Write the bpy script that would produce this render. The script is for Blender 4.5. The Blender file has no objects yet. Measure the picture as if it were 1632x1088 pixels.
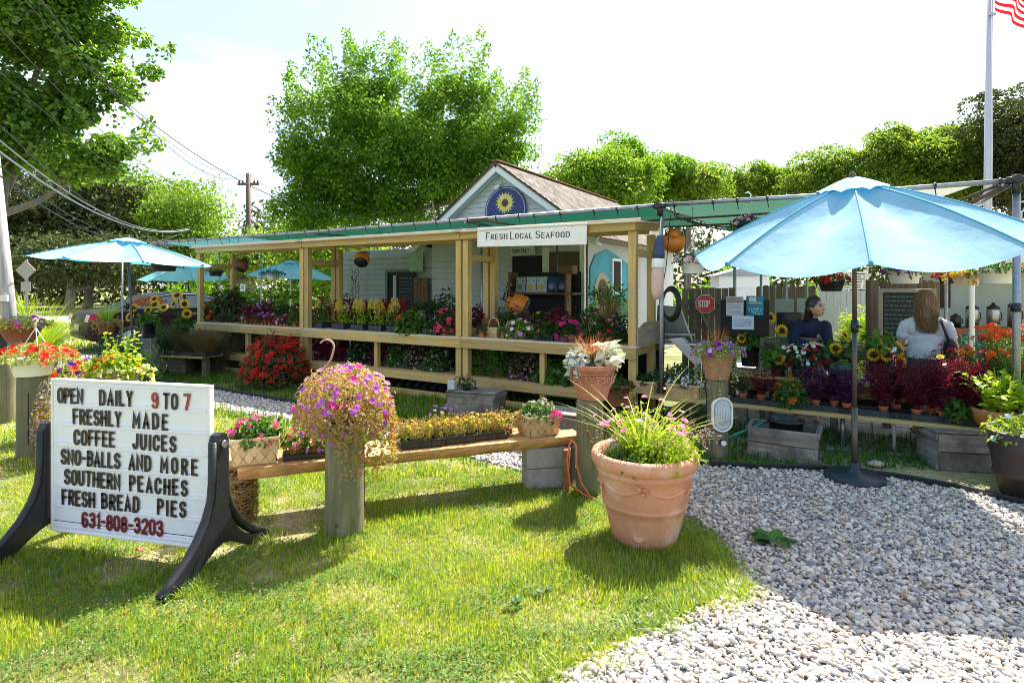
import bpy, math, random
import numpy as np
from mathutils import Vector, Matrix, Euler

random.seed(7)
RNG = np.random.default_rng(7)
PI = math.pi
SC = bpy.context.scene
COL = SC.collection

# ---------------------------------------------------------------- camera, sky, sun, exposure
F, CH, HY, CX = 920.0, 1.65, 456.0, 816.0        # focal length (photo pixels), eye height, horizon row, centre column
cam_d = bpy.data.cameras.new('camera'); cam = bpy.data.objects.new('camera', cam_d); COL.objects.link(cam)
cam.location = (0, 0, CH); cam.rotation_euler = (PI / 2, 0, 0)
cam_d.sensor_width = 36.0; cam_d.lens = 36.0 * F / 1632.0
cam_d.shift_y = -(544.0 - HY) / 1632.0
cam_d.clip_start = 0.05; cam_d.clip_end = 1500
SC.camera = cam
SUN = Vector((0.40, 0.59, 1.0)).normalized()       # towards the sun
EL = math.asin(SUN.z); AZ = math.atan2(SUN.x, SUN.y)
world = bpy.data.worlds.new('World'); SC.world = world; world.use_nodes = True
wn = world.node_tree; wn.nodes.clear()
sky = wn.nodes.new('ShaderNodeTexSky'); sky.sky_type = 'NISHITA'; sky.sun_disc = False
sky.sun_elevation = EL; sky.sun_rotation = AZ
sky.air_density = 1.0; sky.dust_density = 1.8; sky.ozone_density = 1.0
bg = wn.nodes.new('ShaderNodeBackground'); bg.inputs['Strength'].default_value = 0.085
wo = wn.nodes.new('ShaderNodeOutputWorld')
tc = wn.nodes.new('ShaderNodeTexCoord'); mp = wn.nodes.new('ShaderNodeMapping'); mp.inputs['Scale'].default_value = (1.2, 1.2, 4.0)
cn = wn.nodes.new('ShaderNodeTexNoise'); cn.inputs['Scale'].default_value = 2.2; cn.inputs['Detail'].default_value = 7
cr = wn.nodes.new('ShaderNodeValToRGB'); cr.color_ramp.elements[0].position = .45; cr.color_ramp.elements[1].position = .78; cr.color_ramp.elements[0].color = (.14, .14, .14, 1)
cr.color_ramp.elements[1].color = (.65, .65, .65, 1)
mx = wn.nodes.new('ShaderNodeMix'); mx.data_type = 'RGBA'; mx.inputs['B'].default_value = (9.0, 9.4, 10.0, 1)
wn.links.new(tc.outputs['Generated'], mp.inputs['Vector']); wn.links.new(mp.outputs[0], cn.inputs['Vector'])
wn.links.new(cn.outputs['Fac'], cr.inputs['Fac']); wn.links.new(cr.outputs['Color'], mx.inputs['Factor'])
wn.links.new(sky.outputs[0], mx.inputs['A']); wn.links.new(mx.outputs['Result'], bg.inputs['Color'])
wn.links.new(bg.outputs[0], wo.inputs['Surface'])
sun_d = bpy.data.lights.new('sun', 'SUN'); sun_d.energy = 5.0; sun_d.angle = math.radians(0.53); sun_d.color = (1.0, 0.93, 0.82)
sun = bpy.data.objects.new('sun', sun_d); COL.objects.link(sun)
sun.rotation_euler = (-SUN).to_track_quat('-Z', 'Y').to_euler(); sun.location = (4, 6, 12)
SC.view_settings.view_transform = 'Standard'; SC.view_settings.look = 'None'
SC.view_settings.gamma = 1.0; SC.view_settings.use_curve_mapping = False
SC.view_settings.exposure = 1.55
SC.cycles.filter_width = 0.95; SC.cycles.max_bounces = 8; SC.cycles.transparent_max_bounces = 8; SC.cycles.diffuse_bounces = 4
SC.cycles.glossy_bounces = 3; SC.cycles.transmission_bounces = 5; SC.cycles.caustics_reflective = False; SC.cycles.caustics_refractive = False

# ---------------------------------------------------------------- places
def GP(px, py, z=0.0):                    # point at height z seen at a photo pixel
    d = (CH - z) * F / (py - HY); return Vector(((px - CX) * d / F, d, z))
def DP(px, py, d):                        # point at distance d seen at a photo pixel
    return Vector(((px - CX) * d / F, d, CH - (py - HY) * d / F))
SO = Vector((-6.30, 11.59, 0.0)); UU = Vector((.8559, -.5172, 0)).normalized(); NN = Vector((-UU.y, UU.x, 0))
SANG = math.atan2(UU.y, UU.x)
def SW(s, w, z=0.0): return SO + UU * s + NN * w + Vector((0, 0, z))     # stand coordinates
def sp(px, w=0.0):                        # s at which the line w shows at column px
    r = (px - CX) / F; b = SO + NN * w
    return (r * b.y - b.x) / (UU.x - r * UU.y)
def SH(px, w, z=0.0): return SW(sp(px, w), w, z)

# ---------------------------------------------------------------- mesh builder
def arr(x): return np.asarray(x, dtype=np.float64)
CB = {}
for _sx in (-1, 1):
    for _sy in (-1, 1):
        for _sz in (-1, 1):
            for _a in range(3): CB[(_sx, _sy, _sz, _a)] = len(CB)
def _cbf():
    P = [None] * 24
    for (sx, sy, sz, a), i in CB.items():
        q = [sx * .8, sy * .8, sz * .8]; q[a] = (sx, sy, sz)[a] * 1.0; P[i] = np.array(q)
    fs = []
    for a in range(3):
        o = [x for x in range(3) if x != a]
        for s in (-1, 1):
            f = []
            for p, q in ((-1, -1), (1, -1), (1, 1), (-1, 1)):
                k = [0, 0, 0]; k[a] = s; k[o[0]] = p; k[o[1]] = q; f.append(CB[(*k, a)])
            fs.append(f)
    for a, b in ((0, 1), (0, 2), (1, 2)):
        c = 3 - a - b
        for s in (-1, 1):
            for t in (-1, 1):
                k = [0, 0, 0]; k[a] = s; k[b] = t; k[c] = -1; l = list(k); l[c] = 1
                fs.append([CB[(*k, a)], CB[(*l, a)], CB[(*l, b)], CB[(*k, b)]])
    for sx in (-1, 1):
        for sy in (-1, 1):
            for sz in (-1, 1): fs.append([CB[(sx, sy, sz, 0)], CB[(sx, sy, sz, 1)], CB[(sx, sy, sz, 2)]])
    out = []
    for f in fs:
        p = [P[i] for i in f]; n = np.cross(p[1] - p[0], p[2] - p[0]); c = sum(p) / len(p)
        out.append(f if np.dot(n, c) > 0 else f[::-1])
    return out
CBF = _cbf(); CBF4 = np.array([f for f in CBF if len(f) == 4]); CBF3 = np.array([f for f in CBF if len(f) == 3])

def rotz(a): c, s = math.cos(a), math.sin(a); return np.array([[c, -s, 0], [s, c, 0], [0, 0, 1]])
def frame(x, up=(0, 0, 1)):
    x = arr(x); x = x / (np.linalg.norm(x) + 1e-9); u = arr(up)
    if abs(np.dot(x, u)) > .95: u = np.array([1., 0, 0]) if abs(x[0]) < .9 else np.array([0, 1., 0])
    y = np.cross(u, x); y /= np.linalg.norm(y); z = np.cross(x, y)
    return np.stack([x, y, z], 1)
class MB:
    def __init__(s): s.V = []; s.F = []; s.n = 0
    def add(s, v, f, smooth=False):
        v = arr(v)
        if not isinstance(f, np.ndarray):
            by = {}
            for q in f: by.setdefault(len(q), []).append(q)
            for k, q in by.items(): s.F.append((np.array(q, dtype=np.int64) + s.n, smooth))
        else: s.F.append((f.astype(np.int64) + s.n, smooth))
        s.V.append(v); s.n += len(v); return s
    def box(s, c, size, R=None, b=.004):
        h = arr(size) / 2; b = min(b, h.min() * .45); v = np.zeros((24, 3))
        for (sx, sy, sz, a), i in CB.items():
            q = np.array([sx, sy, sz]) * (h - b); q[a] = (sx, sy, sz)[a] * h[a]; v[i] = q
        if R is not None: v = v @ np.asarray(R).T
        v = v + arr(c); s.F.append((CBF4 + s.n, False)); s.F.append((CBF3 + s.n, False)); s.V.append(v); s.n += 24; return s
    def bar(s, a, b, w, h, bv=.004, up=(0, 0, 1)):
        a = arr(a); b = arr(b); return s.box((a + b) / 2, (np.linalg.norm(b - a), w, h), frame(b - a, up), bv)
    def tube(s, pts, r, seg=8, cap=True, smooth=True):
        pts = arr(pts); m = len(pts); r = np.full(m, r) if np.isscalar(r) else arr(r)
        t = np.gradient(pts, axis=0); R = frame(t[0]); y = R[:, 1]; th = np.arange(seg) * 2 * PI / seg; V = []
        for i in range(m):
            x = t[i] / (np.linalg.norm(t[i]) + 1e-9); y = y - x * np.dot(x, y); y /= np.linalg.norm(y) + 1e-9; z = np.cross(x, y)
            V.append(pts[i] + r[i] * (np.outer(np.cos(th), y) + np.outer(np.sin(th), z)))
        V = np.concatenate(V); k = np.arange(seg); f = []
        for i in range(m - 1):
            a = i * seg + k; b = i * seg + (k + 1) % seg; f.append(np.stack([a, b, b + seg, a + seg], 1))
        s.F.append((np.concatenate(f) + s.n, smooth))
        if cap:
            s.F.append((np.array([list(range(seg))[::-1]]) + s.n, False)); s.F.append((np.array([[(m - 1) * seg + j for j in range(seg)]]) + s.n, False))
        s.V.append(V); s.n += len(V); return s
    def lathe(s, prof, seg=24, c=(0, 0, 0), smooth=True, squash=(1, 1), R=None):
        prof = arr(prof); m = len(prof); th = np.arange(seg) * 2 * PI / seg
        V = np.concatenate([np.stack([p[0] * np.cos(th) * squash[0], p[0] * np.sin(th) * squash[1], np.full(seg, p[1])], 1) for p in prof])
        if R is not None: V = V @ np.asarray(R).T
        V = V + arr(c); k = np.arange(seg); f = []
        for i in range(m - 1):
            a = i * seg + k; b = i * seg + (k + 1) % seg; f.append(np.stack([a, b, b + seg, a + seg], 1))
        s.F.append((np.concatenate(f) + s.n, smooth)); s.V.append(V); s.n += len(V); return s
    def disc(s, c, r, seg=16, R=None):
        th = np.arange(seg) * 2 * PI / seg; V = np.stack([r * np.cos(th), r * np.sin(th), 0 * th], 1)
        if R is not None: V = V @ np.asarray(R).T
        return s.add(V + arr(c), np.array([list(range(seg))]))
    def prism(s, poly, t, R=None, c=(0, 0, 0)):        # 2-D outline in local x,z pushed +-t/2 along y
        n = len(poly); V = np.array([[p[0], -t / 2, p[1]] for p in poly] + [[p[0], t / 2, p[1]] for p in poly])
        if R is not None: V = V @ np.asarray(R).T
        s.add(V + arr(c), [list(range(n)), list(range(2 * n - 1, n - 1, -1))] + [[(i + 1) % n, i, n + i, n + (i + 1) % n] for i in range(n)]); return s
    def scatter(s, tv, tf, P, X, Z, S, smooth=False):
        P = arr(P); m = len(P); X = arr(X); Z = arr(Z)
        Z = Z / (np.linalg.norm(Z, axis=1, keepdims=True) + 1e-9); X = X - Z * np.sum(X * Z, 1, keepdims=True)
        X = X / (np.linalg.norm(X, axis=1, keepdims=True) + 1e-9); Y = np.cross(Z, X)
        S = np.broadcast_to(arr(S).reshape(-1, 1) if arr(S).ndim < 2 else arr(S), (m, 3)) if arr(S).ndim < 2 else arr(S)
        k = len(tv); L = tv[None] * S[:, None, :]
        V = P[:, None] + L[..., 0:1] * X[:, None] + L[..., 1:2] * Y[:, None] + L[..., 2:3] * Z[:, None]
        off = (np.arange(m) * k)[:, None, None] + s.n
        for f in ([tf] if isinstance(tf, np.ndarray) else tf): s.F.append(((f[None] + off).reshape(-1, f.shape[1]), smooth))
        s.V.append(V.reshape(-1, 3)); s.n += m * k; return s
    def mesh(s, name, mat=None, vcol=None):
        V = np.concatenate(s.V); me = bpy.data.meshes.new(name)
        me.vertices.add(len(V)); me.vertices.foreach_set('co', V.astype(np.float32).ravel())
        idx = np.concatenate([f.ravel() for f, _ in s.F]); tot = np.concatenate([np.full(len(f), f.shape[1]) for f, _ in s.F])
        sm = np.concatenate([np.full(len(f), q) for f, q in s.F])
        me.loops.add(len(idx)); me.loops.foreach_set('vertex_index', idx.astype(np.int32))
        me.polygons.add(len(tot)); st = np.concatenate([[0], np.cumsum(tot)[:-1]])
        me.polygons.foreach_set('loop_start', st.astype(np.int32)); me.polygons.foreach_set('use_smooth', sm.astype(bool))
        me.update(calc_edges=True)
        if mat: me.materials.append(mat)
        return me

# ---------------------------------------------------------------- objects
def T(name, label, cat, loc=(0, 0, 0), rz=0.0, group=None, me=None):
    o = bpy.data.objects.new(name, me); COL.objects.link(o); o.location = loc; o.rotation_euler = (0, 0, rz)
    o['label'] = label; o['category'] = cat
    if group: o['group'] = group
    return o
def P(name, par, mb, mat, loc=None, rot=None, label=None, mtx=None):
    me = mb.mesh(name, mat) if isinstance(mb, MB) else mb
    o = bpy.data.objects.new(name, me); COL.objects.link(o); o.parent = par
    if loc is not None: o.location = loc
    if rot is not None: o.rotation_euler = rot
    if mtx is not None: o.matrix_local = mtx
    if label: o['label'] = label
    if name in STUFF: o['kind'] = 'stuff'
    return o
STUFF = {'foliage', 'flowers', 'blades', 'leaves', 'straws', 'yellow_plumes', 'red_plumes', 'crown', 'stems', 'flower_stems', 'grass_blades', 'long_blades', 'side_shoots', 'chalk_writing', 'shells', 'lettering', 'eyes', 'weave', 'garland_relief', 'painted_petals', 'stars', 'glass_ribs'}
def STR(name, mb, mat, kind='structure'):
    o = bpy.data.objects.new(name, mb.mesh(name, mat)); COL.objects.link(o); o['kind'] = kind; return o
KIDS = {}
def dup(o, loc=None, rz=None, label=None, par=None, scale=None):
    if not KIDS.get('n') or KIDS['n'] != len(bpy.data.objects):
        KIDS.clear()
        for c in bpy.data.objects:
            if c.parent: KIDS.setdefault(c.parent.name, []).append(c)
    def rec(a, p):
        c = a.copy(); COL.objects.link(c)
        if p: c.parent = p
        for k in KIDS.get(a.name, []): rec(k, c)
        return c
    r = rec(o, par)
    for c in [r]:
        if loc is not None: c.location = loc
        if rz is not None: c.rotation_euler = (0, 0, rz)
        if label: c['label'] = label
        if scale is not None: c.scale = (scale, scale, scale) if np.isscalar(scale) else scale
    return r
BM = {}
def beam(par, name, a, b, w, h, mat, bv=.004, up=(0, 0, 1), label=None):     # board with its grain along its length
    a = Vector(a); b = Vector(b); L = (b - a).length; key = (round(L, 3), w, h, bv, mat.name)
    if key not in BM: BM[key] = MB().box((0, 0, 0), (L, w, h), None, bv).mesh(name, mat)
    R = Matrix(frame(b - a, up).tolist()).to_4x4()
    return P(name, par, BM[key], mat, mtx=Matrix.Translation((a + b) / 2) @ R, label=label)

# ---------------------------------------------------------------- materials
def newmat(name):
    m = bpy.data.materials.new(name); m.use_nodes = True; nt = m.node_tree; return m, nt, nt.nodes['Principled BSDF']
def nd(nt, t, **kw):
    n = nt.nodes.new(t)
    for k, v in kw.items():
        if k in n.inputs: n.inputs[k].default_value = v
        else: setattr(n, k, v)
    return n
def c4(c): return (*c, 1.0) if len(c) == 3 else c
def ramp(nt, cols, pos=None):
    r = nt.nodes.new('ShaderNodeValToRGB'); e = r.color_ramp.elements; n = len(cols)
    pos = pos or [i / (n - 1) for i in range(n)]
    e[0].position = pos[0]; e[0].color = c4(cols[0]); e[1].position = pos[-1]; e[1].color = c4(cols[-1])
    for i in range(1, n - 1): x = e.new(pos[i]); x.color = c4(cols[i])
    return r
def plain(name, col, rough=.6, var=.18, scale=6, bump=0.0, metal=0.0, bscale=60, spec=.5, dirt=None, coat=0):
    m, nt, b = newmat(name); L = nt.links.new
    t = nd(nt, 'ShaderNodeTexCoord'); n = nd(nt, 'ShaderNodeTexNoise', Scale=scale, Detail=6, Roughness=.65)
    L(t.outputs['Object'], n.inputs['Vector'])
    c = arr(col); r = ramp(nt, [tuple(c * (1 - var)), tuple(np.minimum(c * (1 + var), 1))], [.3, .7]); L(n.outputs['Fac'], r.inputs['Fac'])
    out = r.outputs['Color']
    if dirt is not None:
        n2 = nd(nt, 'ShaderNodeTexNoise', Scale=scale * .4 + 1, Detail=8, Roughness=.75); L(t.outputs['Object'], n2.inputs['Vector'])
        r2 = ramp(nt, [(0, 0, 0), (1, 1, 1)], [.5, .72]); L(n2.outputs['Fac'], r2.inputs['Fac'])
        mx_ = nd(nt, 'ShaderNodeMix', data_type='RGBA'); mx_.inputs['B'].default_value = c4(dirt)
        L(r2.outputs['Color'], mx_.inputs['Factor']); L(out, mx_.inputs['A']); out = mx_.outputs['Result']
    L(out, b.inputs['Base Color']); b.inputs['Roughness'].default_value = rough; b.inputs['Metallic'].default_value = metal
    b.inputs['Specular IOR Level'].default_value = spec; b.inputs['Coat Weight'].default_value = coat
    if bump:
        n3 = nd(nt, 'ShaderNodeTexNoise', Scale=bscale, Detail=5); L(t.outputs['Object'], n3.inputs['Vector'])
        bp = nd(nt, 'ShaderNodeBump', Strength=bump, Distance=.01); L(n3.outputs['Fac'], bp.inputs['Height']); L(bp.outputs[0], b.inputs['Normal'])
    return m
def leafm(name, cols, trans=.45, rough=.5, tb=1.5, spec=.35, vary=None):
    m, nt, b = newmat(name); L = nt.links.new; cols = list(cols) * (2 if len(cols) == 1 else 1)
    g = nd(nt, 'ShaderNodeNewGeometry'); r = ramp(nt, cols)
    oi = nd(nt, 'ShaderNodeObjectInfo'); am = nd(nt, 'ShaderNodeMath', operation='ADD'); fr_ = nd(nt, 'ShaderNodeMath', operation='FRACT')
    L(g.outputs['Random Per Island'], am.inputs[0]); L(oi.outputs['Random'], am.inputs[1]); L(am.outputs[0], fr_.inputs[0]); L(fr_.outputs[0], r.inputs['Fac'])
    out = r.outputs['Color']
    if vary:
        t = nd(nt, 'ShaderNodeTexCoord'); n = nd(nt, 'ShaderNodeTexNoise', Scale=vary[0], Detail=3); L(t.outputs['Object'], n.inputs['Vector'])
        r2 = ramp(nt, [(0, 0, 0), (1, 1, 1)], [.38, .62]); L(n.outputs['Fac'], r2.inputs['Fac'])
        mx_ = nd(nt, 'ShaderNodeMix', data_type='RGBA', blend_type='MULTIPLY'); mx_.inputs['B'].default_value = c4(vary[1])
        L(r2.outputs['Color'], mx_.inputs['Factor']); L(out, mx_.inputs['A']); out = mx_.outputs['Result']
    L(out, b.inputs['Base Color']); b.inputs['Roughness'].default_value = rough; b.inputs['Specular IOR Level'].default_value = spec
    if trans > 0:
        tr = nd(nt, 'ShaderNodeBsdfTranslucent'); mxc = nd(nt, 'ShaderNodeMix', data_type='RGBA', blend_type='MULTIPLY', clamp_result=False)
        mxc.inputs['Factor'].default_value = 1; mxc.inputs['B'].default_value = (tb * 1.05, tb, tb * .55, 1); L(out, mxc.inputs['A'])
        L(mxc.outputs['Result'], tr.inputs['Color']); ms = nd(nt, 'ShaderNodeMixShader'); ms.inputs[0].default_value = trans
        L(b.outputs[0], ms.inputs[1]); L(tr.outputs[0], ms.inputs[2]); L(ms.outputs[0], nt.nodes['Material Output'].inputs['Surface'])
    return m
def petal(name, cols, trans=.35, rough=.6):
    m = leafm(name, cols, trans, rough, 1.0, .2); nt = m.node_tree
    for n in nt.nodes:
        if n.type == 'MIX' and n.blend_type == 'MULTIPLY': n.inputs['B'].default_value = (1.1, 1.1, 1.1, 1)
    return m
def wood(name, c1, c2, rough=.7, grain=26, knots=True, bump=.25, axis='X', weather=None):
    m, nt, b = newmat(name); L = nt.links.new
    t = nd(nt, 'ShaderNodeTexCoord'); mp_ = nd(nt, 'ShaderNodeMapping')
    oi = nd(nt, 'ShaderNodeObjectInfo'); ad = nd(nt, 'ShaderNodeVectorMath', operation='ADD'); sc_ = nd(nt, 'ShaderNodeVectorMath', operation='SCALE'); sc_.inputs['Scale'].default_value = 7.0
    cb = nd(nt, 'ShaderNodeCombineXYZ'); L(oi.outputs['Random'], cb.inputs[0]); L(oi.outputs['Random'], cb.inputs[1]); L(cb.outputs[0], sc_.inputs[0])
    L(t.outputs['Object'], ad.inputs[0]); L(sc_.outputs[0], ad.inputs[1]); L(ad.outputs[0], mp_.inputs['Vector'])
    mp_.inputs['Scale'].default_value = {'X': (.06, 1, 1), 'Z': (1, 1, .06)}[axis]
    n = nd(nt, 'ShaderNodeTexNoise', Scale=grain, Detail=6, Roughness=.6, Distortion=.6); L(mp_.outputs[0], n.inputs['Vector'])
    r = ramp(nt, [c1, c2], [.32, .68]); L(n.outputs['Fac'], r.inputs['Fac']); out = r.outputs['Color']
    if knots:
        v = nd(nt, 'ShaderNodeTexVoronoi', Scale=4.2); L(ad.outputs[0], v.inputs['Vector'])
        r2 = ramp(nt, [(1, 1, 1), (0, 0, 0)], [.03, .09]); L(v.outputs['Distance'], r2.inputs['Fac'])
        mx_ = nd(nt, 'ShaderNodeMix', data_type='RGBA'); mx_.inputs['B'].default_value = c4(tuple(arr(c1) * .35))
        L(r2.outputs['Color'], mx_.inputs['Factor']); L(out, mx_.inputs['A']); out = mx_.outputs['Result']
    if weather:
        n2 = nd(nt, 'ShaderNodeTexNoise', Scale=3.0, Detail=8, Roughness=.7); L(ad.outputs[0], n2.inputs['Vector'])
        r3 = ramp(nt, [(0, 0, 0), (1, 1, 1)], [.42, .62]); L(n2.outputs['Fac'], r3.inputs['Fac'])
        mx2 = nd(nt, 'ShaderNodeMix', data_type='RGBA'); mx2.inputs['B'].default_value = c4(weather)
        L(r3.outputs['Color'], mx2.inputs['Factor']); L(out, mx2.inputs['A']); out = mx2.outputs['Result']
    oiv = nd(nt, 'ShaderNodeMapRange'); oiv.inputs['To Min'].default_value = .82; oiv.inputs['To Max'].default_value = 1.12; L(oi.outputs['Random'], oiv.inputs['Value'])
    hs = nd(nt, 'ShaderNodeHueSaturation'); L(oiv.outputs[0], hs.inputs['Value']); L(out, hs.inputs['Color'])
    L(hs.outputs[0], b.inputs['Base Color']); b.inputs['Roughness'].default_value = rough
    bp = nd(nt, 'ShaderNodeBump', Strength=bump, Distance=.004); L(n.outputs['Fac'], bp.inputs['Height']); L(bp.outputs[0], b.inputs['Normal'])
    return m
def cloth(name, col, trans=.35, tcol=None, rough=.75, wr=.25, ws=5):
    m, nt, b = newmat(name); L = nt.links.new
    b.inputs['Base Color'].default_value = c4(col); b.inputs['Roughness'].default_value = rough; b.inputs['Specular IOR Level'].default_value = .25
    t = nd(nt, 'ShaderNodeTexCoord'); n = nd(nt, 'ShaderNodeTexNoise', Scale=ws, Detail=5); L(t.outputs['Object'], n.inputs['Vector'])
    cc = arr(col); r = ramp(nt, [tuple(cc * .88), tuple(np.minimum(cc * 1.08, 1))], [.35, .65]); L(n.outputs['Fac'], r.inputs['Fac']); L(r.outputs[0], b.inputs['Base Color'])
    bp = nd(nt, 'ShaderNodeBump', Strength=wr, Distance=.03); L(n.outputs['Fac'], bp.inputs['Height']); L(bp.outputs[0], b.inputs['Normal'])
    if trans:
        tr = nd(nt, 'ShaderNodeBsdfTranslucent'); tr.inputs['Color'].default_value = c4(tcol or col); ms = nd(nt, 'ShaderNodeMixShader'); ms.inputs[0].default_value = trans
        L(b.outputs[0], ms.inputs[1]); L(tr.outputs[0], ms.inputs[2]); L(ms.outputs[0], nt.nodes['Material Output'].inputs['Surface'])
    return m

M_pine = wood('pressure_treated_pine', (.36, .23, .065), (.62, .43, .15), weather=(.44, .34, .16))
M_pine_top = wood('bleached_board', (.50, .42, .32), (.66, .58, .46))
M_log = wood('fence_log', (.075, .065, .035), (.27, .24, .14), grain=24, axis='Z', bump=.9, weather=(.13, .14, .075))
M_half = wood('split_log', (.30, .14, .045), (.58, .34, .14), grain=18, bump=.35)
M_grey = wood('grey_crate_wood', (.15, .135, .12), (.34, .31, .27), bump=.6, weather=(.10, .09, .075))
M_brownwood = wood('brown_wood', (.13, .06, .025), (.24, .12, .05))
M_fence = wood('weathered_fence', (.12, .085, .055), (.24, .18, .12), axis='Z', bump=.4)
M_terra = plain('terracotta', (.58, .25, .13), .75, .1, 7, .15, dirt=(.66, .38, .25))
M_terra_dk = plain('dark_terracotta', (.30, .095, .06), .65, .12, 9, .15)
M_terra_sm = plain('plastic_terracotta', (.52, .15, .06), .5, .08, 9)
M_soil = plain('potting_soil', (.035, .022, .014), .95, .5, 60, .8, bscale=90)
M_black = plain('black_plastic', (.012, .013, .015), .38, .3, 12, .08)
M_blackblue = plain('bluish_black_plastic', (.02, .026, .04), .42, .3, 12)
M_white = plain('white_plastic', (.80, .81, .80), .42, .03, 8)
M_offw = plain('weathered_white_paint', (.74, .75, .74), .6, .06, 5, .05, dirt=(.55, .56, .54))
M_galv = plain('galvanised_pipe', (.30, .32, .36), .42, .2, 22, metal=.75)
M_iron = plain('rusty_iron', (.09, .05, .035), .7, .5, 20, .3)
M_pole = plain('bronze_pole', (.10, .075, .065), .35, .15, 10, metal=.4)

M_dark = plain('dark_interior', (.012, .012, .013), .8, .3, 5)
M_conc = plain('concrete', (.30, .29, .27), .9, .22, 9, .5, bscale=45)
M_orange = plain('orange_enamel', (.62, .20, .02), .45, .15, 8, .1)
M_steel = plain('brushed_steel', (.45, .46, .48), .3, .1, 14, metal=.85)
M_straw = plain('straw', (.36, .23, .09), .85, .4, 40, .6)
M_skin = plain('skin', (.56, .32, .22), .5, .06, 9)
M_cord = plain('orange_cord', (.62, .16, .06), .5, .1, 20)
M_clear = plain('cloudy_glass', (.48, .52, .56), .15, .1, 6, coat=.6)
# leaves
M_splint = leafm('basket_splint', [(.42, .28, .13), (.60, .45, .25), (.50, .36, .18)], 0, .6)
M_green = leafm('leaf_green', [(.035, .10, .016), (.06, .16, .02), (.10, .22, .03)])
M_dkgreen = leafm('leaf_dark_green', [(.018, .055, .012), (.03, .085, .018), (.05, .12, .025)])
M_lime = leafm('leaf_lime', [(.28, .42, .02), (.42, .56, .03), (.20, .34, .03)], .4, tb=1.25)
M_burg = leafm('leaf_burgundy', [(.06, .006, .016), (.14, .01, .035), (.22, .02, .05)], .35, tb=1.3)
M_purpleleaf = leafm('leaf_purple', [(.04, .012, .045), (.08, .02, .08), (.13, .04, .12)], .3, tb=1.2)
M_coleus = leafm('leaf_coleus', [(.05, .07, .02), (.09, .05, .025), (.05, .10, .02), (.10, .10, .04)], .3)
M_silver = leafm('leaf_silver', [(.45, .52, .50), (.62, .66, .64), (.34, .42, .38)], .2, tb=1.0)
M_grassy = leafm('ornamental_grass', [(.10, .17, .02), (.24, .30, .04), (.07, .13, .02)], .4)
M_redgrass = leafm('red_grass', [(.34, .05, .03), (.55, .14, .06), (.30, .12, .05), (.60, .28, .12)], .35, tb=1.2)
M_gold = leafm('golden_foliage', [(.46, .42, .05), (.46, .24, .10), (.24, .34, .04), (.50, .22, .14), (.34, .40, .06)], .4, tb=1.2)
M_pinkfol = leafm('rosy_foliage', [(.34, .30, .06), (.50, .26, .14), (.26, .30, .05), (.55, .36, .12)], .4, tb=1.2)
M_bluegreen = leafm('leaf_blue_green', [(.05, .13, .08), (.09, .19, .12), (.04, .09, .05)], .3)
PETAL = {
 'red': [(.52, .012, .01), (.75, .03, .015)], 'dkred': [(.22, .01, .01), (.38, .015, .015)], 'scarlet': [(.85, .06, .02), (.80, .12, .03)],
 'magenta': [(.60, .02, .22), (.78, .05, .36)], 'pink': [(.78, .18, .38), (.85, .42, .55)], 'hotpink': [(.80, .03, .16), (.85, .12, .25)],
 'violet': [(.40, .08, .50), (.52, .18, .62)], 'purple': [(.12, .015, .30), (.22, .04, .42)], 'lilac': [(.55, .25, .62), (.70, .42, .72)],
 'white': [(.80, .80, .78), (.85, .82, .85)], 'yellow': [(.80, .52, .02), (.85, .62, .04)], 'orange': [(.80, .22, .015), (.85, .32, .03)],
 'peach': [(.85, .42, .28), (.8, .3, .2)], 'palepink': [(.80, .55, .62), (.78, .42, .55)], 'salmon': [(.85, .16, .14), (.85, .28, .2)],
 'zinnia': [(.80, .07, .015), (.82, .20, .02), (.7, .03, .01)], 'sunflower': [(.85, .46, .02), (.86, .56, .04)], 'brown': [(.05, .02, .008), (.09, .035, .012)]}
PM = {k: petal('petals_' + k, v) for k, v in PETAL.items()}

# ---------------------------------------------------------------- leaf and flower templates
def tmpl_leaf(w=.5, fold=.10, droop=-.08):
    return np.array([[0, 0, 0], [.5, w / 2, fold], [1, 0, droop], [.5, -w / 2, fold]]), np.array([[0, 1, 2, 3]])
LEAF = tmpl_leaf(); NARROW = tmpl_leaf(.28); ROUND = tmpl_leaf(.85, .06); 
BIGLEAF = (np.array([[0, 0, 0], [.35, .30, .07], [.75, .20, .03], [1, 0, -.10], [.75, -.20, .03], [.35, -.30, .07], [.5, 0, -.02]]), np.array([[0, 1, 6], [1, 2, 6], [2, 3, 6], [3, 4, 6], [4, 5, 6], [5, 0, 6]]))
def tmpl_flower(k=5, w=.42, cup=.18, inner=.06):
    v = [[0, 0, inner]]; f = []
    for i in range(k):
        a = 2 * PI * i / k; d = w * PI / k * 1.9
        v += [[.62 * math.cos(a - d * .5), .62 * math.sin(a - d * .5), cup * .8], [math.cos(a), math.sin(a), cup * .5], [.62 * math.cos(a + d * .5), .62 * math.sin(a + d * .5), cup * .8]]
        b = 1 + 3 * i; f.append([0, b, b + 1, b + 2])
    return arr(v), np.array(f)
FLOWER = tmpl_flower(5, .55); 
def tmpl_trumpet(k=10):
    v = [[0, 0, -.25]]
    for i in range(k):
        a = 2 * PI * i / k; r = 1.0 if i % 2 == 0 else .86; v.append([r * math.cos(a), r * math.sin(a), .12 if i % 2 else .02])
    return arr(v), np.array([[0, 1 + i, 1 + (i + 1) % k] for i in range(k)])
TRUMPET = tmpl_trumpet()
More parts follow.
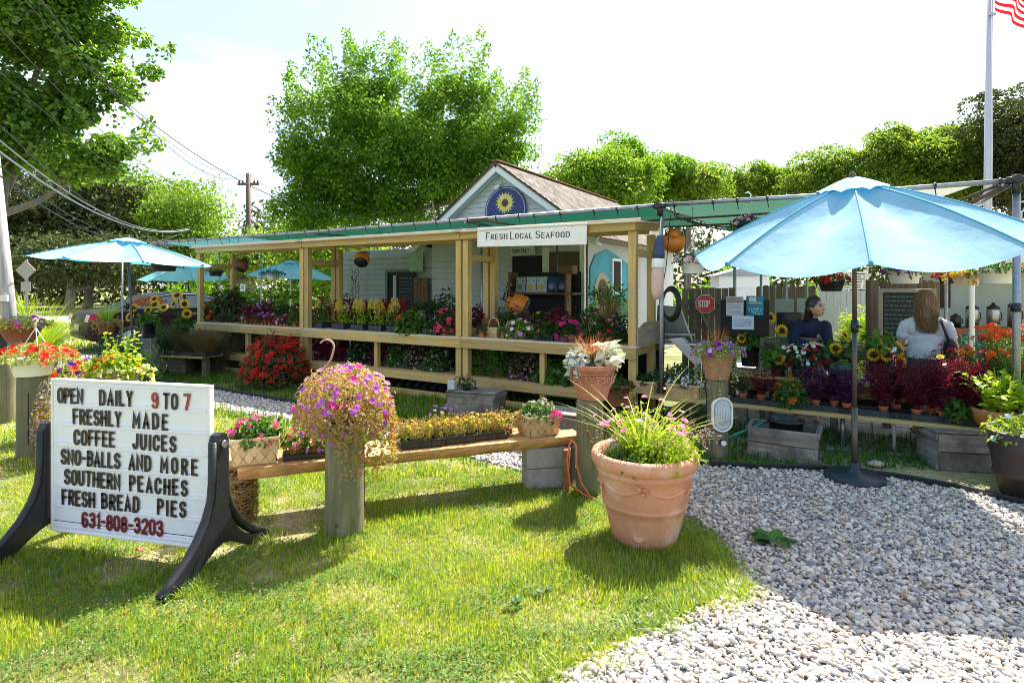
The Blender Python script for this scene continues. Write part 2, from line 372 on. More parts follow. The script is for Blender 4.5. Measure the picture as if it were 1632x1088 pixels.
def ico():
    t = (1 + 5 ** .5) / 2
    v = arr([[-1, t, 0], [1, t, 0], [-1, -t, 0], [1, -t, 0], [0, -1, t], [0, 1, t], [0, -1, -t], [0, 1, -t], [t, 0, -1], [t, 0, 1], [-t, 0, -1], [-t, 0, 1]])
    f = np.array([[0, 11, 5], [0, 5, 1], [0, 1, 7], [0, 7, 10], [0, 10, 11], [1, 5, 9], [5, 11, 4], [11, 10, 2], [10, 7, 6], [7, 1, 8], [3, 9, 4], [3, 4, 2], [3, 2, 6], [3, 6, 8], [3, 8, 9], [4, 9, 5], [2, 4, 11], [6, 2, 10], [8, 6, 7], [9, 8, 1]])
    return v / np.linalg.norm(v[0]), f
ICO = ico()
def tmpl_pom():
    v = []; f = []
    for ring, (k, r, z, tz) in enumerate(((7, 1.0, 0.05, .1), (6, .75, .2, .38), (4, .45, .35, .6))):
        for i in range(k):
            a = 2 * PI * (i + ring * .5) / k; b = len(v); d = .5
            v += [[r * .2 * math.cos(a), r * .2 * math.sin(a), z], [r * .75 * math.cos(a - d), r * .75 * math.sin(a - d), (z + tz) / 2 + .08], [r * math.cos(a), r * math.sin(a), tz], [r * .75 * math.cos(a + d), r * .75 * math.sin(a + d), (z + tz) / 2 + .08]]
            f.append([b, b + 1, b + 2, b + 3])
    return arr(v), np.array(f)
POM = tmpl_pom()
def tmpl_blade(n=4, bend=.5):
    v = []; f = []
    for i in range(n):
        t = i / n; w = (1 - t * .8) * .5; z = -bend * t * t
        v += [[t, w, z], [t, -w, z]]
    v.append([1, 0, -bend])
    for i in range(n - 1): f.append([2 * i, 2 * i + 2, 2 * i + 3, 2 * i + 1])
    return arr(v), [np.array(f), np.array([[2 * n - 2, 2 * n, 2 * n - 1]])]
BLADE = tmpl_blade(4, .35)
STEM = (arr([[0, 0, 1], [0, .87, -.5], [0, -.87, -.5], [1, 0, 1], [1, .87, -.5], [1, -.87, -.5]]), np.array([[0, 1, 4, 3], [1, 2, 5, 4], [2, 0, 3, 5]]))

def rdir(n, up=.0, rng=None):
    r = rng or RNG; v = r.normal(size=(n, 3)); v[:, 2] += up; return v / np.linalg.norm(v, axis=1, keepdims=True)
def hemi(n, rng=None, low=-.1):
    r = rng or RNG; v = r.normal(size=(n * 3, 3)); v /= np.linalg.norm(v, axis=1, keepdims=True); v = v[v[:, 2] > low][:n]; return v

# plant pieces: each adds leaves to a mesh builder and returns points for flowers (position, normal)
def mound(mb, n, rx, rz, z0, L, tm=LEAF, rng=None, low=-.25, shell=.55, lump=.18, wide=1.0, c=(0, 0), ry=None):
    r = rng or RNG; d = hemi(n, r, low); n = len(d)
    k = 1 + lump * np.sin(d[:, 0] * 5 + r.uniform(0, 6)) * np.cos(d[:, 1] * 6 + r.uniform(0, 6))
    rad = (shell + (1 - shell) * r.random(n) ** .6) * k; ry = ry or rx
    P_ = d * rad[:, None] * np.array([rx, ry, rz]) + np.array([c[0], c[1], z0])
    nr = d + .7 * r.normal(size=(n, 3)); nr[:, 2] += .5
    X = d * np.array([1, 1, .2]) + .6 * r.normal(size=(n, 3)); S = L * r.uniform(.6, 1.25, n)
    S3 = np.stack([S, S * wide, S], 1); mb.scatter(tm[0], tm[1], P_, X, nr, S3)
    return d, lambda m, out=1.03: _shellpts(m, rx, ry, rz, z0, c, r, low, out)
def _shellpts(m, rx, ry, rz, z0, c, r, low, out):
    d = hemi(m, r, low + .15); P_ = d * out * np.array([rx, ry, rz]) * r.uniform(.88, 1.06, (len(d), 1)) + np.array([c[0], c[1], z0]); return P_, d
def flowers(P_, N_, size, tm=FLOWER, rng=None, face=(0, -.35, .35)):
    r = rng or RNG; mb = MB(); n = len(P_); N2 = N_ + .35 * r.normal(size=(n, 3)) + arr(face)
    mb.scatter(tm[0], tm[1], P_, r.normal(size=(n, 3)), N2, size * r.uniform(.7, 1.2, n)); return mb
FMESH = {}
def FL(t, Pp, N_, size, tm, mat, r):       # flowers: single objects where the photo shows them about 10 pixels wide, else one joined part
    Pp = arr(Pp); n = len(Pp)
    if not n: return
    dist = max(2.0, t.location.y + (t.parent.location.y if t.parent else 0))
    if size * 1.9 * F / dist < 10.5 or n > 90: P('flowers', t, flowers(Pp, N_, size, tm, r), mat); return
    N2 = arr(N_) + .35 * r.normal(size=(n, 3)) + arr((0, -.35, .35)); key = (id(tm), mat.name)
    if key not in FMESH: FMESH[key] = MB().scatter(tm[0], tm[1], [[0, 0, 0]], [[1, 0, 0]], [[0, 0, 1]], [1.0]).mesh('flower', mat)
    for p, q in zip(Pp, N2):
        x = np.cross(r.normal(size=3), q); R = Matrix(np.stack([x / np.linalg.norm(x), np.cross(q, x) / np.linalg.norm(np.cross(q, x)), q / np.linalg.norm(q)], 1).tolist()).to_4x4()
        P('flower', t, FMESH[key], mat, mtx=Matrix.Translation(p) @ R @ Matrix.Scale(size * r.uniform(.75, 1.2), 4))
def sprays(mb, n, h, spread, z0, w=.006, rng=None, bend=.35, c=(0, 0), base=.03, hv=.3):
    r = rng or RNG; a = r.uniform(0, 2 * PI, n); t = r.random(n) ** .6 * spread
    X = np.stack([np.cos(a) * t, np.sin(a) * t, np.ones(n)], 1)
    Z = np.stack([np.cos(a), np.sin(a), -t], 1) * 1.0; Ls = h * r.uniform(1 - hv, 1 + hv * .4, n)
    P_ = np.stack([c[0] + np.cos(a) * base * r.random(n), c[1] + np.sin(a) * base * r.random(n), np.full(n, z0)], 1)
    bl = tmpl_blade(5, -bend)
    mb.scatter(bl[0], bl[1], P_, X, Z, np.stack([Ls, np.full(n, w), Ls], 1))
    X = X / np.linalg.norm(X, axis=1, keepdims=True); Zn = Z - X * np.sum(X * Z, 1, keepdims=True); Zn /= np.linalg.norm(Zn, axis=1, keepdims=True)
    return P_ + X * Ls[:, None] + Zn * (bend * Ls)[:, None], X
def stems(mb, P0, P1, r):
    P0 = arr(P0); P1 = arr(P1); d = P1 - P0; L = np.linalg.norm(d, axis=1); Z = np.tile([0.3, .9, .1], (len(d), 1))
    mb.scatter(STEM[0], STEM[1], P0, d, Z, np.stack([L, np.full(len(d), r), np.full(len(d), r)], 1)); return mb
def upright(mb, n, h, spread, z0, L, tm=LEAF, per=14, rng=None, c=(0, 0), wide=1.0, base=.05, lo=.15):
    r = rng or RNG; a = r.uniform(0, 2 * PI, n); t = r.random(n) ** .7
    b = np.stack([c[0] + np.cos(a) * base * t, c[1] + np.sin(a) * base * t, np.full(n, z0)], 1); hh = h * r.uniform(.75, 1.05, n)
    tip = b + np.stack([np.cos(a) * spread * t, np.sin(a) * spread * t, hh], 1); stems(mb, b, tip, max(.0015, L * .03))
    k = np.linspace(lo, 1, per); P_ = (b[:, None] + (tip - b)[:, None] * k[None, :, None]).reshape(-1, 3)
    m = len(P_); aa = r.uniform(0, 2 * PI, m); X = np.stack([np.cos(aa), np.sin(aa), r.uniform(-.1, .7, m)], 1); Z = np.stack([-np.cos(aa) * .4, -np.sin(aa) * .4, np.ones(m)], 1) + .3 * r.normal(size=(m, 3))
    sc = np.tile(1.1 - .5 * k, n) * L * r.uniform(.75, 1.2, m); mb.scatter(tm[0], tm[1], P_, X, Z, np.stack([sc, sc * wide, sc], 1)); return tip, (tip - b) / np.linalg.norm(tip - b, axis=1, keepdims=True)
def trails(mb, n, R, z0, length, L, tm=LEAF, rng=None, a0=0, a1=2 * PI, per=16, out=.06, up=.04):
    r = rng or RNG; pts = []
    for i in range(n):
        a = r.uniform(a0, a1); l = length * r.uniform(.4, 1); p = arr([R * math.cos(a), R * math.sin(a), z0]); q = []
        for k in range(per):
            t = k / (per - 1); q.append(p + arr([math.cos(a) * out * math.sin(min(t * 3, 1.5)), math.sin(a) * out * math.sin(min(t * 3, 1.5)), up * math.sin(min(t * 6, PI)) - l * max(0, t - .1)]) + r.normal(size=3) * .006)
        pts.append(q)
    P_ = arr(pts).reshape(-1, 3); m = len(P_); mb.scatter(tm[0], tm[1], P_, rdir(m, 0, r), rdir(m, .6, r), L * r.uniform(.6, 1.2, m)); return P_

# ---------------------------------------------------------------- containers (return soil height and inner radius)
def pot_profile(rt, rb, h, lip=.14, lipw=.10, wall=.008):
    lh = h * lip; lw = rt * lipw
    return [(0, 0), (rb, 0), (rb * 1.01, .004), (rt - lw, h - lh), (rt, h - lh + .003), (rt, h - .003), (rt - .003, h), (rt - wall * 1.3, h - .002), (rt - lw - wall, h - lh * 1.3), (rt - lw - wall * 1.2, h * .8), (0, h * .8)]
def pot(par, rt, rb, h, mat=None, seg=20, lip=.16, lipw=.10, soil=True, name='pot'):
    P(name, par, MB().lathe(pot_profile(rt, rb, h, lip, lipw), seg), mat or M_terra_sm)
    if soil: P('soil', par, MB().disc((0, 0, h * .88), rt * .86, seg), M_soil)
    return h * .88
def tray_mb(lx, ly, h, nx=4, ny=2):
    mb = MB(); t = .006
    for sx in (-1, 1): mb.box((sx * (lx / 2 - t / 2), 0, h / 2), (t, ly, h), None, .002)
    for sy in (-1, 1): mb.box((0, sy * (ly / 2 - t / 2), h / 2), (lx - 2 * t, t, h), None, .002)
    mb.box((0, 0, .004), (lx - 2 * t, ly - 2 * t, .006), None, .001)
    for sy in (-1, 1): mb.box((0, sy * (ly / 2 + .004), h - .006), (lx + .02, .012, .008), None, .002)
    for sx in (-1, 1): mb.box((sx * (lx / 2 + .004), 0, h - .0061), (.012, ly - .002, .008), None, .002)
    for i in range(nx + 1):
        x = -lx / 2 + lx * i / nx
        for sy in (-1, 1): mb.box((x, sy * (ly / 2 + .003), h * .46), (.014, .008, h * .86), None, .003)
    for i in range(1, nx): mb.box((-lx / 2 + lx * i / nx, 0, h * .5), (.006, ly - 2.2 * t, h * .8), None, .001)
    for j in range(1, ny): mb.box((0, -ly / 2 + ly * j / ny, h * .5), (lx - 2.2 * t, .006, h * .81), None, .001)
    return mb
def tray(par, lx, ly, h, nx=4, ny=2, mat=None, soil=True):
    P('tray', par, tray_mb(lx, ly, h, nx, ny), mat or M_blackblue)
    if soil: P('soil', par, MB().box((0, 0, h * .62), (lx - .016, ly - .016, .01), None, .002), M_soil)
    return h * .68
def weave_side(mb, w0, w1, h, c, ax, nrm, n, m, zoff=0, bulge=.0):
    # rhombic splint weave on a slightly flared rectangular side
    ax = arr(ax); nrm = arr(nrm); c = arr(c); V = []; Fc = []
    for i in range(0, n + 1):
        for j in range(m * 2 + 1):
            u = (i + (j % 2) * .5) / n; v = j / (2 * m)
            if u > 1.01: continue
            sgn = 1 if j % 2 else -1; du = .5 / n; dv = .5 / m; e = .13 if sgn > 0 else .0
            q = [(-du * (1 - e), 0), (0, -dv * .97), (du * (1 - e), 0), (0, dv * .97)]
            b = len(V)
            for k, (a_, b_) in enumerate(q):
                uu = min(max(u + a_, 0.0), 1.0); vv = min(max(v + b_, 0), 1); W = w0 + (w1 - w0) * vv
                off = (.0055 if k == (1 if sgn > 0 else 0) else .002) + bulge * math.sin(vv * PI) * math.sin(uu * PI)
                V.append(c + ax * (uu - .5) * W + nrm * (off + (w1 - w0) / 2 * vv) + arr([0, 0, vv * h]))
            Fc.append([b, b + 1, b + 2, b + 3])
    mb.add(V, np.array(Fc))
def basket(par, lx, ly, h, n=4, m=3, flare=.025, mat=None):
    mb = MB()
    for (w, ax, nr) in ((lx, (1, 0, 0), (0, -1, 0)), (ly, (0, 1, 0), (1, 0, 0)), (lx, (-1, 0, 0), (0, 1, 0)), (ly, (0, -1, 0), (-1, 0, 0))):
        dist = (ly if abs(nr[1]) else lx) / 2; k = max(2, round(n * w / lx)); weave_side(mb, w, w + flare * 2, h, arr(nr) * dist, ax, nr, k, m, bulge=.006)
    P('weave', par, mb, mat or M_splint)
    li = MB()
    for i, (sx, sy, lw, ld) in enumerate(((0, -1, lx, .004), (0, 1, lx, .004), (1, 0, .004, ly), (-1, 0, .004, ly))):
        b0 = arr([sx * (lx / 2 - .001), sy * (ly / 2 - .001), 0]); b1 = arr([sx * (lx / 2 + flare - .001), sy * (ly / 2 + flare - .001), h]); t = arr([abs(sy), abs(sx), 0])
        w0 = (lx if sy else ly) / 2; w1 = w0 + flare
        li.add([b0 - t * w0, b0 + t * w0, b1 + t * w1, b1 - t * w1], np.array([[0, 1, 2, 3]]))
    li.box((0, 0, .004), (lx - .004, ly - .004, .006)); P('liner', par, li, M_basketliner)
    rim = MB(); a, b_ = lx / 2 + flare + .004, ly / 2 + flare + .004
    for (p, q) in (((-a, -b_), (a, -b_)), ((a, -b_), (a, b_)), ((a, b_), (-a, b_)), ((-a, b_), (-a, -b_))): rim.bar((*p, h - .01), (*q, h - .01), .008, .022, .003)
    P('rim', par, rim, mat or M_splint)
    P('soil', par, MB().box((0, 0, h * .86), (lx + flare, ly + flare, .01)), M_soil); return h * .87
M_basketliner = plain('basket_liner', (.16, .10, .045), .8, .3, 20)
# ================================================================ GROUND
def poly_px(pts, z=0.0): return [GP(*p, z) for p in pts]
GR_UP = [(60, 590), (230, 604), (350, 620), (470, 641), (640, 674), (840, 710), (1000, 730), (1110, 739), (1200, 744), (1330, 748), (1430, 760), (1520, 776), (1632, 802)]
GR_LO = [(1900, 1260), (900, 1250), (830, 1130), (885, 1080), (965, 1040), (1065, 998), (1150, 955), (1178, 905), (1150, 858), (1100, 822), (1000, 800), (880, 768), (780, 737), (620, 698), (470, 669), (330, 651), (150, 628), (40, 615)]
GRAVEL = [Vector((p.x, p.y)) for p in poly_px(GR_UP) + [GP(1900, 850)] + poly_px(GR_LO)]
def inpoly(x, y, poly):
    x = arr(x); y = arr(y); r = np.zeros(x.shape, bool); n = len(poly)
    for i in range(n):
        a, b = poly[i], poly[(i + 1) % n]
        c = ((a.y > y) != (b.y > y)) & (x < (b.x - a.x) * (y - a.y) / (b.y - a.y + 1e-12) + a.x); r ^= c
    return r
def vnoise(x, y, s, seed=0):            # cheap smooth noise for density variation
    r = np.random.default_rng(seed); v = 0
    for k in range(6):
        a, b, p = r.uniform(-1, 1), r.uniform(-1, 1), r.uniform(0, 6.28); q = s * (1 + k * .5); v = v + np.sin((a * x + b * y) * q + p)
    return v / 3.0

def ground_material():
    m, nt, b = newmat('lawn_soil'); L = nt.links.new
    t = nd(nt, 'ShaderNodeTexCoord'); n = nd(nt, 'ShaderNodeTexNoise', Scale=.9, Detail=9, Roughness=.7); n2 = nd(nt, 'ShaderNodeTexNoise', Scale=30, Detail=6)
    L(t.outputs['Object'], n.inputs['Vector']); L(t.outputs['Object'], n2.inputs['Vector'])
    r = ramp(nt, [(.09, .13, .02), (.17, .18, .05), (.42, .34, .21)], [.34, .5, .62]); L(n.outputs['Fac'], r.inputs['Fac'])
    r2 = ramp(nt, [(.55, .55, .5), (1.2, 1.2, 1.1)], [.3, .7]); L(n2.outputs['Fac'], r2.inputs['Fac'])
    mx_ = nd(nt, 'ShaderNodeMix', data_type='RGBA', blend_type='MULTIPLY'); mx_.inputs['Factor'].default_value = 1
    L(r.outputs[0], mx_.inputs['A']); L(r2.outputs[0], mx_.inputs['B']); L(mx_.outputs['Result'], b.inputs['Base Color'])
    b.inputs['Roughness'].default_value = .95; bp = nd(nt, 'ShaderNodeBump', Strength=.6, Distance=.03); L(n2.outputs['Fac'], bp.inputs['Height']); L(bp.outputs[0], b.inputs['Normal'])
    return m
g = MB(); g.add([(-400, -60, 0), (400, -60, 0), (400, 700, 0), (-400, 700, 0)], np.array([[0, 1, 2, 3]])); STR('ground', g, ground_material())

def gravel_material():
    m, nt, b = newmat('gravel_bed_mat'); L = nt.links.new
    t = nd(nt, 'ShaderNodeTexCoord'); v = nd(nt, 'ShaderNodeTexVoronoi', Scale=42); v2 = nd(nt, 'ShaderNodeTexVoronoi', Scale=42, feature='DISTANCE_TO_EDGE')
    L(t.outputs['Object'], v.inputs['Vector']); L(t.outputs['Object'], v2.inputs['Vector'])
    sx = nd(nt, 'ShaderNodeSeparateColor'); L(v.outputs['Color'], sx.inputs[0])
    r = ramp(nt, [(.18, .19, .22), (.42, .40, .38), (.62, .60, .56), (.70, .64, .52), (.32, .32, .34)]); L(sx.outputs[0], r.inputs['Fac'])
    r2 = ramp(nt, [(.15, .14, .12), (1, 1, 1)], [.0, .14]); L(v2.outputs['Distance'], r2.inputs['Fac'])
    mx_ = nd(nt, 'ShaderNodeMix', data_type='RGBA', blend_type='MULTIPLY'); mx_.inputs['Factor'].default_value = 1
    L(r.outputs[0], mx_.inputs['A']); L(r2.outputs[0], mx_.inputs['B']); L(mx_.outputs['Result'], b.inputs['Base Color'])
    bp = nd(nt, 'ShaderNodeBump', Strength=1, Distance=.02); L(v2.outputs['Distance'], bp.inputs['Height']); L(bp.outputs[0], b.inputs['Normal']); b.inputs['Roughness'].default_value = .85
    return m
MG = gravel_material()
g = MB(); g.add([(p.x, p.y, .004) for p in GRAVEL], [list(range(len(GRAVEL)))]); STR('gravel_bed', g, MG)
# gravel parking lot and pavement on the left, verge behind
lot = [GP(-700, 640), GP(40, 614), GP(245, 604), GP(330, 560), GP(560, 528), GP(560, 516), GP(-500, 530)]
g = MB(); g.add([(p.x, p.y, .008) for p in lot], [list(range(len(lot)))]); STR('gravel_parking_lot', g, MG)
rd = [GP(-900, 549), GP(-200, 537), GP(330, 523), GP(700, 512), GP(700, 500), GP(-900, 511)]
M_pave = plain('sunbleached_concrete_pavement', (.50, .49, .46), .9, .08, 2, .2)
g = MB(); g.add([(p.x, p.y, .013) for p in rd], [list(range(len(rd)))]); STR('road', g, M_pave)
mj = MB()
for px_ in (30, 90, 150):
    a, b = GP(px_, 512, .015), GP(px_ + 12, 534, .015); mj.bar(a, b, .03, .006, .001)
STR('road_joints', mj, M_conc)
# paved floor under the canopy on the right
pv = [GP(1150, 700), GP(1620, 745), GP(1800, 700), GP(1500, 540), GP(1180, 545)]
g = MB(); g.add([(p.x, p.y, .006) for p in pv], [list(range(len(pv)))]); STR('patio_floor', g, plain('patio_concrete', (.33, .31, .29), .85, .12, 3, .2))
M_gjoint = plain('patio_joint', (.08, .075, .07), .9)
g = MB()
for k in range(6):
    a = SW(10.2, .9 + k * .55, .008); b = SW(14.8, .9 + k * .55, .008); g.bar(a, b, .012, .004, .001)
for k in range(8):
    a = SW(10.4 + k * .55, .7, .0081); b = SW(10.4 + k * .55, 4, .0081); g.bar(a, b, .012, .004, .001)
STR('patio_joints', g, M_gjoint)
# edging strip
e = MB(); ep = [GP(*p, .02) for p in GR_UP]
for a, b in zip(ep[:-1], ep[1:]): e.bar(a, b, .03, .07, .006)
STR('landscape_edging', e, M_black)
e = MB(); ep = [GP(*p, .012) for p in [(840, 1100), (885, 1078), (940, 1052), (985, 1036)]]; e.tube(ep, .008, 6); STR('edging_strip', e, M_black)

# pebbles: real stones, sized by a geometric draw
def scatter_pts(n, box, dens_pow, rng, poly=None, inside=True):
    x = rng.uniform(box[0], box[1], n * 6); y = rng.uniform(box[2], box[3], n * 6)
    k = rng.random(len(x)) < (box[2] / y) ** dens_pow
    k &= np.abs(x / y - .0) < 1.02
    if poly is not None: k &= (inpoly(x, y, poly) == inside)
    x, y = x[k][:n], y[k][:n]; return x, y
def near_edge(x, y, d):
    c = np.zeros(x.shape, bool)
    for a in np.linspace(0, 2 * PI, 8, endpoint=False): c |= inpoly(x + d * math.cos(a), y + d * math.sin(a), GRAVEL)
    return c
r_ = np.random.default_rng(3)
M_peb = leafm('pebbles_mat', [(.12, .13, .17), (.40, .37, .34), (.62, .57, .50), (.70, .66, .60), (.62, .49, .35), (.25, .25, .28), (.58, .54, .50), (.36, .24, .16)], 0, .7)
x, y = scatter_pts(42000, (-.6, 6.5, 2.3, 7.2), 1.5, r_, GRAVEL)
k = vnoise(x, y, 5, 3) > -3; mb = MB(); n = len(x); R = np.minimum(r_.gamma(3.2, .0024, n) + .0042, .026)
Pp = np.stack([x, y, .006 + R * .35 + r_.random(n) * .006], 1); ic = ICO[0] * np.array([1.15, .9, .7])
mb.scatter(ic, ICO[1], Pp, r_.normal(size=(n, 3)), r_.normal(size=(n, 3)) * .35 + np.array([0, 0, 1]), np.stack([R, R * r_.uniform(.7, 1, n), R * r_.uniform(.6, 1, n)], 1), True)
x2 = r_.uniform(-1.2, 2.2, 40000); y2 = r_.uniform(2.35, 4.4, 40000); k = near_edge(x2, y2, .16) & ~inpoly(x2, y2, GRAVEL) & (r_.random(40000) < .12); x2, y2 = x2[k], y2[k]; n = len(x2); R = r_.uniform(.005, .012, n)
mb.scatter(ic, ICO[1], np.stack([x2, y2, R * .5], 1), r_.normal(size=(n, 3)), r_.normal(size=(n, 3)) * .4 + np.array([0, 0, 1]), R, True)
STR('gravel_pebbles', mb, M_peb, 'stuff')
x, y = scatter_pts(9000, (-9, 1.4, 5.4, 11.5), 1.0, r_, GRAVEL); mb = MB(); n = len(x); R = r_.uniform(.012, .024, n)
OCT = (arr([[1, 0, 0], [0, 1, 0], [-1, 0, 0], [0, -1, 0], [0, 0, 1], [0, 0, -1]]), np.array([[0, 1, 4], [1, 2, 4], [2, 3, 4], [3, 0, 4]]))
mb.scatter(OCT[0], OCT[1], np.stack([x, y, np.full(n, .006)], 1), r_.normal(size=(n, 3)), np.tile([0, 0, 1.], (n, 1)) + .3 * r_.normal(size=(n, 3)), R, True)
STR('gravel_path_stones', mb, M_peb, 'stuff')

# grass: blades, clover and dry thatch
M_grass = leafm('grass_blade', [(.06, .15, .010), (.17, .32, .018), (.27, .41, .03), (.40, .46, .08), (.11, .23, .02)], .5, rough=.38, spec=.5, tb=1.5, vary=(2.2, (1.35, 1.1, .85)))
M_clover = leafm('clover_leaf', [(.06, .15, .02), (.11, .24, .03)], .4)
M_thatch = leafm('dry_grass', [(.42, .34, .17), (.52, .44, .26)], .2, tb=1)
def lawn(n, box, pw, hgt, wid, name, mat, seed, bare=True, ext=None, near=False):
    r = np.random.default_rng(seed); x = r.uniform(box[0], box[1], n * 4); y = r.uniform(box[2], box[3], n * 4)
    k = (r.random(len(x)) < (box[2] / y) ** pw) & (np.abs(x / y) < 1.0)
    ins = inpoly(x, y, GRAVEL)
    if near: soft = r.random(len(x)) < .0
    wob = .085 * vnoise(x, y, 9, 5) + .03 * vnoise(x, y, 31, 6); k &= ~inpoly(x + wob, y + wob, GRAVEL)
    if ext is not None: k &= ext(x, y)
    if bare:
        v = vnoise(x, y, 2.6, 11) + .5 * vnoise(x, y, 9, 12); k &= r.random(len(x)) < (np.clip(1.25 - np.maximum(0, v - .30) * 3.0, .06, 1) * np.clip((y - 2.25 - .25 * vnoise(x, y, 3, 19)) * 2.5, .15, 1) if near else 2)
    x, y = x[k][:n], y[k][:n]; m = len(x); mb = MB(); a = r.uniform(0, 2 * PI, m); ln = r.uniform(.1, 1.0, m) ** 2 * 2.6 + .15
    hh = hgt * r.uniform(.5, 1.3, m) * np.clip(1 + .45 * vnoise(x, y, 6, 8), .35, 2); X = np.stack([np.cos(a) * ln, np.sin(a) * ln, np.ones(m)], 1); Z = np.stack([np.cos(a), np.sin(a), -ln], 1)
    bl = tmpl_blade(3 if near else 2, .35); w = wid * r.uniform(.7, 1.3, m)
    mb.scatter(bl[0], bl[1], np.stack([x, y, np.zeros(m)], 1), X, Z, np.stack([hh, w, hh], 1)); STR(name, mb, mat, 'stuff')
FRONT = lambda x, y: (y < 9.6) & (y < 8.2 + .0 * x)
lawn(115000, (-4.2, 1.8, 2.3, 5.2), 1.1, .035, .0048, 'lawn_grass', M_grass, 21, near=True)
lawn(46000, (-8.5, 1.5, 5.0, 11.0), .7, .055, .011, 'lawn_grass_beyond_fence', M_grass, 22)
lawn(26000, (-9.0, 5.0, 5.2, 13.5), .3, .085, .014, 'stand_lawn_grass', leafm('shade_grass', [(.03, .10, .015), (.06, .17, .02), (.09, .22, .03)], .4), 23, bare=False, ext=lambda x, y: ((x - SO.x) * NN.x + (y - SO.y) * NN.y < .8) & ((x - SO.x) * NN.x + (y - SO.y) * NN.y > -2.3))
lawn(26000, (-4.2, 1.8, 2.3, 6), 1.2, .028, .004, 'dry_lawn_thatch', M_thatch, 24, bare=False)
lawn(20000, (-24, -6, 14.5, 26), .2, .09, .05, 'verge_grass', M_grass, 26, bare=False)
r_ = np.random.default_rng(31); x = r_.uniform(-3.8, 1.6, 60000); y = r_.uniform(2.3, 6, 60000)
k = ~inpoly(x, y, GRAVEL) & (vnoise(x, y, 5, 40) > .05) & (np.abs(x / y) < 1) & (r_.random(60000) < (2.3 / y) ** 1.3); x, y = x[k], y[k]; n = len(x); mb = MB()
for j in range(3):
    a = r_.uniform(0, 6.28, n); q = np.stack([x, y, r_.uniform(.018, .04, n)], 1)
    mb.scatter(ROUND[0], ROUND[1], q, np.stack([np.cos(a + 2.1 * j), np.sin(a + 2.1 * j), 0 * a], 1), np.tile([0, 0, 1.], (n, 1)) + .25 * r_.normal(size=(n, 3)), r_.uniform(.008, .015, n))
STR('clover', mb, M_clover, 'stuff')
# grass tufts along the gravel edge by the planter
r_ = np.random.default_rng(5); tp = [GP(1100 + 75 * math.sin(t), 850 + 50 * t) + Vector((r_.normal() * .04, r_.normal() * .04, 0)) for t in np.linspace(0, 2.4, 34)]
tp += [Vector((a.x + (b.x - a.x) * u + r_.normal() * .05, a.y + (b.y - a.y) * u + r_.normal() * .05, 0)) for a, b in ((GRAVEL[len(GR_UP) + 1 + i], GRAVEL[len(GR_UP) + 2 + i]) for i in range(2, 7)) for u in r_.random(9)]
mb = MB()
for p in tp: sprays(mb, 26, .10, .9, 0, .004, r_, .4, (p.x, p.y), .06)
STR('edge_grass_tufts', mb, M_grass, 'stuff')
mb = MB()
for a, rr_, k in ((GP(549, 846), .15, 26), (GP(940, 782), .14, 22), (GP(1027, 857), .24, 34), (GP(876, 780), .24, 22), (GP(52, 728), .15, 16), (GP(300, 940), .06, 9), (GP(412, 868), .07, 9), (GP(10, 885), .06, 9)):
    for j in range(k): t_ = r_.uniform(0, 6.28); sprays(mb, 14, .085, .9, 0, .004, r_, .4, (a.x + rr_ * math.cos(t_), a.y + rr_ * math.sin(t_)), .04)
STR('grass_tufts', mb, M_grass, 'stuff')
mb = MB(); n = 120; x = r_.uniform(-3, 4.5, n); y = r_.uniform(2.5, 6, n); mb.scatter(LEAF[0], LEAF[1], np.stack([x, y, np.full(n, .03)], 1), r_.normal(size=(n, 3)) * arr([1, 1, .15]), r_.normal(size=(n, 3)) * .3 + arr([0, 0, 1]), r_.uniform(.012, .035, n)); STR('leaf_litter', mb, leafm('litter', [(.22, .12, .05), (.34, .24, .10), (.12, .06, .03)], .1), 'stuff')
def weed(px, py, L, n, label, seed):
    r = np.random.default_rng(seed); t = T('weed', label, 'weed', GP(px, py)); mb = MB(); a = r.uniform(0, 6.28, n)
    mb.scatter(BIGLEAF[0], BIGLEAF[1], np.stack([.01 * np.cos(a), .01 * np.sin(a), r.uniform(.005, .03, n)], 1), np.stack([np.cos(a), np.sin(a), r.uniform(.2, 1.0, n)], 1), np.stack([-.3 * np.cos(a), -.3 * np.sin(a), np.ones(n)], 1), L * r.uniform(.6, 1.1, n)); P('leaves', t, mb, M_green)
    return t
weed(1232, 868, .15, 13, 'dark green rosette weed growing alone in the shaded gravel', 1)
weed(820, 968, .06, 9, 'small pale broadleaf weed in the sunny front lawn', 2)
weed(866, 950, .05, 8, 'tiny broadleaf weed on the lawn left of the terracotta planter', 3)
lf = T('fallen_leaf', 'dry red brown leaf lying on the grass under the letter board', 'leaf', GP(214, 876, .045)); lf.rotation_euler = (.3, .2, .8)
P('leaf_blade', lf, MB().scatter(BIGLEAF[0], BIGLEAF[1], [[0, 0, 0]], [[1, 0, 0]], [[0, 0, 1]], [.07]), plain('dead_leaf', (.32, .06, .02), .7))
st = T('ground_stone', 'flat pinkish stone lying at the gravel edge behind the umbrella base', 'stone', GP(1396, 742, .01)); P('rock', st, MB().scatter(ICO[0] * arr([1, .7, .35]), ICO[1], [[0, 0, .02]], [[1, 0, 0]], [[0, 0, 1]], [.09], True), plain('pink_stone', (.45, .34, .30), .9, .2, 12, .4))

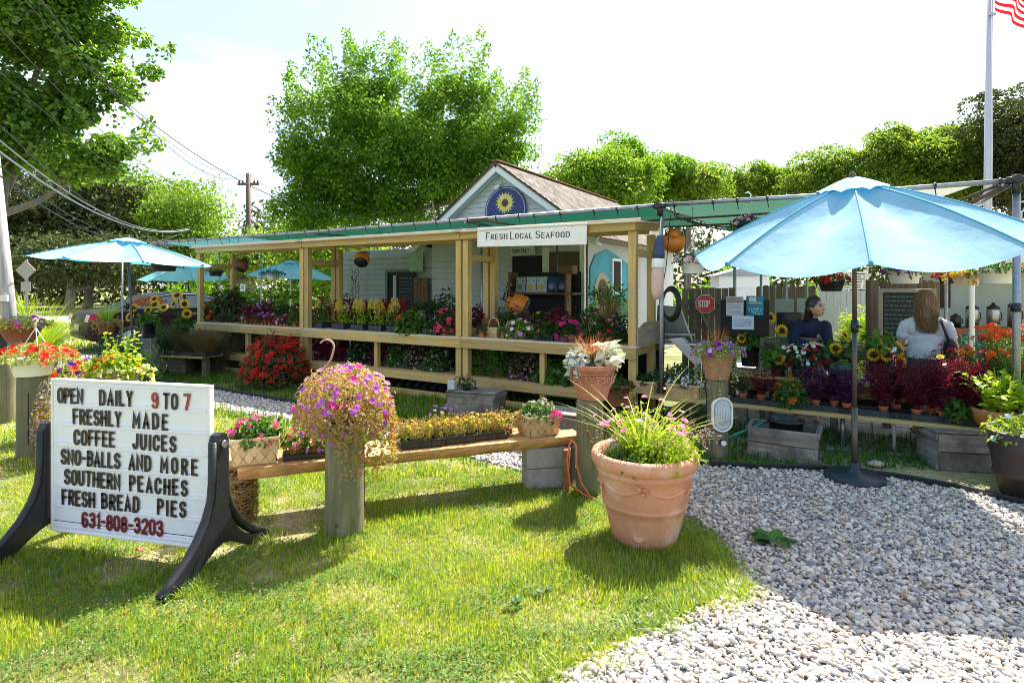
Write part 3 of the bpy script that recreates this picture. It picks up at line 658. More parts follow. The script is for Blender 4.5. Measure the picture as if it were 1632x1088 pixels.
# ================================================================ TREES
M_bark = wood('tree_bark', (.12, .095, .07), (.26, .22, .17), axis='Z', knots=False, bump=.8, grain=14)
TL1 = leafm('maple_crown_leaf', [(.06, .15, .012), (.13, .26, .02), (.22, .34, .03)], .5, tb=1.9, vary=(.35, (.75, .85, .9)))
TL2 = leafm('roadside_crown_leaf', [(.05, .13, .014), (.12, .23, .02), (.22, .32, .03)], .5, tb=1.9, spec=.6, rough=.35, vary=(.4, (.7, .8, .85)))
TL3 = leafm('woodland_leaf', [(.07, .15, .02), (.15, .26, .03), (.27, .36, .04)], .5, tb=1.9, vary=(.25, (.75, .75, .8)))
TL4 = leafm('evergreen_leaf', [(.04, .07, .022), (.08, .11, .03), (.13, .15, .045)], .35, tb=1.5, vary=(.5, (.6, .65, .7)))
TL5 = leafm('lime_crown_leaf', [(.14, .25, .02), (.20, .32, .03), (.10, .20, .02)], .45, tb=1.7)
def crown(mb, envs, d, nclump, per, rc, L, rng, vert=1.0, shoots=0, tm=LEAF, shellk=.62, lumpy=False):
    # envs: (px, py, rpx, rpy) lobes; clumps sit near the lobes' skins, leaves near the clumps' skins
    sc = d / F; cs = []; A = arr([e[2] * e[3] for e in envs]); A = A / A.sum()
    for i in range(nclump):
        e = envs[rng.choice(len(envs), p=A)]; v = rng.normal(size=3); v /= np.linalg.norm(v); k = rng.uniform(shellk, 1) if rng.random() < .75 else rng.uniform(.15, .7)
        c = arr(DP(e[0], e[1], d)) + v * k * arr([e[2] * sc, min(e[2], e[3]) * sc, e[3] * sc]); cs.append(c)
    cs = arr(cs); rr = rc * rng.uniform(.55, 1.3, len(cs)); idx = rng.integers(0, len(cs), nclump * per)
    v = rng.normal(size=(len(idx), 3)); v /= np.linalg.norm(v, axis=1, keepdims=True)
    rad = rr[idx] * (.45 + .6 * rng.random(len(idx)) ** .7)
    if lumpy: v[:, 2] += .55; v /= np.linalg.norm(v, axis=1, keepdims=True); rad = rr[idx] * (.8 + .22 * rng.random(len(idx)))
    Pt = cs[idx] + v * rad[:, None] * arr([1, 1, .62 * vert])
    N_ = v * .6 + arr([0, 0, .5]) + .7 * rng.normal(size=v.shape); X = v + .9 * rng.normal(size=v.shape) - arr([0, 0, .4])
    mb.scatter(tm[0], tm[1], Pt, X, N_, L * rng.uniform(.6, 1.35, len(idx)))
    for i in range(shoots):                     # upright leafy shoots that break the outline
        e = envs[rng.integers(0, len(envs))]; a = rng.uniform(-1.2, 1.2); f = rng.uniform(.8, 1.0)
        b = arr(DP(e[0] + e[2] * math.sin(a) * f, e[1] - e[3] * math.cos(a) * f, d)) + arr([0, rng.uniform(-1, 1), 0]); hh = rng.uniform(.6, 1.5) * rc * 1.5
        t = rng.random(int(per * .45)); w = (1 - t) * rc * .42 + .08; aa = rng.uniform(0, 6.28, len(t))
        q = b + np.stack([np.cos(aa) * w, np.sin(aa) * w, t * hh], 1) + arr([math.sin(a) * .5, 0, 0]) * t[:, None]
        mb.scatter(tm[0], tm[1], q, rng.normal(size=q.shape), rng.normal(size=q.shape) + arr([0, 0, .6]), L * rng.uniform(.6, 1.2, len(t)))
    return cs
def tree(name, label, cat, envs, d, nclump, per, rc, L, mat, seed, trunk=None, tr=.2, limbs=9, group=None, shoots=0, vert=1.0, tm=LEAF, bark=None, lumpy=False):
    r = np.random.default_rng(seed); base = trunk[0] if trunk else DP(envs[0][0], HY, d); root = T(name, label, cat, (base[0], base[1], 0), 0, group)
    mb = MB(); cs = crown(mb, envs, d, nclump, per, rc, L, r, vert, shoots, tm, .62, lumpy); off = arr([base[0], base[1], 0]); mb.V = [v - off for v in mb.V]; P('crown', root, mb, mat)
    top = arr(trunk[1]) if trunk else arr(DP(envs[0][0], envs[0][1], d)); b = arr([base[0], base[1], 0.]); k = MB(); m_ = (b + top) / 2 + arr([.12, 0, 0]) * tr * 5
    k.tube([b - off, b + arr([0, 0, .3]) - off, m_ - off, top - off], [tr * 1.35, tr * 1.05, tr * .85, tr * .5], 9)
    P('trunk', root, k, bark or M_bark)
    for i in range(limbs):
        c = cs[r.integers(0, len(cs))]; s = b + (top - b) * r.uniform(.35, .95); mid = (s + c) / 2 + arr([0, 0, -.06 * np.linalg.norm(c - s)]) ; q = MB(); q.tube([s - off, mid - off, c - off], [tr * .42, tr * .24, tr * .06], 6, False); P('limb', root, q, bark or M_bark)
    return root
tree('maple_tree', 'large bushy maple with a two lobed crown standing behind the gabled shed', 'tree', [(555, 228, 108, 106), (735, 222, 108, 92), (510, 270, 72, 70), (650, 250, 140, 92), (805, 225, 50, 66), (600, 330, 150, 42), (500, 340, 62, 34), (600, 140, 44, 30), (725, 142, 50, 30), (545, 150, 56, 26)], 21, 400, 240, .70, .14, TL1, 1, (DP(712, 456, 21), DP(722, 290, 21)), .2, 14, shoots=110, bark=plain('pale_bark', (.36, .30, .22), .9, .2, 5, .4))
tree('poplar_tree', 'tall glossy leaved tree filling the upper left corner above the wires', 'tree', [(50, 30, 140, 80), (150, 120, 60, 50), (130, 40, 60, 40), (20, 190, 110, 80), (225, 108, 40, 20), (185, 232, 46, 26), (130, 262, 70, 26), (120, 180, 60, 34), (60, -40, 150, 60), (215, 60, 22, 22)], 15, 330, 150, .42, .125, TL2, 2, (DP(-60, 456, 15), DP(20, 120, 15)), .3, 10, tm=ROUND, shoots=22)
for i, (e, d, L_, nc, mt, lab, tt) in enumerate([
    ([(20, 320, 110, 90), (60, 400, 90, 60)], 42, .33, 110, TL4, 'dark evergreen at the far left edge behind the leaning pole', ('evergreen_tree', 14)),
    ([(140, 320, 90, 70), (150, 390, 90, 60)], 44, .33, 110, TL4, 'dark evergreen behind the left blue umbrella and road sign', ('evergreen_tree', 15)),
    ([(210, 320, 84, 66), (250, 390, 90, 64), (285, 350, 50, 44)], 46, .33, 100, TL3, 'olive tree behind the right half of the left blue umbrella', ('roadside_tree', 16)),
    ([(300, 330, 52, 46), (310, 400, 60, 50)], 44, .28, 90, TL5, 'light green young tree left of the wooden utility pole', ('roadside_tree', 17)),
    ([(110, 415, 70, 30), (190, 410, 60, 32)], 36, .26, 90, TL4, 'low spreading olive evergreen between the road sign and the left blue umbrella', ('evergreen_shrub', 18)),
    ([(400, 410, 60, 42), (440, 380, 26, 24)], 28, .2, 60, TL3, 'round tree behind the left bay of the stand', ('roadside_tree', 19)),
    ([(520, 400, 80, 60)], 25, .2, 60, TL3, 'dark tree right behind the middle bay of the stand', ('roadside_tree', 20))]):
    tree(tt[0], lab, 'tree', e, d, nc, 140, 1.0 if d < 30 else 1.7, L_, mt, tt[1], None, .16 if d < 30 else .28, 4, vert=.8)
for i, (e, d, lab, mt, n) in enumerate([
    ([(935, 285, 60, 34), (985, 290, 60, 46)], 24, 'lime green tree directly right of the shed roof', TL5, 90),
    ([(985, 255, 34, 26), (1040, 290, 60, 44)], 30, 'dark topped tree rising behind the lime green one', TL1, 80),
    ([(1095, 300, 56, 36)], 31, 'domed woodland tree above the green canopy', TL3, 60),
    ([(1190, 300, 52, 30), (1240, 292, 36, 24)], 33, 'low twin domed woodland tree left of the big umbrella top', TL3, 70),
    ([(1310, 292, 62, 44)], 31, 'broad domed tree right above the big blue umbrella', TL3, 80),
    ([(1430, 265, 62, 56)], 29, 'rounded tree left of the flagpole', TL3, 90),
    ([(1500, 250, 70, 48), (1530, 290, 70, 40)], 29, 'sunlit tree directly behind the flagpole', TL3, 110),
    ([(1610, 215, 70, 70), (1650, 290, 80, 60)], 27, 'tall dark tree at the right edge of the picture', TL4, 130)]):
    tree('woodland_tree', lab, 'tree', e, d, int(n * .85), 300, .85, .165, mt, 30 + i, None, .18, 5, group='trees behind the market', lumpy=i > 0, vert=1.1)
mb = MB(); r_ = np.random.default_rng(77)
for d, a, b_, h in ((52, -75, 75, 6.5),):
    n = 42000; x = r_.uniform(a, b_, n); hh = h * (1 + .25 * np.sin(x * .5) + .2 * np.sin(x * 1.3)); z = r_.random(n) * hh
    mb.scatter(LEAF[0], LEAF[1], np.stack([x, d + r_.uniform(-1.5, 1.5, n) + .01 * x * x * 0, z], 1), r_.normal(size=(n, 3)), r_.normal(size=(n, 3)) + arr([0, -.3, .6]), .55 * r_.uniform(.6, 1.3, n))
STR('far_woodland', mb, TL4, 'stuff')
# understory greens seen through the stand and under the canopy
mb = MB(); n = 12000; x = r_.uniform(-12, 12, n); k = (x < -3.2) | (x > 4.0); x = x[k]; n = len(x); z = r_.random(n) ** .8 * 2.0 * (1 + .3 * np.sin(x * 1.7)); y = np.where(x < 0, 19.5, 21) + r_.uniform(-.6, .6, n)
mb.scatter(LEAF[0], LEAF[1], np.stack([x, y, z], 1), r_.normal(size=(n, 3)), r_.normal(size=(n, 3)) + arr([0, -.2, .6]), .2 * r_.uniform(.6, 1.3, n)); STR('understory_shrubs', mb, TL1, 'stuff')

# ================================================================ POLES AND WIRES
up = T('utility_pole', 'distant brown wooden utility pole with one crossarm beyond the stand roof', 'utility pole', DP(396, 456, 30).xy.to_3d())
M_polewood = wood('pole_wood', (.07, .05, .04), (.14, .10, .08), axis='Z', knots=False)
P('pole_shaft', up, MB().tube([(0, 0, 0), (0, 0, 7.5)], [.16, .12], 10), M_polewood)
P('crossarm', up, MB().box((0, 0, 6.95), (1.1, .12, .12)), M_polewood)
for x_ in (-.48, -.3, .3, .48): P('insulator', up, MB().lathe([(0, 0), (.05, .02), (.04, .08), (.06, .1), (.0, .16)], 8, (x_, 0, 7.0)), M_iron)
lp = T('leaning_pole', 'pale grey leaning pole at the left edge of the picture', 'utility pole', DP(12, 456, 9.6).xy.to_3d())
P('pole_shaft', lp, MB().tube([(.12, 0, 0), (.0, 0, 1.4), (-.32, 0, 4.6)], [.11, .105, .085], 14), wood('sunbleached_pole', (.30, .27, .26), (.55, .51, .50), axis='Z', bump=.6))
P('bracket', lp, MB().box((-.1, -.12, 1.45), (.42, .05, .1)), M_offw)
wires = [((-40, -90, 9), (396, 279, 30), 1.1, .012), ((20, -60, 9), (397, 277, 30), 1.4, .016), ((-60, -20, 8), (382, 291, 30), 1.5, .012), ((-60, 60, 8), (384, 330, 30), 1.2, .010),
         ((-60, 140, 7), (262, 386, 15.2), .35, .012), ((-60, 172, 7), (300, 364, 15), .55, .015), ((-60, 196, 7), (302, 366, 15), .5, .022), ((-60, 214, 7), (290, 372, 15), .62, .014), ((-60, 232, 7), (282, 374, 15), .6, .018),
         ((140, 110, 14), (700, 329, 20), 1.6, .018), ((398, 279, 30), (706, 330, 20), 1.0, .016), ((400, 292, 30), (470, 380, 21), .3, .012), ((408, 292, 30), (480, 366, 21), .3, .012), ((380, 292, 30), (450, 372, 21), .3, .010), ((120, 270, 20), (392, 331, 30), .3, .012)]
for i, (a, b, sag, r) in enumerate(wires):
    A, B = DP(*a), DP(*b); t = np.linspace(0, 1, 26)[:, None]; q = arr(A) * (1 - t) + arr(B) * t; q[:, 2] -= sag * 4 * (t * (1 - t))[:, 0]
    o = T('overhead_wire', ('thin overhead wire running down to the top of the distant utility pole', 'thick pale overhead wire running down to the left end of the canopy', 'overhead wire sagging across the big maple towards the shed', 'short overhead wire beside the distant utility pole')[0 if i < 4 else 1 if i < 9 else 2 if i < 11 else 3], 'wire', A, 0, ('wires to the utility pole', 'wires to the canopy', 'wires across the maple', 'short wires at the pole')[0 if i < 4 else 1 if i < 9 else 2 if i < 11 else 3]); w = MB().tube(q - arr(A), r * .62, 5, False); o2 = P('cable', o, w, M_black if i not in (5, 6) else M_galv)
rs = T('road_sign', 'back of a grey diamond road sign on a thin post by the road', 'road sign', DP(41, 456, 12).xy.to_3d())
M_signback = plain('sign_back', (.34, .33, .28), .5, .08, 5, metal=.3)
P('sign_post', rs, MB().box((0, .02, 1.1), (.05, .04, 2.2)), M_galv)
P('diamond_panel', rs, MB().prism([(0, -.21), (.21, 0), (0, .21), (-.21, 0)], .01, None, (0, 0, 1.98)), M_signback)
P('lower_panel', rs, MB().prism([(-.10, -.1), (.10, -.1), (.10, .1), (-.10, .1)], .01, None, (0, 0, 1.64)), M_signback)

# flagpole and flag
fp = T('flagpole', 'tall pale grey flagpole rising behind the right end of the canopy', 'flagpole', DP(1574, 456, 14).xy.to_3d())
P('pole_shaft', fp, MB().tube([(-.03, 0, 0), (0, 0, 4), (.06, 0, 9.6)], [.085, .08, .06], 14), plain('pole_paint', (.52, .52, .58), .35, .04, 3, metal=.3))
P('halyard', fp, MB().tube([(.0, -.1, .8), (.03, -.1, 5), (.03, -.08, 9.2)], .008, 5), M_white)
P('cleat', fp, MB().box((0.04, -.09, 8.2), (.16, .05, .06)), M_steel)
fl = T('flag', 'red white and blue striped flag hanging from the flagpole, mostly above the picture', 'flag', DP(1580, 456, 14).xy.to_3d() + Vector((.06, 0, 8.35)))
def flag_pt(u, v):        # u along the fly, v down the hoist
    x = .05 + 1.5 * u * (.62 + .12 * math.sin(v * 3)); z = 1.15 - 1.15 * v - .75 * u ** 1.3 - .05 * math.sin(u * 9); y = .14 * math.sin(u * 11 + v * 2) * (.3 + u); return (x, y, z)
for kx, (mat_, rows) in enumerate(((petal('flag_red', [(.62, .015, .02), (.66, .02, .03)], .4), range(0, 13, 2)), (petal('flag_white', [(.78, .78, .8), (.8, .8, .8)], .4), range(1, 13, 2)))):
    for j in rows:
        V = [flag_pt(i / 20, (j + q) / 13) for q in (0, 1) for i in range(21)]; u0 = 8 if j < 7 else 0
        P('stripe', fl, MB().add(V, np.array([[i, i + 1, 22 + i, 21 + i] for i in range(u0, 20)]), True), mat_)
V = [flag_pt(i / 20, 7 / 13 * q / 6) for q in range(7) for i in range(9)]
P('canton', fl, MB().add(V, np.array([[q * 9 + i, q * 9 + i + 1, q * 9 + i + 10, q * 9 + i + 9] for q in range(6) for i in range(8)]), True), petal('flag_blue', [(.02, .03, .16), (.02, .03, .18)], .3))
sm = MB()
for q in range(5):
    for i in range(6):
        u, v = (i + .5) / 6 * .4, (q + .5) / 5 * 7 / 13; c = arr(flag_pt(u, v)) + arr([0, -.012, 0]); sm.scatter(FLOWER[0], FLOWER[1], [c], [[1, 0, 0]], [[0, -1, 0]], [.03])
P('stars', fl, sm, PM['white'])

# ================================================================ SHED
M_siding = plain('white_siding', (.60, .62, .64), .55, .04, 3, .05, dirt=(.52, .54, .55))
M_trim = plain('white_trim', (.78, .79, .80), .5, .03, 4)
M_shingle = leafm('cedar_shingle', [(.085, .072, .062), (.14, .12, .10), (.06, .053, .047), (.18, .15, .125)], 0, .9)
W0 = 3.2; sA, sB, sM = 3.4, 7.0, 5.2; ZE, ZA = 2.72, 4.02
sh = T('shed', 'white clapboard shed with a gabled brown shingle roof behind the stand', 'building', SW(sM, W0), SANG)
hw = (sB - sA) / 2; dp = 6.0
w = MB(); w.box((0, dp / 2 + .02, ZE / 2), (2 * hw - .04, dp - .04, ZE - .02)); P('wall_core', sh, w, M_siding)
nb = int(ZE / .12)
for k in range(nb): 
    P('clapboard', sh, (MB().box((0, 0, 0), (2 * hw, .022, .118), Matrix.Rotation(-.1, 3, 'X'), .003).mesh('clapboard', M_siding) if k == 0 else bpy.data.meshes['clapboard']), M_siding, loc=(0, -.008, .07 + k * .12))
tp_ = (ZA - ZE) / hw; k = 0; zz = ZE
while zz < ZA - .1:
    half = (ZA - zz - .06) / tp_; P('gable_board', sh, MB().box((0, 0, 0), (2 * half, .02, .108), Matrix.Rotation(-.1, 3, 'X'), .003), M_siding, loc=(0, -.006, zz + .05)); zz += .11
P('gable_core', sh, MB().prism([(-hw, ZE), (hw, ZE), (0, ZA - .02)], .04, None, (0, .05, 0)), M_siding)
ov = .35; rl = math.hypot(hw + ov, (hw + ov) * tp_)
for s in (-1, 1):
    d = Vector((s * 1.0, 0, -tp_)).normalized(); n = Vector((s * tp_, 0, 1)).normalized()
    beam(sh, 'rake_board', Vector((0, -.24, ZA + .0)) + d * .02, Vector((0, -.24, ZA)) + d * rl, .03, .17, M_trim, up=tuple(n))
    beam(sh, 'rake_soffit', Vector((0, -.13, ZA - .06)) + d * .06, Vector((0, -.13, ZA - .06)) + d * rl, .2, .03, M_trim, up=tuple(n))
    deck = MB(); R = np.stack([arr(d), arr([0, 1, 0]) * (1), arr(n)], 1)
    deck.box(arr(Vector((0, dp / 2, ZA + .06)) + d * rl / 2), (rl, dp + .56, .03), R); P('roof_deck', sh, deck, M_brownwood)
    rg = np.random.default_rng(4 + s); rows = int(rl / .14); shg = MB(); cnt = 0
    for i in range(rows):
        y = -.3
        while y < dp + .25:
            wd = rg.uniform(.13, .24); cx = rl - (i + .5) * .14; p = arr(Vector((0, y + wd / 2, ZA + .085)) + d * cx + n * (.006 + rg.uniform(0, .006)))
            Rt = R @ np.array([[math.cos(.07), 0, math.sin(.07)], [0, 1, 0], [-math.sin(.07), 0, math.cos(.07)]])
            shg.box(p, (.2, wd - .006, .012), Rt, .002); y += wd
    o = P('shingles', sh, shg, M_shingle); o['kind'] = 'stuff'
P('ridge_cap', sh, MB().bar((0, -.3, ZA + .105), (0, dp + .26, ZA + .105), .16, .03), M_brownwood)
# camera under the gable
P('security_camera', sh, MB().tube([(0, -.1, 3.66), (0, -.24, 3.6)], .04, 10).tube([(0, 0, 3.74), (0, -.12, 3.66)], .018, 8), M_white)
# round sunflower sign
sg = T('round_sign', 'round navy blue sign with a painted sunflower on the shed gable', 'sign', SW(sM + .12, W0 - .06, 3.16), SANG)
M_navy = plain('navy_paint', (.012, .03, .16), .4, .1, 4)
RX = Matrix.Rotation(PI / 2, 3, 'X')
P('sign_disc', sg, MB().lathe([(0, 0), (.46, 0), (.48, .01), (.48, .03), (0, .03)], 40, (0, 0, 0), False, R=RX), M_navy)
P('border_ring', sg, MB().lathe([(.44, 0), (.45, .006), (.46, 0)], 40, (0, -.031, 0), R=RX), plain('pale_blue_paint', (.35, .45, .65), .5))
pt = MB(); n = 34; a = np.arange(n) * 2 * PI / n + .04 * RNG.normal(size=n); rr = np.where(np.arange(n) % 2 == 0, .21, .175)
pt.scatter(tmpl_leaf(.26, .01, 0)[0], LEAF[1], np.stack([.06 * np.cos(a), np.full(n, -.034) - .001 * (np.arange(n) % 3), .15 + .06 * np.sin(a)], 1), np.stack([np.cos(a), 0 * a, np.sin(a)], 1), np.tile([0, -1., 0], (n, 1)), rr - .04)
P('painted_petals', sg, pt, leafm('sign_petal', [(.75, .62, .10), (.80, .74, .30)], 0))
P('painted_centre', sg, MB().lathe([(0, 0), (.075, 0), (.07, .008), (0, .008)], 20, (0, -.032, .15), R=RX), plain('sign_brown', (.13, .06, .04), .8, .3, 60))
P('painted_leaf', sg, MB().scatter(NARROW[0], LEAF[1], [[.16, -.035, -.12]], [[1, 0, .35]], [[0, -1, 0]], [.24]), plain('sign_green', (.10, .28, .18), .6))

# lower wing of the shed to the left (flat roof hidden by the canopy)
wg = T('shed_wing', 'low white clapboard wing of the shed behind the middle bay', 'building', SW(1.9, W0 + .06), SANG)
M_wing = plain('shaded_white_siding', (.40, .42, .43), .6, .08, 3, .05, dirt=(.30, .31, .31))  # darker copy of the white siding, shade under the canopy put into the colour
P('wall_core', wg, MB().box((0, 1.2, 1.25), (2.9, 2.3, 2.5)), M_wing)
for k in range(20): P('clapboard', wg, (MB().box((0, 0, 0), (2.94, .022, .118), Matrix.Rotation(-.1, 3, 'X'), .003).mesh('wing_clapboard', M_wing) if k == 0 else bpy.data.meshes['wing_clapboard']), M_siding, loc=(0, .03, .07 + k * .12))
M_doorgr = plain('dark_green_frame', (.10, .16, .13), .6, .1, 5)
def L_(s, w=0): return s - 1.9    # local x in the wing
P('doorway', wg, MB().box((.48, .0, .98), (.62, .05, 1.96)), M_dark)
P('door_frame', wg, MB().box((.14, -.02, .98), (.07, .06, 1.98)).box((.82, -.02, .98), (.07, .06, 1.98)).box((.48, -.021, 1.99), (.75, .06, .06)), M_doorgr)
P('plastic_strip', wg, MB().box((.38, -.03, 1.0), (.10, .01, 1.8)).box((.52, -.032, 1.0), (.05, .01, 1.8)).box((.62, -.03, 1.05), (.03, .01, 1.8)), M_clear)
P('green_panel', wg, MB().box((1.02, -.04, 2.2), (.42, .02, .46)), plain('green_panel_paint', (.36, .48, .30), .6))
cb = T('chalkboard', 'tall black chalkboard menu hung on the low white wing', 'chalkboard', SW(2.66, W0 - .03, .75), SANG)
P('board', cb, MB().box((0, 0, .6), (.46, .02, 1.16)), plain('slate', (.012, .018, .02), .7, .3, 3))
P('board_frame', cb, MB().box((-.245, -.004, .6), (.04, .035, 1.24)).box((.245, -.004, .6), (.04, .035, 1.24)).box((0, -.004, 1.2), (.45, .034, .04)).box((0, -.004, 0), (.45, .034, .04)), plain('black_frame', (.03, .02, .015), .6))
ch = MB(); rg = np.random.default_rng(9)
for k in range(13):
    x_ = -.17
    while x_ < .15: wd = rg.uniform(.02, .07); ch.box((x_ + wd / 2, -.013, 1.08 - k * .078), (wd, .002, .014 if k else .03), None, .0005); x_ += wd + .02
P('chalk_writing', cb, ch, plain('chalk', (.16, .22, .20), .9))
sb = T('wood_shutter', 'brown plank shutter hanging beside the chalkboard', 'shutter', SW(3.12, W0 - .05, 1.05), SANG)
for k in range(4): P('plank', sb, (MB().box((0, 0, 0), (.095, .02, .78)).mesh('shutter_plank', M_brownwood) if k == 0 else bpy.data.meshes['shutter_plank']), M_brownwood, loc=(-.15 + k * .1, 0, .4))
for k, (s_, h_) in enumerate(((.62, .75), (.72, .72), (1.12, .72), (1.22, .75), (1.32, .7))):
    o = T('shell_garland', 'vertical string of pale shells hanging beside the wing doorway', 'garland', SW(s_, W0 - .16, 2.05), SANG, 'shell garlands'); g_ = MB(); rg = np.random.default_rng(50 + k); n = 34
    g_.scatter(ICO[0] * arr([1, .6, .8]), ICO[1], np.stack([rg.normal(size=n) * .018, rg.normal(size=n) * .01, -np.linspace(0, 1.1 * h_, n)], 1), rg.normal(size=(n, 3)), rg.normal(size=(n, 3)), rg.uniform(.015, .032, n), True); P('shells', o, g_, leafm('shell', [(.08, .09, .09), (.42, .42, .40), (.55, .52, .50), (.16, .14, .13)], 0)); P('string', o, MB().tube([(0, 0, .1), (0, 0, -1.1 * h_)], .003, 4), M_black)
# front wall details of the shed: dark doorway, posts, room-only notice, open window bay
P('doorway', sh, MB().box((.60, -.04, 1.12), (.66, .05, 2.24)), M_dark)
P('door_post', sh, MB().box((1.02, -.05, 1.2), (.14, .06, 2.4)), M_trim)
P('window_bay', sh, MB().box((1.40, -.03, 1.75), (.64, .04, 1.1)), plain('tan_paper_blind', (.13, .09, .045), .8))
P('corner_post', sh, MB().box((1.78, -.04, 1.3), (.10, .07, 2.6)), M_trim)
# side wall mural (tractor wheel in a field) painted on the right wall
mr = T('mural', 'faded painted mural of a wheel in a green field on the shed side wall', 'mural', SW(sB + .02, W0 + .08), SANG + PI / 2)
y1 = 3.0
def slab(par, name, pts, mat, off): P(name, par, MB().prism(pts, .012, None, (0, -off, 0)), mat)
slab(mr, 'side_wall_boards', [(0, .6), (y1, .6), (y1, 2.5), (0, 2.5)], plain('pale_side_siding', (.50, .54, .52), .7, .06, 3), .01)
for k in range(14): P('side_clapboard', mr, (MB().box((0, 0, 0), (y1, .014, .1), Matrix.Rotation(-.1, 3, 'X'), .002).mesh('side_clapboard', M_siding) if k == 0 else bpy.data.meshes['side_clapboard']), M_siding, loc=(y1 / 2, -.02, .1 + k * .11))
slab(mr, 'painted_sky', [(.05, 1.35), (2.2, 1.35), (2.2, 2.1), (1.6, 2.25), (.9, 2.38), (.3, 2.25), (.05, 2.0)], plain('mural_sky', (.07, .34, .42), .8, .25, 3), .036)
slab(mr, 'painted_field', [(.05, .98), (2.2, .98), (2.2, 1.36), (1.2, 1.42), (.05, 1.33)], plain('mural_field', (.07, .24, .08), .8, .4, 4), .038)
def ring(r0, r1, c, off, mat, nm, sq=1.0): P(nm, mr, MB().lathe([(r0, 0), (r0, .012), (r1, .012), (r1, 0)], 32, (c[0], -off, c[1]), False, squash=(sq, 1), R=RX), mat)
ring(.27, .40, (.62, 1.52), .042, plain('mural_rim', (.40, .38, .28), .8, .3, 30), 'painted_tyre'); ring(.0, .09, (.62, 1.52), .045, plain('mural_rust', (.22, .09, .05), .8), 'painted_hub'); ring(.10, .26, (.62, 1.52), .043, plain('mural_brown', (.12, .08, .05), .8, .3, 20), 'painted_spokes')
P('side_window', mr, MB().box((1.35, -.05, 1.85), (.42, .03, .62)), M_dark)
P('side_window_frame', mr, MB().box((1.11, -.06, 1.85), (.06, .04, .74)).box((1.59, -.06, 1.85), (.06, .04, .74)).box((1.35, -.06, 2.19), (.42, .04, .06)).box((1.35, -.06, 1.51), (.42, .04, .06)), M_trim)
# ================================================================ LETTERING (stroke glyphs built as thin raised plates)
def _arc(cx, cy, rx, ry, a, b, n=10): return [(cx + rx * math.cos(math.radians(t)), cy + ry * math.sin(math.radians(t))) for t in np.linspace(a, b, n)]
GL = {
 'A': [[(0, 0), (.25, 1), (.5, 0)], [(.08, .3), (.42, .3)]],
 'B': [[(0, 0), (0, 1)], [(0, 1)] + _arc(.23, .77, .22, .23, 90, -90) + [(0, .54)], [(0, .54)] + _arc(.23, .27, .26, .27, 90, -90) + [(0, 0)]],
 'C': [_arc(.25, .72, .25, .28, 0, 180) + _arc(.25, .28, .25, .28, 180, 360)],
 'D': [[(0, 0), (0, 1)] + _arc(.2, .7, .3, .3, 90, 0) + _arc(.2, .3, .3, .3, 0, -90) + [(0, 0)]],
 'E': [[(.45, 1), (0, 1), (0, 0), (.45, 0)], [(0, .52), (.38, .52)]], 'F': [[(.45, 1), (0, 1), (0, 0)], [(0, .5), (.38, .5)]],
 'H': [[(0, 0), (0, 1)], [(.5, 0), (.5, 1)], [(0, .52), (.5, .52)]], 'I': [[(.05, 0), (.05, 1)]],
 'J': [[(.4, 1)] + _arc(.2, .25, .2, .25, 0, -180)], 'L': [[(0, 1), (0, 0), (.42, 0)]], 'K': [[(0, 0), (0, 1)], [(.48, 1), (0, .4)], [(.16, .58), (.5, 0)]],
 'M': [[(0, 0), (0, 1), (.3, .3), (.6, 1), (.6, 0)]], 'N': [[(0, 0), (0, 1), (.5, 0), (.5, 1)]],
 'O': [_arc(.25, .72, .25, .28, 0, 180) + _arc(.25, .28, .25, .28, 180, 360) + [(.5, .72)]],
 'P': [[(0, 0), (0, 1)] + _arc(.23, .74, .25, .26, 90, -90) + [(0, .48)]], 'R': [[(0, 0), (0, 1)] + _arc(.23, .75, .24, .25, 90, -90) + [(0, .5)], [(.2, .5), (.48, 0)]],
 'S': [_arc(.25, .75, .24, .25, 15, 270) + _arc(.25, .25, .25, .25, 90, -165)], 'T': [[(0, 1), (.5, 1)], [(.25, 1), (.25, 0)]],
 'U': [[(0, 1)] + _arc(.25, .28, .25, .28, 180, 360) + [(.5, 1)]], 'Y': [[(0, 1), (.25, .5), (.5, 1)], [(.25, .5), (.25, 0)]],
 '1': [[(.08, .84), (.2, 1), (.2, 0)]], '2': [_arc(.25, .73, .25, .27, 165, -25) + [(0, 0), (.5, 0)]], '3': [_arc(.24, .76, .23, .24, 160, -90) + _arc(.24, .27, .26, .27, 90, -160)],
 '6': [_arc(.25, .74, .25, .26, 25, 180) + _arc(.25, .28, .25, .28, 180, 540, 18)], '7': [[(0, 1), (.5, 1), (.18, 0)]],
 '8': [_arc(.25, .76, .22, .24, -90, 270, 16), _arc(.25, .27, .25, .27, 90, 450, 18)], '9': [_arc(.25, .26, .25, .26, 205, 360) + _arc(.25, .72, .25, .28, 0, 360, 18)],
 '-': [[(.02, .48), (.32, .48)]], '0': None, 'V': [[(0, 1), (.25, 0), (.5, 1)]],
}
GL['0'] = GL['O']
GW = {k: (max(p[0] for s in v for p in s) if v else .5) for k, v in GL.items()}
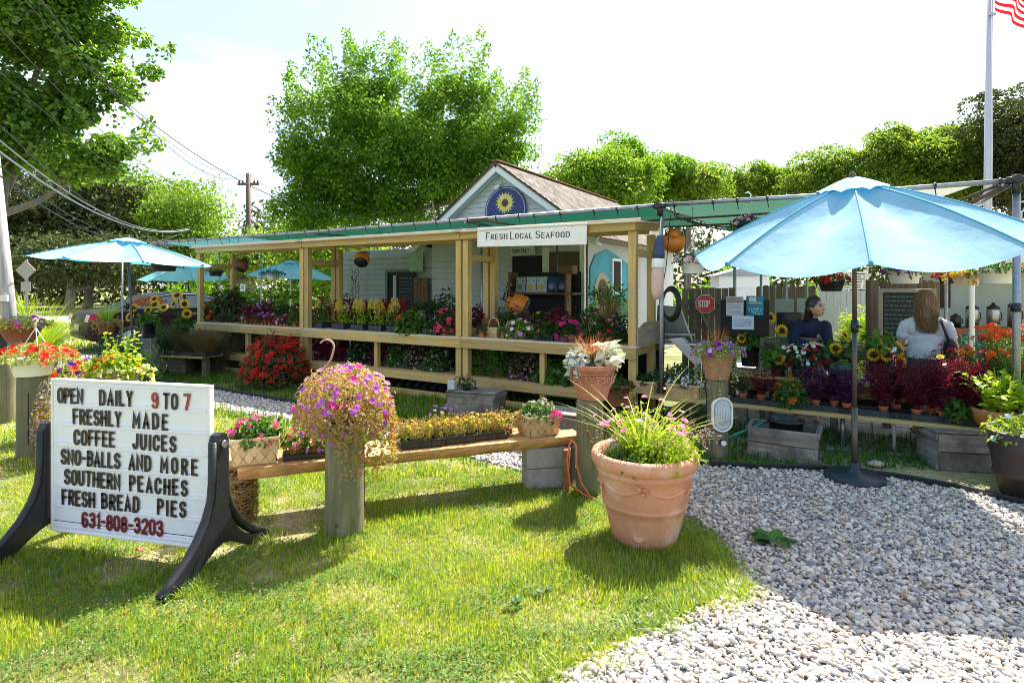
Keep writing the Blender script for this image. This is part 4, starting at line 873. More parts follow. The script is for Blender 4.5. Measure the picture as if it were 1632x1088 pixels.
def glyph(mb, ch, x0, z0, h, ws, tk, tn=None, serif=0.0, off=0.0, th=.003, slant=0):
    tn = tn or tk
    for st in GL[ch]:
        p = arr([(x0 + q[0] * h * ws + slant * q[1] * h, z0 + q[1] * h) for q in st]); n = len(p); d = np.gradient(p, axis=0)
        seg = p[1:] - p[:-1]; seg = seg / (np.linalg.norm(seg, axis=1, keepdims=True) + 1e-9)
        L = []; R_ = []
        closed = np.allclose(p[0], p[-1], atol=1e-6)
        for i in range(n):
            a = seg[i - 1] if i > 0 else (seg[-1] if closed else seg[0]); b = seg[i] if i < n - 1 else (seg[0] if closed else seg[-1])
            m_ = a + b; nm = np.linalg.norm(m_); m_ = m_ / nm if nm > .3 else b; nn = np.array([-m_[1], m_[0]]); k = 1 / max(.45, abs(np.dot(nn, [-b[1], b[0]])))
            w = (tn + (tk - tn) * abs(m_[1]) ** 1.2) * .5 * k
            e = np.zeros(2)
            if not closed and not serif: e = -a * tk * .4 if i == 0 else (b * tk * .4 if i == n - 1 else e)
            L.append(p[i] + nn * w + e); R_.append(p[i] - nn * w + e)
        V = [[q[0], -off - th, q[1]] for q in L] + [[q[0], -off - th, q[1]] for q in R_]; V += [[q[0], -off, q[2]] for q in V]
        f = [[i, n + i, n + i + 1, i + 1] for i in range(n - 1)]; f += [[i, i + 1, 2 * n + i + 1, 2 * n + i] for i in range(n - 1)] + [[n + i + 1, n + i, 3 * n + i, 3 * n + i + 1] for i in range(n - 1)]
        mb.add(V, f)
        if serif and not closed:
            for q, s_ in ((p[0], seg[0]), (p[-1], seg[-1])):
                if abs(s_[1]) > .6: mb.box((q[0], -off - th / 2, q[1]), (serif * 2, th * .96, tn * .9), None, .0003)
                elif abs(s_[0]) > .9: mb.box((q[0], -off - th / 2, q[1]), (tn * .9, th * .96, serif * 1.5), None, .0003)
def text_w(t, h, ws, sp_, big=1.0):
    x = 0
    for i, c in enumerate(t):
        if c == ' ': x += .34 * h * ws; continue
        hh = h * (big if (i == 0 or t[i - 1] == ' ') else 1); x += GW[c] * hh * ws + sp_
    return x - sp_
def textp(par, t, x, z, h, ws, tk, tn=None, sp_=.02, serif=0, off=0, big=1.0, th=.003, mat=None):
    for i, c in enumerate(t):
        if c == ' ': x += .34 * h * ws; continue
        k = big if (i == 0 or t[i - 1] == ' ') else 1; q = MB(); glyph(q, c, 0, 0, h * k, ws, tk, tn, serif, off, th); P('letter', par, q, mat, loc=(x, 0, z)); x += GW[c] * h * k * ws + sp_
def text(mb, t, x, z, h, ws, tk, tn=None, sp_=.02, serif=0, off=0, big=1.0, th=.003):
    for i, c in enumerate(t):
        if c == ' ': x += .34 * h * ws; continue
        k = big if (i == 0 or t[i - 1] == ' ') else 1; glyph(mb, c, x, z, h * k, ws, tk, tn, serif, off, th); x += GW[c] * h * k * ws + sp_
    return x

# ================================================================ DISPLAY STANDS
sE = [sp(314, 0), sp(484, 0) - .02, sp(736, 0) - .02, sp(1013, 0)]
ZS, ZL, ZB = .93, .37, 2.42
def stand(s0, s1, label, right_end=False):
    L = s1 - s0; t = T('display_stand', label, 'display stand', SW(s0, 0), SANG, 'timber display stands'); pw = .095
    for x in (pw / 2, L - pw / 2):
        beam(t, 'post', (x, .05, 0), (x, .05, ZB - .112), pw, pw, M_pine); beam(t, 'post', (x, .75, 0), (x, .75, ZB - .10), pw, pw, M_pine)
        beam(t, 'tie', (x, .10, 2.06), (x, .70, 2.06), .04, .09, M_pine)
        beam(t, 'side_beam', (x, .02, ZB - .05), (x, 1.0, ZB + .02), .05, .1, M_pine)
        beam(t, 'shelf_side_rail', (x, .02, ZS - .075), (x, 1.1, ZS - .075), .04, .11, M_pine)
        beam(t, 'end_stop', (x, .1, ZS + .055), (x, .68, ZS + .055), .03, .10, M_pine)
    beam(t, 'short_post', (L * .5, .05, .02), (L * .5, .05, ZS - .03), .075, .075, M_pine)
    beam(t, 'top_beam', (-.01, -.02, ZB - .055), (L + .01, -.02, ZB - .055), .045, .105, M_pine)
    beam(t, 'back_beam', (.1, .82, ZB - .03), (L - .1, .82, ZB - .03), .04, .1, M_pine)
    beam(t, 'shelf_front_rail', (-.02, -.025, ZS - .085), (L + .02, -.025, ZS - .085), .045, .135, M_pine)
    beam(t, 'lower_front_rail', (.0, -.025, ZL - .065), (L, -.025, ZL - .065), .04, .115, M_pine)
    beam(t, 'toe_rail', (.0, -.03, .055), (L, -.03, .055), .04, .10, M_pine)
    P('shade_backing', t, MB().box((L / 2, 1.06, .45), (L - .02, .01, .86), None, .001), M_dark)  # added black sheet standing in for the deep shade under the shelves
    n = 8; bw = 1.12 / n
    for k in range(n): beam(t, 'shelf_board', (-.03, -.048 + bw * (k + .5), ZS - .009), (L + .03, -.048 + bw * (k + .5), ZS - .009), bw - .006, .022, M_pine_top if k == 0 else M_pine, .002)
    for k in range(6): beam(t, 'lower_shelf_board', (0.0, .01 + .13 * (k + .5), ZL - .006), (L, .01 + .13 * (k + .5), ZL - .006), .124, .02, M_pine, .002)
    o = MB().box((L / 2, .46, 0), (L + .16, 1.16, .018), Matrix.Rotation(.075, 3, 'X')); P('roof_sheet', t, o, M_pine_top, loc=(0, 0, ZB + .035))
    P('roof_edge', t, MB().box((L / 2, -.055, ZB + .012), (L + .16, .022, .05)), M_pine_top)
    return t
st1 = stand(sE[0], sE[1], 'leftmost timber display stand bay with small terracotta pots')
st2 = stand(sE[1] + .03, sE[2], 'middle timber display stand bay with the yellow celosia trays')
st3 = stand(sE[2] + .03, sE[3], 'right timber display stand bay under the seafood sign')
eb = T('end_board', 'grey weathered plywood board standing on the right end of the display shelf', 'board', SW(sE[3] + .015, .28, ZS + .004), SANG + PI / 2)
P('panel', eb, MB().prism([(-.26, 0), (.82, 0), (.82, .10), (.60, .26), (.02, .27), (-.26, .19)], .022), wood('grey_plywood', (.28, .22, .17), (.46, .38, .31), knots=False, bump=.5))

# ---- seafood sign
dd = SW(sp(848, -.1), -.1); sg_ = T('seafood_sign', 'long white board with dark serif lettering FRESH LOCAL SEAFOOD', 'sign', SW(sp(761, -.1), -.1, 0), SANG)
sL = sp(935, -.1) - sp(761, -.1); zt = DP(761, 361.5, SW(sp(761, -.1), -.1).y).z; zb_ = DP(761, 392, SW(sp(761, -.1), -.1).y).z
zt2 = DP(935, 353, SW(sp(935, -.1), -.1).y).z; zb2 = DP(935, 388, SW(sp(935, -.1), -.1).y).z
sh_ = (zt + zt2) / 2 - (zb_ + zb2) / 2; sg_.location.z = (zb_ + zb2) / 2; sg_.rotation_euler = (0, -(zb2 - zb_) / sL, SANG)
P('board', sg_, MB().box((sL / 2, 0, sh_ / 2), (sL, .018, sh_), None, .003), M_white)
M_ink = plain('dark_ink', (.012, .012, .014), .6, .1)
tm_ = MB(); hh = sh_ * .25; wsc = 1.0
W_ = text_w('FRESH LOCAL SEAFOOD', hh, 1.0, .0, 1.32); spc = (sL * .80 - text_w('FRESH LOCAL SEAFOOD', hh, 1.25, 0, 1.32)) / 18
textp(sg_, 'FRESH LOCAL SEAFOOD', sL * .093, sh_ * .37, hh, 1.25, .0135, .006, spc, .010, .0095, 1.32, mat=M_ink)
for x_, z_ in ((.09, .86), (.88, .90)): P('screw', sg_, MB().tube([(sL * x_, -.008, sh_ * z_), (sL * x_, -.014, sh_ * z_)], .008, 8), M_iron)

# ---- round sign lettering (upper edge of a word shows above the pipe)
lw = MB(); text(lw, 'SAVOUR', -.30, -.24, .11, 1.0, .016, .009, .02, .012, .030, 1.3); P('lettering', sg, lw, plain('pale_lettering', (.55, .60, .72), .6))

# ================================================================ CANOPY
M_tarpg = cloth('green_tarp', (.016, .085, .058), .14, (.04, .24, .16), wr=.4, ws=2.2)
M_tarpb = cloth('teal_tarp', (.10, .28, .33), .2, (.16, .42, .48), wr=.4, ws=2.2)
M_tarpw = cloth('white_tarp', (.42, .44, .40), .28, (.55, .58, .50), wr=.4, ws=2.2)
M_tarpm = cloth('mint_tarp', (.045, .15, .11), .2, (.12, .32, .23), wr=.4, ws=2.2)
cp = T('market_canopy', 'long green tarpaulin canopy on a galvanised pipe frame over the stands', 'canopy', (0, 0, 0))
ZP = 2.60
def tarp(s0, s1, w0, w1, zf, zb, mat, seed, nm='tarp', taper=0):
    r = np.random.default_rng(seed); nx, ny = int((s1 - s0) * 6) + 2, int((w1 - w0) * 6) + 2; V = []
    for j in range(ny):
        for i in range(nx):
            a, b = i / (nx - 1), j / (ny - 1); z = zf + (zb - zf) * b - .09 * math.sin(PI * b) * (.6 + .4 * math.sin(a * (s1 - s0) * 2.1 + seed)) + .02 * math.sin(a * 31 + b * 5)
            V.append(SW(s0 + (s1 - s0) * a + taper * b * (1 if a > .5 else 0) * (a - .5) * 2, w0 + (w1 - w0) * b, z))
    f = np.array([[j * nx + i, j * nx + i + 1, (j + 1) * nx + i + 1, (j + 1) * nx + i] for j in range(ny - 1) for i in range(nx - 1)]); P(nm, cp, MB().add(V, f, True), mat)
sC, sR, sX = sp(240, .1), sp(1052, .1), sp(1620, .1)
tarp(sC, sE[0] + 1.3, .12, 3.2, ZP, ZP + .1, M_tarpb, 1); tarp(sE[0] + 1.27, sR, .12, 3.12, ZP + .004, ZP + .06, M_tarpg, 2)
tarp(sR + .03, sR + 2.4, .12, 5.4, ZP + .002, ZP + .12, M_tarpm, 3); tarp(sR + 2.37, sX - .25, .12, 5.0, ZP + .006, ZP + .10, M_tarpw, 4, taper=-.9)
P('front_pipe', cp, MB().tube([SW(sC, .1, ZP), SW(3, .1, ZP - .01), SW(sR, .1, ZP + .01)], .024, 10).tube([SW(sR, .1, ZP + .012), SW(11, .1, ZP - .01), SW(sX + .1, .1, ZP + .0)], .024, 10), M_galv)
P('rear_pipe', cp, MB().tube([SW(sC, 3.12, ZP + .10), SW(sR, 3.12, ZP + .06), SW(sX - 1, 3.4, ZP + .1)], .02, 8), M_galv)
for s_ in (sC + .1, sE[1], sE[2], sR + .02, sR + 1.6, sR + 3.2, sX - .1): P('rafter_pipe', cp, MB().tube([SW(s_, .1, ZP - .03), SW(s_, 3.3, ZP + .03)], .018, 8), M_galv)
for w_ in (1.1, 2.1): P('purlin_pipe', cp, MB().tube([SW(sC, w_, ZP - .05), SW(sX - .6, w_, ZP - .05)], .014, 8), M_iron)
for px_, w_, r_p in ((1054, .14, .026), (1620, .12, .03), (768, 1.25, .024), (888, 2.9, .02), (1171, 2.0, .022), (1092, 2.9, .018), (1213, 3.0, .02), (1253, 3.0, .018), (1286, 3.3, .018), (1508, 1.8, .02), (1549, 2.2, .03), (350, 1.4, .02), (416, 2.4, .016), (533, 1.6, .02), (190 + 5, .6, .02)):
    s_ = sp(px_, w_); P('post', cp, MB().tube([SW(s_, w_, 0), SW(s_, w_, ZP - .02)], r_p, 10), M_white if px_ == 1549 else M_galv)
for s_ in (sR, sX): P('corner_joint', cp, MB().tube([SW(s_ - .07, .1, ZP), SW(s_ + .07, .1, ZP)], .035, 10).tube([SW(s_, .1, ZP - .12), SW(s_, .1, ZP + .05)], .034, 10).tube([SW(s_, .02, ZP), SW(s_, .2, ZP)], .033, 10), M_black)
P('post_clamp', cp, MB().tube([SW(sX, .12, 1.42), SW(sX, .12, 1.5)], .04, 12), M_black)
s_ = sp(765, .1); P('swivel_bracket', cp, MB().tube([SW(s_ - .12, .04, ZP - .02), SW(s_ + .16, .04, ZP - .02)], .03, 8).tube([SW(s_ + .12, .04, ZP - .04), SW(s_ + .75, .5, ZP - .14)], .014, 8).tube([SW(s_ + .02, .04, ZP - .02), SW(s_ + .02, .04, ZP - .14)], .02, 8), M_iron)
P('brace_pipe', cp, MB().tube([SW(sX - 1.15, 1.1, 2.0), SW(sX - .05, .1, ZP - .03)], .02, 8).tube([SW(sX - 1.3, 1.4, 2.15), SW(sX - .05, .1, ZP)], .014, 8), M_iron)
tie = MB().lathe([(.026, -.012), (.034, 0), (.026, .012)], 8, (0, 0, 0), R=Matrix.Rotation(PI / 2, 3, 'Y')).tube([(0, 0, -.03), (.01, .01, -.1)], .005, 4, False).mesh('tie', M_black)
k = 0; s_ = sC + .3
while s_ < sX:
    P('tie', cp, tie, M_black, loc=SW(s_, .1, ZP), rot=(0, 0, SANG)); s_ += .36 + .12 * math.sin(k * 1.7); k += 1
# rope and cable tangle under the canopy
rg = np.random.default_rng(12)
for i, (a, b, sg0) in enumerate([((sR - 5.6, .3), (sR - 3.4, .5), .06), ((sR - 4.6, .2), (sR - 2.2, .4), .09), ((sR + .1, .4), (sR + 1.3, 1.2), .12), ((sR + .1, .6), (sR + 1.0, 2.0), .10), ((sR - 2.0, .5), (sR - .4, .7), .07), ((.3, .3), (2.8, .5), .08), ((3.6, .4), (5.4, .6), .05)]):
    t = np.linspace(0, 1, 14)[:, None]; A, B = arr(SW(*a, ZP - .1)), arr(SW(*b, ZP - .12)); q = A * (1 - t) + B * t; q[:, 2] -= sg0 * 4 * (t * (1 - t))[:, 0]
    o = T('hanging_cable', 'dark cable looped along the underside of the canopy', 'cable', A, 0, 'cables under the canopy'); m_ = MB().tube(q - A, .010, 5, False); n = 60; idx = rg.integers(0, 14, n)
    m_.scatter(ICO[0], ICO[1], q[idx] - A + rg.normal(size=(n, 3)) * .022, rg.normal(size=(n, 3)), rg.normal(size=(n, 3)), rg.uniform(.006, .015, n)); P('cable', o, m_, M_black)

# ================================================================ RIGHT BENCHES
bn = T('plank_bench', 'long low plank bench holding plant trays on the right of the market', 'bench', SW(sE[3] + .1, -.02), SANG); BL = sp(1600, 0) - sE[3] - .1
beam(bn, 'front_plank', (0, .02, ZL - .012), (BL, .02, ZL - .012), .16, .035, M_pine); beam(bn, 'rear_plank', (0, .2, ZL - .013), (BL, .2, ZL - .013), .17, .033, M_pine); beam(bn, 'inner_plank', (0, .38, ZL - .014), (BL, .38, ZL - .014), .16, .033, M_pine)
for x in (.5, 1.6, BL - 1.25, BL - .15): P('leg', bn, MB().tube([(x, .2, 0), (x, .2, ZL - .03)], .022, 8), M_galv)
b2 = T('raised_plank_shelf', 'raised plank shelf behind the burgundy plants on the right', 'shelf', SW(sE[3] + 1.0, .62), SANG); B2 = BL - 1.2
beam(b2, 'plank', (0, 0, .60), (B2, 0, .60), .2, .035, M_pine); beam(b2, 'plank', (0, .22, .60), (B2, .22, .60), .2, .034, M_pine); beam(b2, 'back_plank', (0, .34, .45), (B2, .34, .45), .03, .14, M_pine)
P('shade_backing', b2, MB().box((B2 / 2, .37, .30), (B2, .01, .34), None, .001), M_dark)  # black sheet added so the gap behind the raised shelf reads as shade
for x in (.1, B2 * .5, B2 - .1): beam(b2, 'leg', (x, .1, 0), (x, .1, .58), .08, .08, M_grey)
ct = T('service_counter', 'rough wooden service counter where the attendant leans', 'counter', SW(sp(1262, 1.35), 1.35), SANG); CLn = 1.0
beam(ct, 'counter_top', (-.35, .15, .93), (1.1, .15, .93), .5, .045, wood('counter_wood', (.16, .14, .07), (.30, .25, .13))); beam(ct, 'apron', (-.3, -.08, .84), (1.05, -.08, .84), .03, .12, M_grey)
for x in (-.25, 1.0): beam(ct, 'leg', (x, .0, 0), (x, .0, .9), .09, .09, M_grey)

# ================================================================ BOLLARD POSTS AND LOG RAIL
def bollard(px, py, r, ztop, label, g=None):
    p = GP(px, py); t = T('wooden_bollard', label, 'bollard', p, random.uniform(0, 6), 'round wooden bollards along the verge')
    mb = MB(); n = 22; rg = np.random.default_rng(int(px)); w = rg.uniform(-.004, .004, n); rows = []
    mb.lathe([(r * 1.02, 0), (r, ztop * .3), (r * .985, ztop * .7), (r * .97, ztop - .012), (r * .94, ztop), (0, ztop + .002)], 26); P('log', t, mb, M_log)
    ck = MB().box((0, -r * .97, ztop * .5), (.006, .02, ztop * .62)).box((r * .7, -r * .69, ztop * .62), (.005, .02, ztop * .4), rotz(.8)); P('drying_crack', t, ck, M_dark); return t
bA = bollard(549, 846, .127, .74, 'thick round wooden bollard under the big mound of pink flowers')
bB = bollard(940, 782, .110, .74, 'round wooden bollard under the patterned terracotta pot right of the log rail')
bC = bollard(1143, 727, .100, .745, 'round wooden bollard carrying the oval bulkhead lamp')
bD = bollard(52, 728, .125, .785, 'round wooden bollard under the white tub at the left')
bE = bollard(8, 672, .125, .74, 'round wooden bollard at the left edge of the picture')
bF = bollard(182, 716, .12, .60, 'round wooden bollard behind the letter board carrying the grey tub')
# oval bulkhead lamp on bollard C
bl = T('bulkhead_lamp', 'oval ribbed glass bulkhead lamp with white rim on the right bollard', 'lamp', GP(1143, 727) + Vector((0, -.112, .435)))
def stad(w, h, n=12): return [(w / 2 * math.cos(a), (h - w) / 2 + w / 2 * math.sin(a)) for a in np.linspace(0, PI, n)] + [(w / 2 * math.cos(a), -(h - w) / 2 + w / 2 * math.sin(a)) for a in np.linspace(PI, 2 * PI, n)]
P('backplate', bl, MB().prism(stad(.17, .30), .04, None, (0, .02, 0)), M_offw)
P('glass', bl, MB().prism(stad(.145, .275), .05, None, (0, -.014, 0)), M_clear)
rb = MB()
for x in np.linspace(-.06, .06, 9): rb.tube([(x, -.037, -.10 + abs(x) * .5), (x, -.044, 0), (x, -.037, .10 - abs(x) * .5)], .0045, 6)
P('glass_ribs', bl, rb, plain('ribbed_glass', (.62, .66, .72), .15, .1, 10, coat=.8))
o_ = stad(.18, .312, 14); P('rim', bl, MB().tube([(x, -.03, z) for x, z in o_ + [o_[0]]], .011, 8), M_white)
pc = T('photocell', 'small round grey sensor on the bollard below the bulkhead lamp', 'sensor', GP(1145, 727) + Vector((.0, -.105, .165)))
P('housing', pc, MB().tube([(0, .02, 0), (0, -.03, 0)], .03, 16), M_black); P('lens', pc, MB().tube([(0, -.031, 0), (0, -.038, 0)], .026, 16), M_white)
hs = T('hose', 'short stiff green hose running from the bollard towards the crate', 'hose', GP(1152, 727) + Vector((0, -.06, .19)))
P('hose_tube', hs, MB().tube([(0, 0, 0), (.3, .12, .07), (.62, .25, .15)], .012, 8), plain('green_hose', (.01, .24, .16), .4))
# log rail on blocks and hay
R0, R1 = GP(376, 741, .42), GP(921, 688, .42)
lr = T('log_rail', 'split log laid flat as a bench between the bollards, carrying flower trays', 'log rail', (0, 0, 0))
def halflog(a, b, r, flip=False, sc=.95):
    a, b = arr(a), arr(b); R = frame(b - a); L = np.linalg.norm(b - a); th = np.linspace(PI, 2 * PI, 12); n = len(th); V = []; rg = np.random.default_rng(int(L * 100))
    xs = np.linspace(0, L, 14)
    for x in xs: k = 1 + .03 * math.sin(x * 9) ; V += [a + R @ np.array([x, r * k * math.cos(t), r * k * sc * math.sin(t)]) for t in th]
    m = MB(); f = [[i * n + j, i * n + j + 1, (i + 1) * n + j + 1, (i + 1) * n + j] for i in range(13) for j in range(n - 1)] + [[(i + 1) * n, (i + 1) * n + n - 1, i * n + n - 1, i * n] for i in range(13)]
    m.add(V, f + [list(range(n)), list(range(13 * n + n - 1, 13 * n - 1, -1))], False); return m
ud = (R1 - R0).normalized(); nd_ = Vector((-ud.y, ud.x, 0))
P('front_half_log', lr, halflog(R0 + Vector((0.02, 0, 0)), R1, .105), M_half); P('rear_half_log', lr, halflog(R0 - ud * .12 + nd_ * .2, R1 + nd_ * .22 - ud * .1, .10), M_half)
cbk = T('cinder_block_pier', 'grey concrete block pier holding up the right end of the log rail', 'concrete blocks', GP(876, 780) + Vector((0, .12, 0)), math.atan2(ud.y, ud.x) - .15)
for k in range(2): P('block', cbk, MB().box((0, 0, .168 * k + .083), (.42, .2, .163), None, .006), M_conc, label='upper block' if k else 'lower block')
ln = T('brick_spacer', 'rust red board standing against the concrete blocks beside the bollard', 'board', GP(903, 778) + Vector((.02, .02, .0)), -.3); P('board', ln, MB().box((0, 0, .17), (.05, .22, .33)), plain('rust_board', (.26, .09, .03), .8, .3, 9))
hb = T('straw_bale', 'small brown straw bale under the left end of the log rail', 'straw bale', GP(378, 826), .3)
P('bale_core', hb, MB().lathe([(0, 0), (.12, .01), (.135, .10), (.125, .26), (.11, .32), (0, .325)], 16, squash=(.85, 1)), plain('dark_straw', (.06, .035, .012), .9)); m_ = MB(); rg = np.random.default_rng(3); n = 1500; a = rg.uniform(0, 6.28, n); z = rg.uniform(0, .33, n)
m_.scatter(NARROW[0], NARROW[1], np.stack([.125 * np.cos(a), .145 * np.sin(a), z], 1), np.stack([-np.sin(a) + .5 * rg.normal(size=n), np.cos(a), rg.normal(size=n) * .9], 1), np.stack([np.cos(a), np.sin(a), 0 * a], 1), np.stack([rg.uniform(.05, .13, n), np.full(n, .02), np.full(n, .05)], 1)); P('straws', hb, m_, leafm('straw_stalk', [(.16, .085, .025), (.30, .19, .07), (.08, .045, .015)], .1))
oc = T('extension_cord', 'orange cord looped over the end of the log rail beside the bollard', 'cord', (0, 0, 0)); a = GP(905, 700, .42)
P('cord', oc, MB().tube([a + Vector(v) for v in ((.03, -.1, .02), (.0, -.14, .0), (-.02, -.15, -.12), (.0, -.14, -.3), (.10, -.16, -.38), (.2, -.2, -.41))], .0085, 6).tube([a + Vector(v) for v in ((.0, -.1, .03), (.05, -.15, .0), (.05, -.16, -.15), (.09, -.15, -.3), (.16, -.18, -.4))], .0085, 6), M_cord)

# ================================================================ UMBRELLAS
M_umb = cloth('blue_canopy_cloth', (.36, .62, .77), .36, (.10, .50, .85), wr=.8, ws=2.4)
M_umb_t = cloth('teal_canopy_cloth', (.25, .62, .66), .45, (.22, .66, .72), wr=.2, ws=3)
M_seam = plain('canopy_seam', (.04, .32, .48), .7)
def umbrella(label, loc, R, zr, za, tilt, tdir, mat, rot=0.0, lean=None, base=True, sag=.05, drop=.0, group='market umbrellas', polemat=None):
    t = T('market_umbrella', label, 'umbrella', loc, 0, group); N = 8; A = 2 * PI / N; H = za - zr
    axis = Vector((-tdir.y, tdir.x, 0)); TM = Matrix.Translation((0, 0, zr)) @ Matrix.Rotation(tilt, 4, axis)
    nr, na = 14, 14; V = []
    def pt(u, a, vent=False):          # u 0..1 from hub to rim, a in panel
        k = abs(a) / (A / 2); r = R * u * math.cos(A / 2) / math.cos(a); edge = 1 - (.035 if drop == 0 else -.012) * (1 - k * k) * u * u
        r *= edge; z = H * (1 - u) ** 1.0 * 1.0 + .10 * H * math.sin(PI * u) * (1 if k > 2 else k) - sag * (1 - k ** 2) * math.sin(PI * u * .8) * 1.2 - drop * (1 - k * k) * u ** 6
        return (r * math.cos(a), r * math.sin(a), z)
    us = np.linspace(.09, 1, nr); an = np.linspace(-A / 2, A / 2, na)
    V = [pt(u, a) for u in us for a in an]; f = np.array([[i * na + j, (i + 1) * na + j, (i + 1) * na + j + 1, i * na + j + 1] for i in range(nr - 1) for j in range(na - 1)])
    pm = MB().add(V, f, True).mesh('canopy_panel', mat)
    vv = [];
    for u in np.linspace(0, 1, 6):
        for a in an: r = .23 * R * u / (R and 1) * R / R; k = abs(a) / (A / 2); rr = .20 * R * u; vv.append((rr * math.cos(a), rr * math.sin(a), H + .045 - (.19 * H) * u ** 1.3 - (.02 * (1 - k * k) if u > .7 else 0) + (.018 * math.sin(k * PI) if u > .9 else 0)))
    vm = MB().add(vv, np.array([[i * na + j, (i + 1) * na + j, (i + 1) * na + j + 1, i * na + j + 1] for i in range(5) for j in range(na - 1)]), True).mesh('vent_flap', mat)
    q0, q1 = arr(pt(.05, A / 2)), arr(pt(1.0, A / 2)); q0[2] -= .02; q1[2] -= .012
    rib = MB().tube([q0, (q0 + q1) / 2 + arr([0, 0, .02]), q1 * arr([.985, .985, 1])], .008, 6).mesh('rib', M_pole)
    h0 = arr([0, 0, H * .05]); md = (q0 + q1) / 2 + arr([0, 0, .015]); strut = MB().tube([h0 + arr([0, 0, -.05]), md], .006, 5).mesh('strut', M_pole)
    seam = MB().tube([arr(pt(u, A / 2)) + arr([0, 0, .001]) for u in np.linspace(.1, 1, 8)], .007, 5, False).mesh('seam', M_seam)
    tip = MB().lathe([(0, -.02), (.014, -.015), (.016, .01), (0, .022)], 8, arr(pt(1.0, A / 2))).mesh('tip_cap', M_seam)
    for k in range(N):
        RZ = TM @ Matrix.Rotation(rot + k * A, 4, 'Z')
        for nm, me in (('canopy_panel', pm), ('vent_flap', vm), ('rib', rib), ('strut', strut), ('seam', seam), ('tip_cap', tip)): P(nm, t, me, mat, mtx=RZ)
    P('finial', t, MB().lathe([(0, H + .03), (.03, H + .035), (.022, H + .07), (0, H + .085)], 12), M_pole, mtx=TM)
    P('pole', t, MB().tube([(0, 0, .04), (0, 0, .62)], .024, 14).tube([(0, 0, .6), (0, 0, 1.3)], .0195, 14).tube([(0, 0, 1.32), (0, 0, zr + H * .4)], .0185, 14) if lean is None else MB().tube([(lean[0], lean[1], 0), (0, 0, zr + H * .8)], .02, 12), polemat or M_pole)
    P('crank_housing', t, MB().tube([(0, 0, 1.26), (0, 0, 1.36)], .03, 12).tube([(0, -.02, 1.31), (.02, -.07, 1.31)], .011, 8), M_black)
    P('hub', t, MB().lathe([(.02, 0), (.04, 0), (.04, .06), (.02, .06)], 14), M_black, mtx=TM)
    if base: P('base', t, MB().lathe([(0, .0), (.23, 0), (.235, .015), (.232, .045), (.215, .058), (.08, .066), (.045, .09), (.036, .16), (.028, .16)], 40), plain('base_resin', (.012, .02, .032), .45, .3, 8, .1))
    return t
umbrella('big light blue umbrella with a black round base on the gravel at the right', GP(1362, 765), 1.31, 1.996, 2.535, .157, Vector((-.643, -.766, 0)), M_umb, rot=math.radians(-116.8 + 22.5), sag=.06, drop=.055)
umbrella('light blue umbrella with a leaning dark pole at the left of the market', DP(203, 456, 9.8).xy.to_3d(), 1.32, 2.07, 2.43, .05, Vector((1, 0, 0)), M_umb, rot=.35, lean=(.17, -.05), base=False)
umbrella('distant teal umbrella seen left of the stand beyond the parked car', DP(300, 456, 18).xy.to_3d(), 1.35, 1.86, 2.38, .03, Vector((0, -1, 0)), M_umb_t, rot=.2, base=True)
umbrella('distant teal umbrella with a white pole seen through the left bay', DP(463, 456, 18).xy.to_3d(), 1.35, 1.92, 2.42, .05, Vector((1, 0, 0)), M_umb_t, rot=.5, base=True, polemat=M_white)

# ================================================================ LETTER BOARD
B0, B1 = Vector((-2.93, 3.70, 0)), Vector((-1.79, 3.43, 0)); lbw = (B1 - B0).length; la = math.atan2((B1 - B0).y, (B1 - B0).x)
zl0, zl1 = .10, 1.055
lb = T('letter_board', 'white changeable letter board sign on curved black legs in the front lawn', 'sign', B0, la); H_ = zl1 - zl0
M_board = plain('board_face', (.80, .83, .93), .35, .035, 3, .03)
tl = .02; P('panel', lb, MB().box((lbw / 2, 0, zl0 + H_ / 2), (lbw - .004, .03, H_ - .004), None, .004), M_board)
for k in range(8):
    z = zl0 + .028 + k * (H_ - .05) / 7.0; P('track_rail', lb, MB().box((lbw / 2, -.018, z), (lbw - .03, .006, .012), None, .002).box((lbw / 2, -.0175, z + .020), (lbw - .03, .005, .004), None, .001), M_board)
fr = MB().box((lbw / 2, -.002, zl1), (lbw + .02, .042, .016)).box((lbw / 2, -.002, zl0), (lbw + .02, .042, .016)).box((0, -.002, zl0 + H_ / 2), (.018, .041, H_ - .016)).box((lbw, -.002, zl0 + H_ / 2), (.018, .041, H_ - .016)); P('edge_frame', lb, fr, M_white)
M_lk = plain('black_letter', (.022, .016, .014), .5, .1); M_lr = plain('red_letter', (.36, .045, .03), .5, .1); M_lc = plain('crimson_letter', (.17, .008, .018), .5, .1)
rowsT = [[('OPEN', .040, .215, 0), ('DAILY', .32, .54, 0), ('9', .656, .695, 1), ('TO', .725, .82, 0), ('7', .852, .895, 1)], [('FRESHLY', .145, .465, 0), ('MADE', .535, .76, 0)], [('COFFEE', .15, .425, 0), ('JUICES', .535, .81, 0)],
         [('SNO-BALLS', .062, .46, 0), ('AND', .51, .655, 0), ('MORE', .71, .94, 0)], [('SOUTHERN', .085, .46, 0), ('PEACHES', .515, .88, 0)], [('FRESH', .07, .295, 0), ('BREAD', .335, .58, 0), ('PIES', .69, .87, 0)], [('631-808-3203', .205, .73, 2)]]
LM = {}
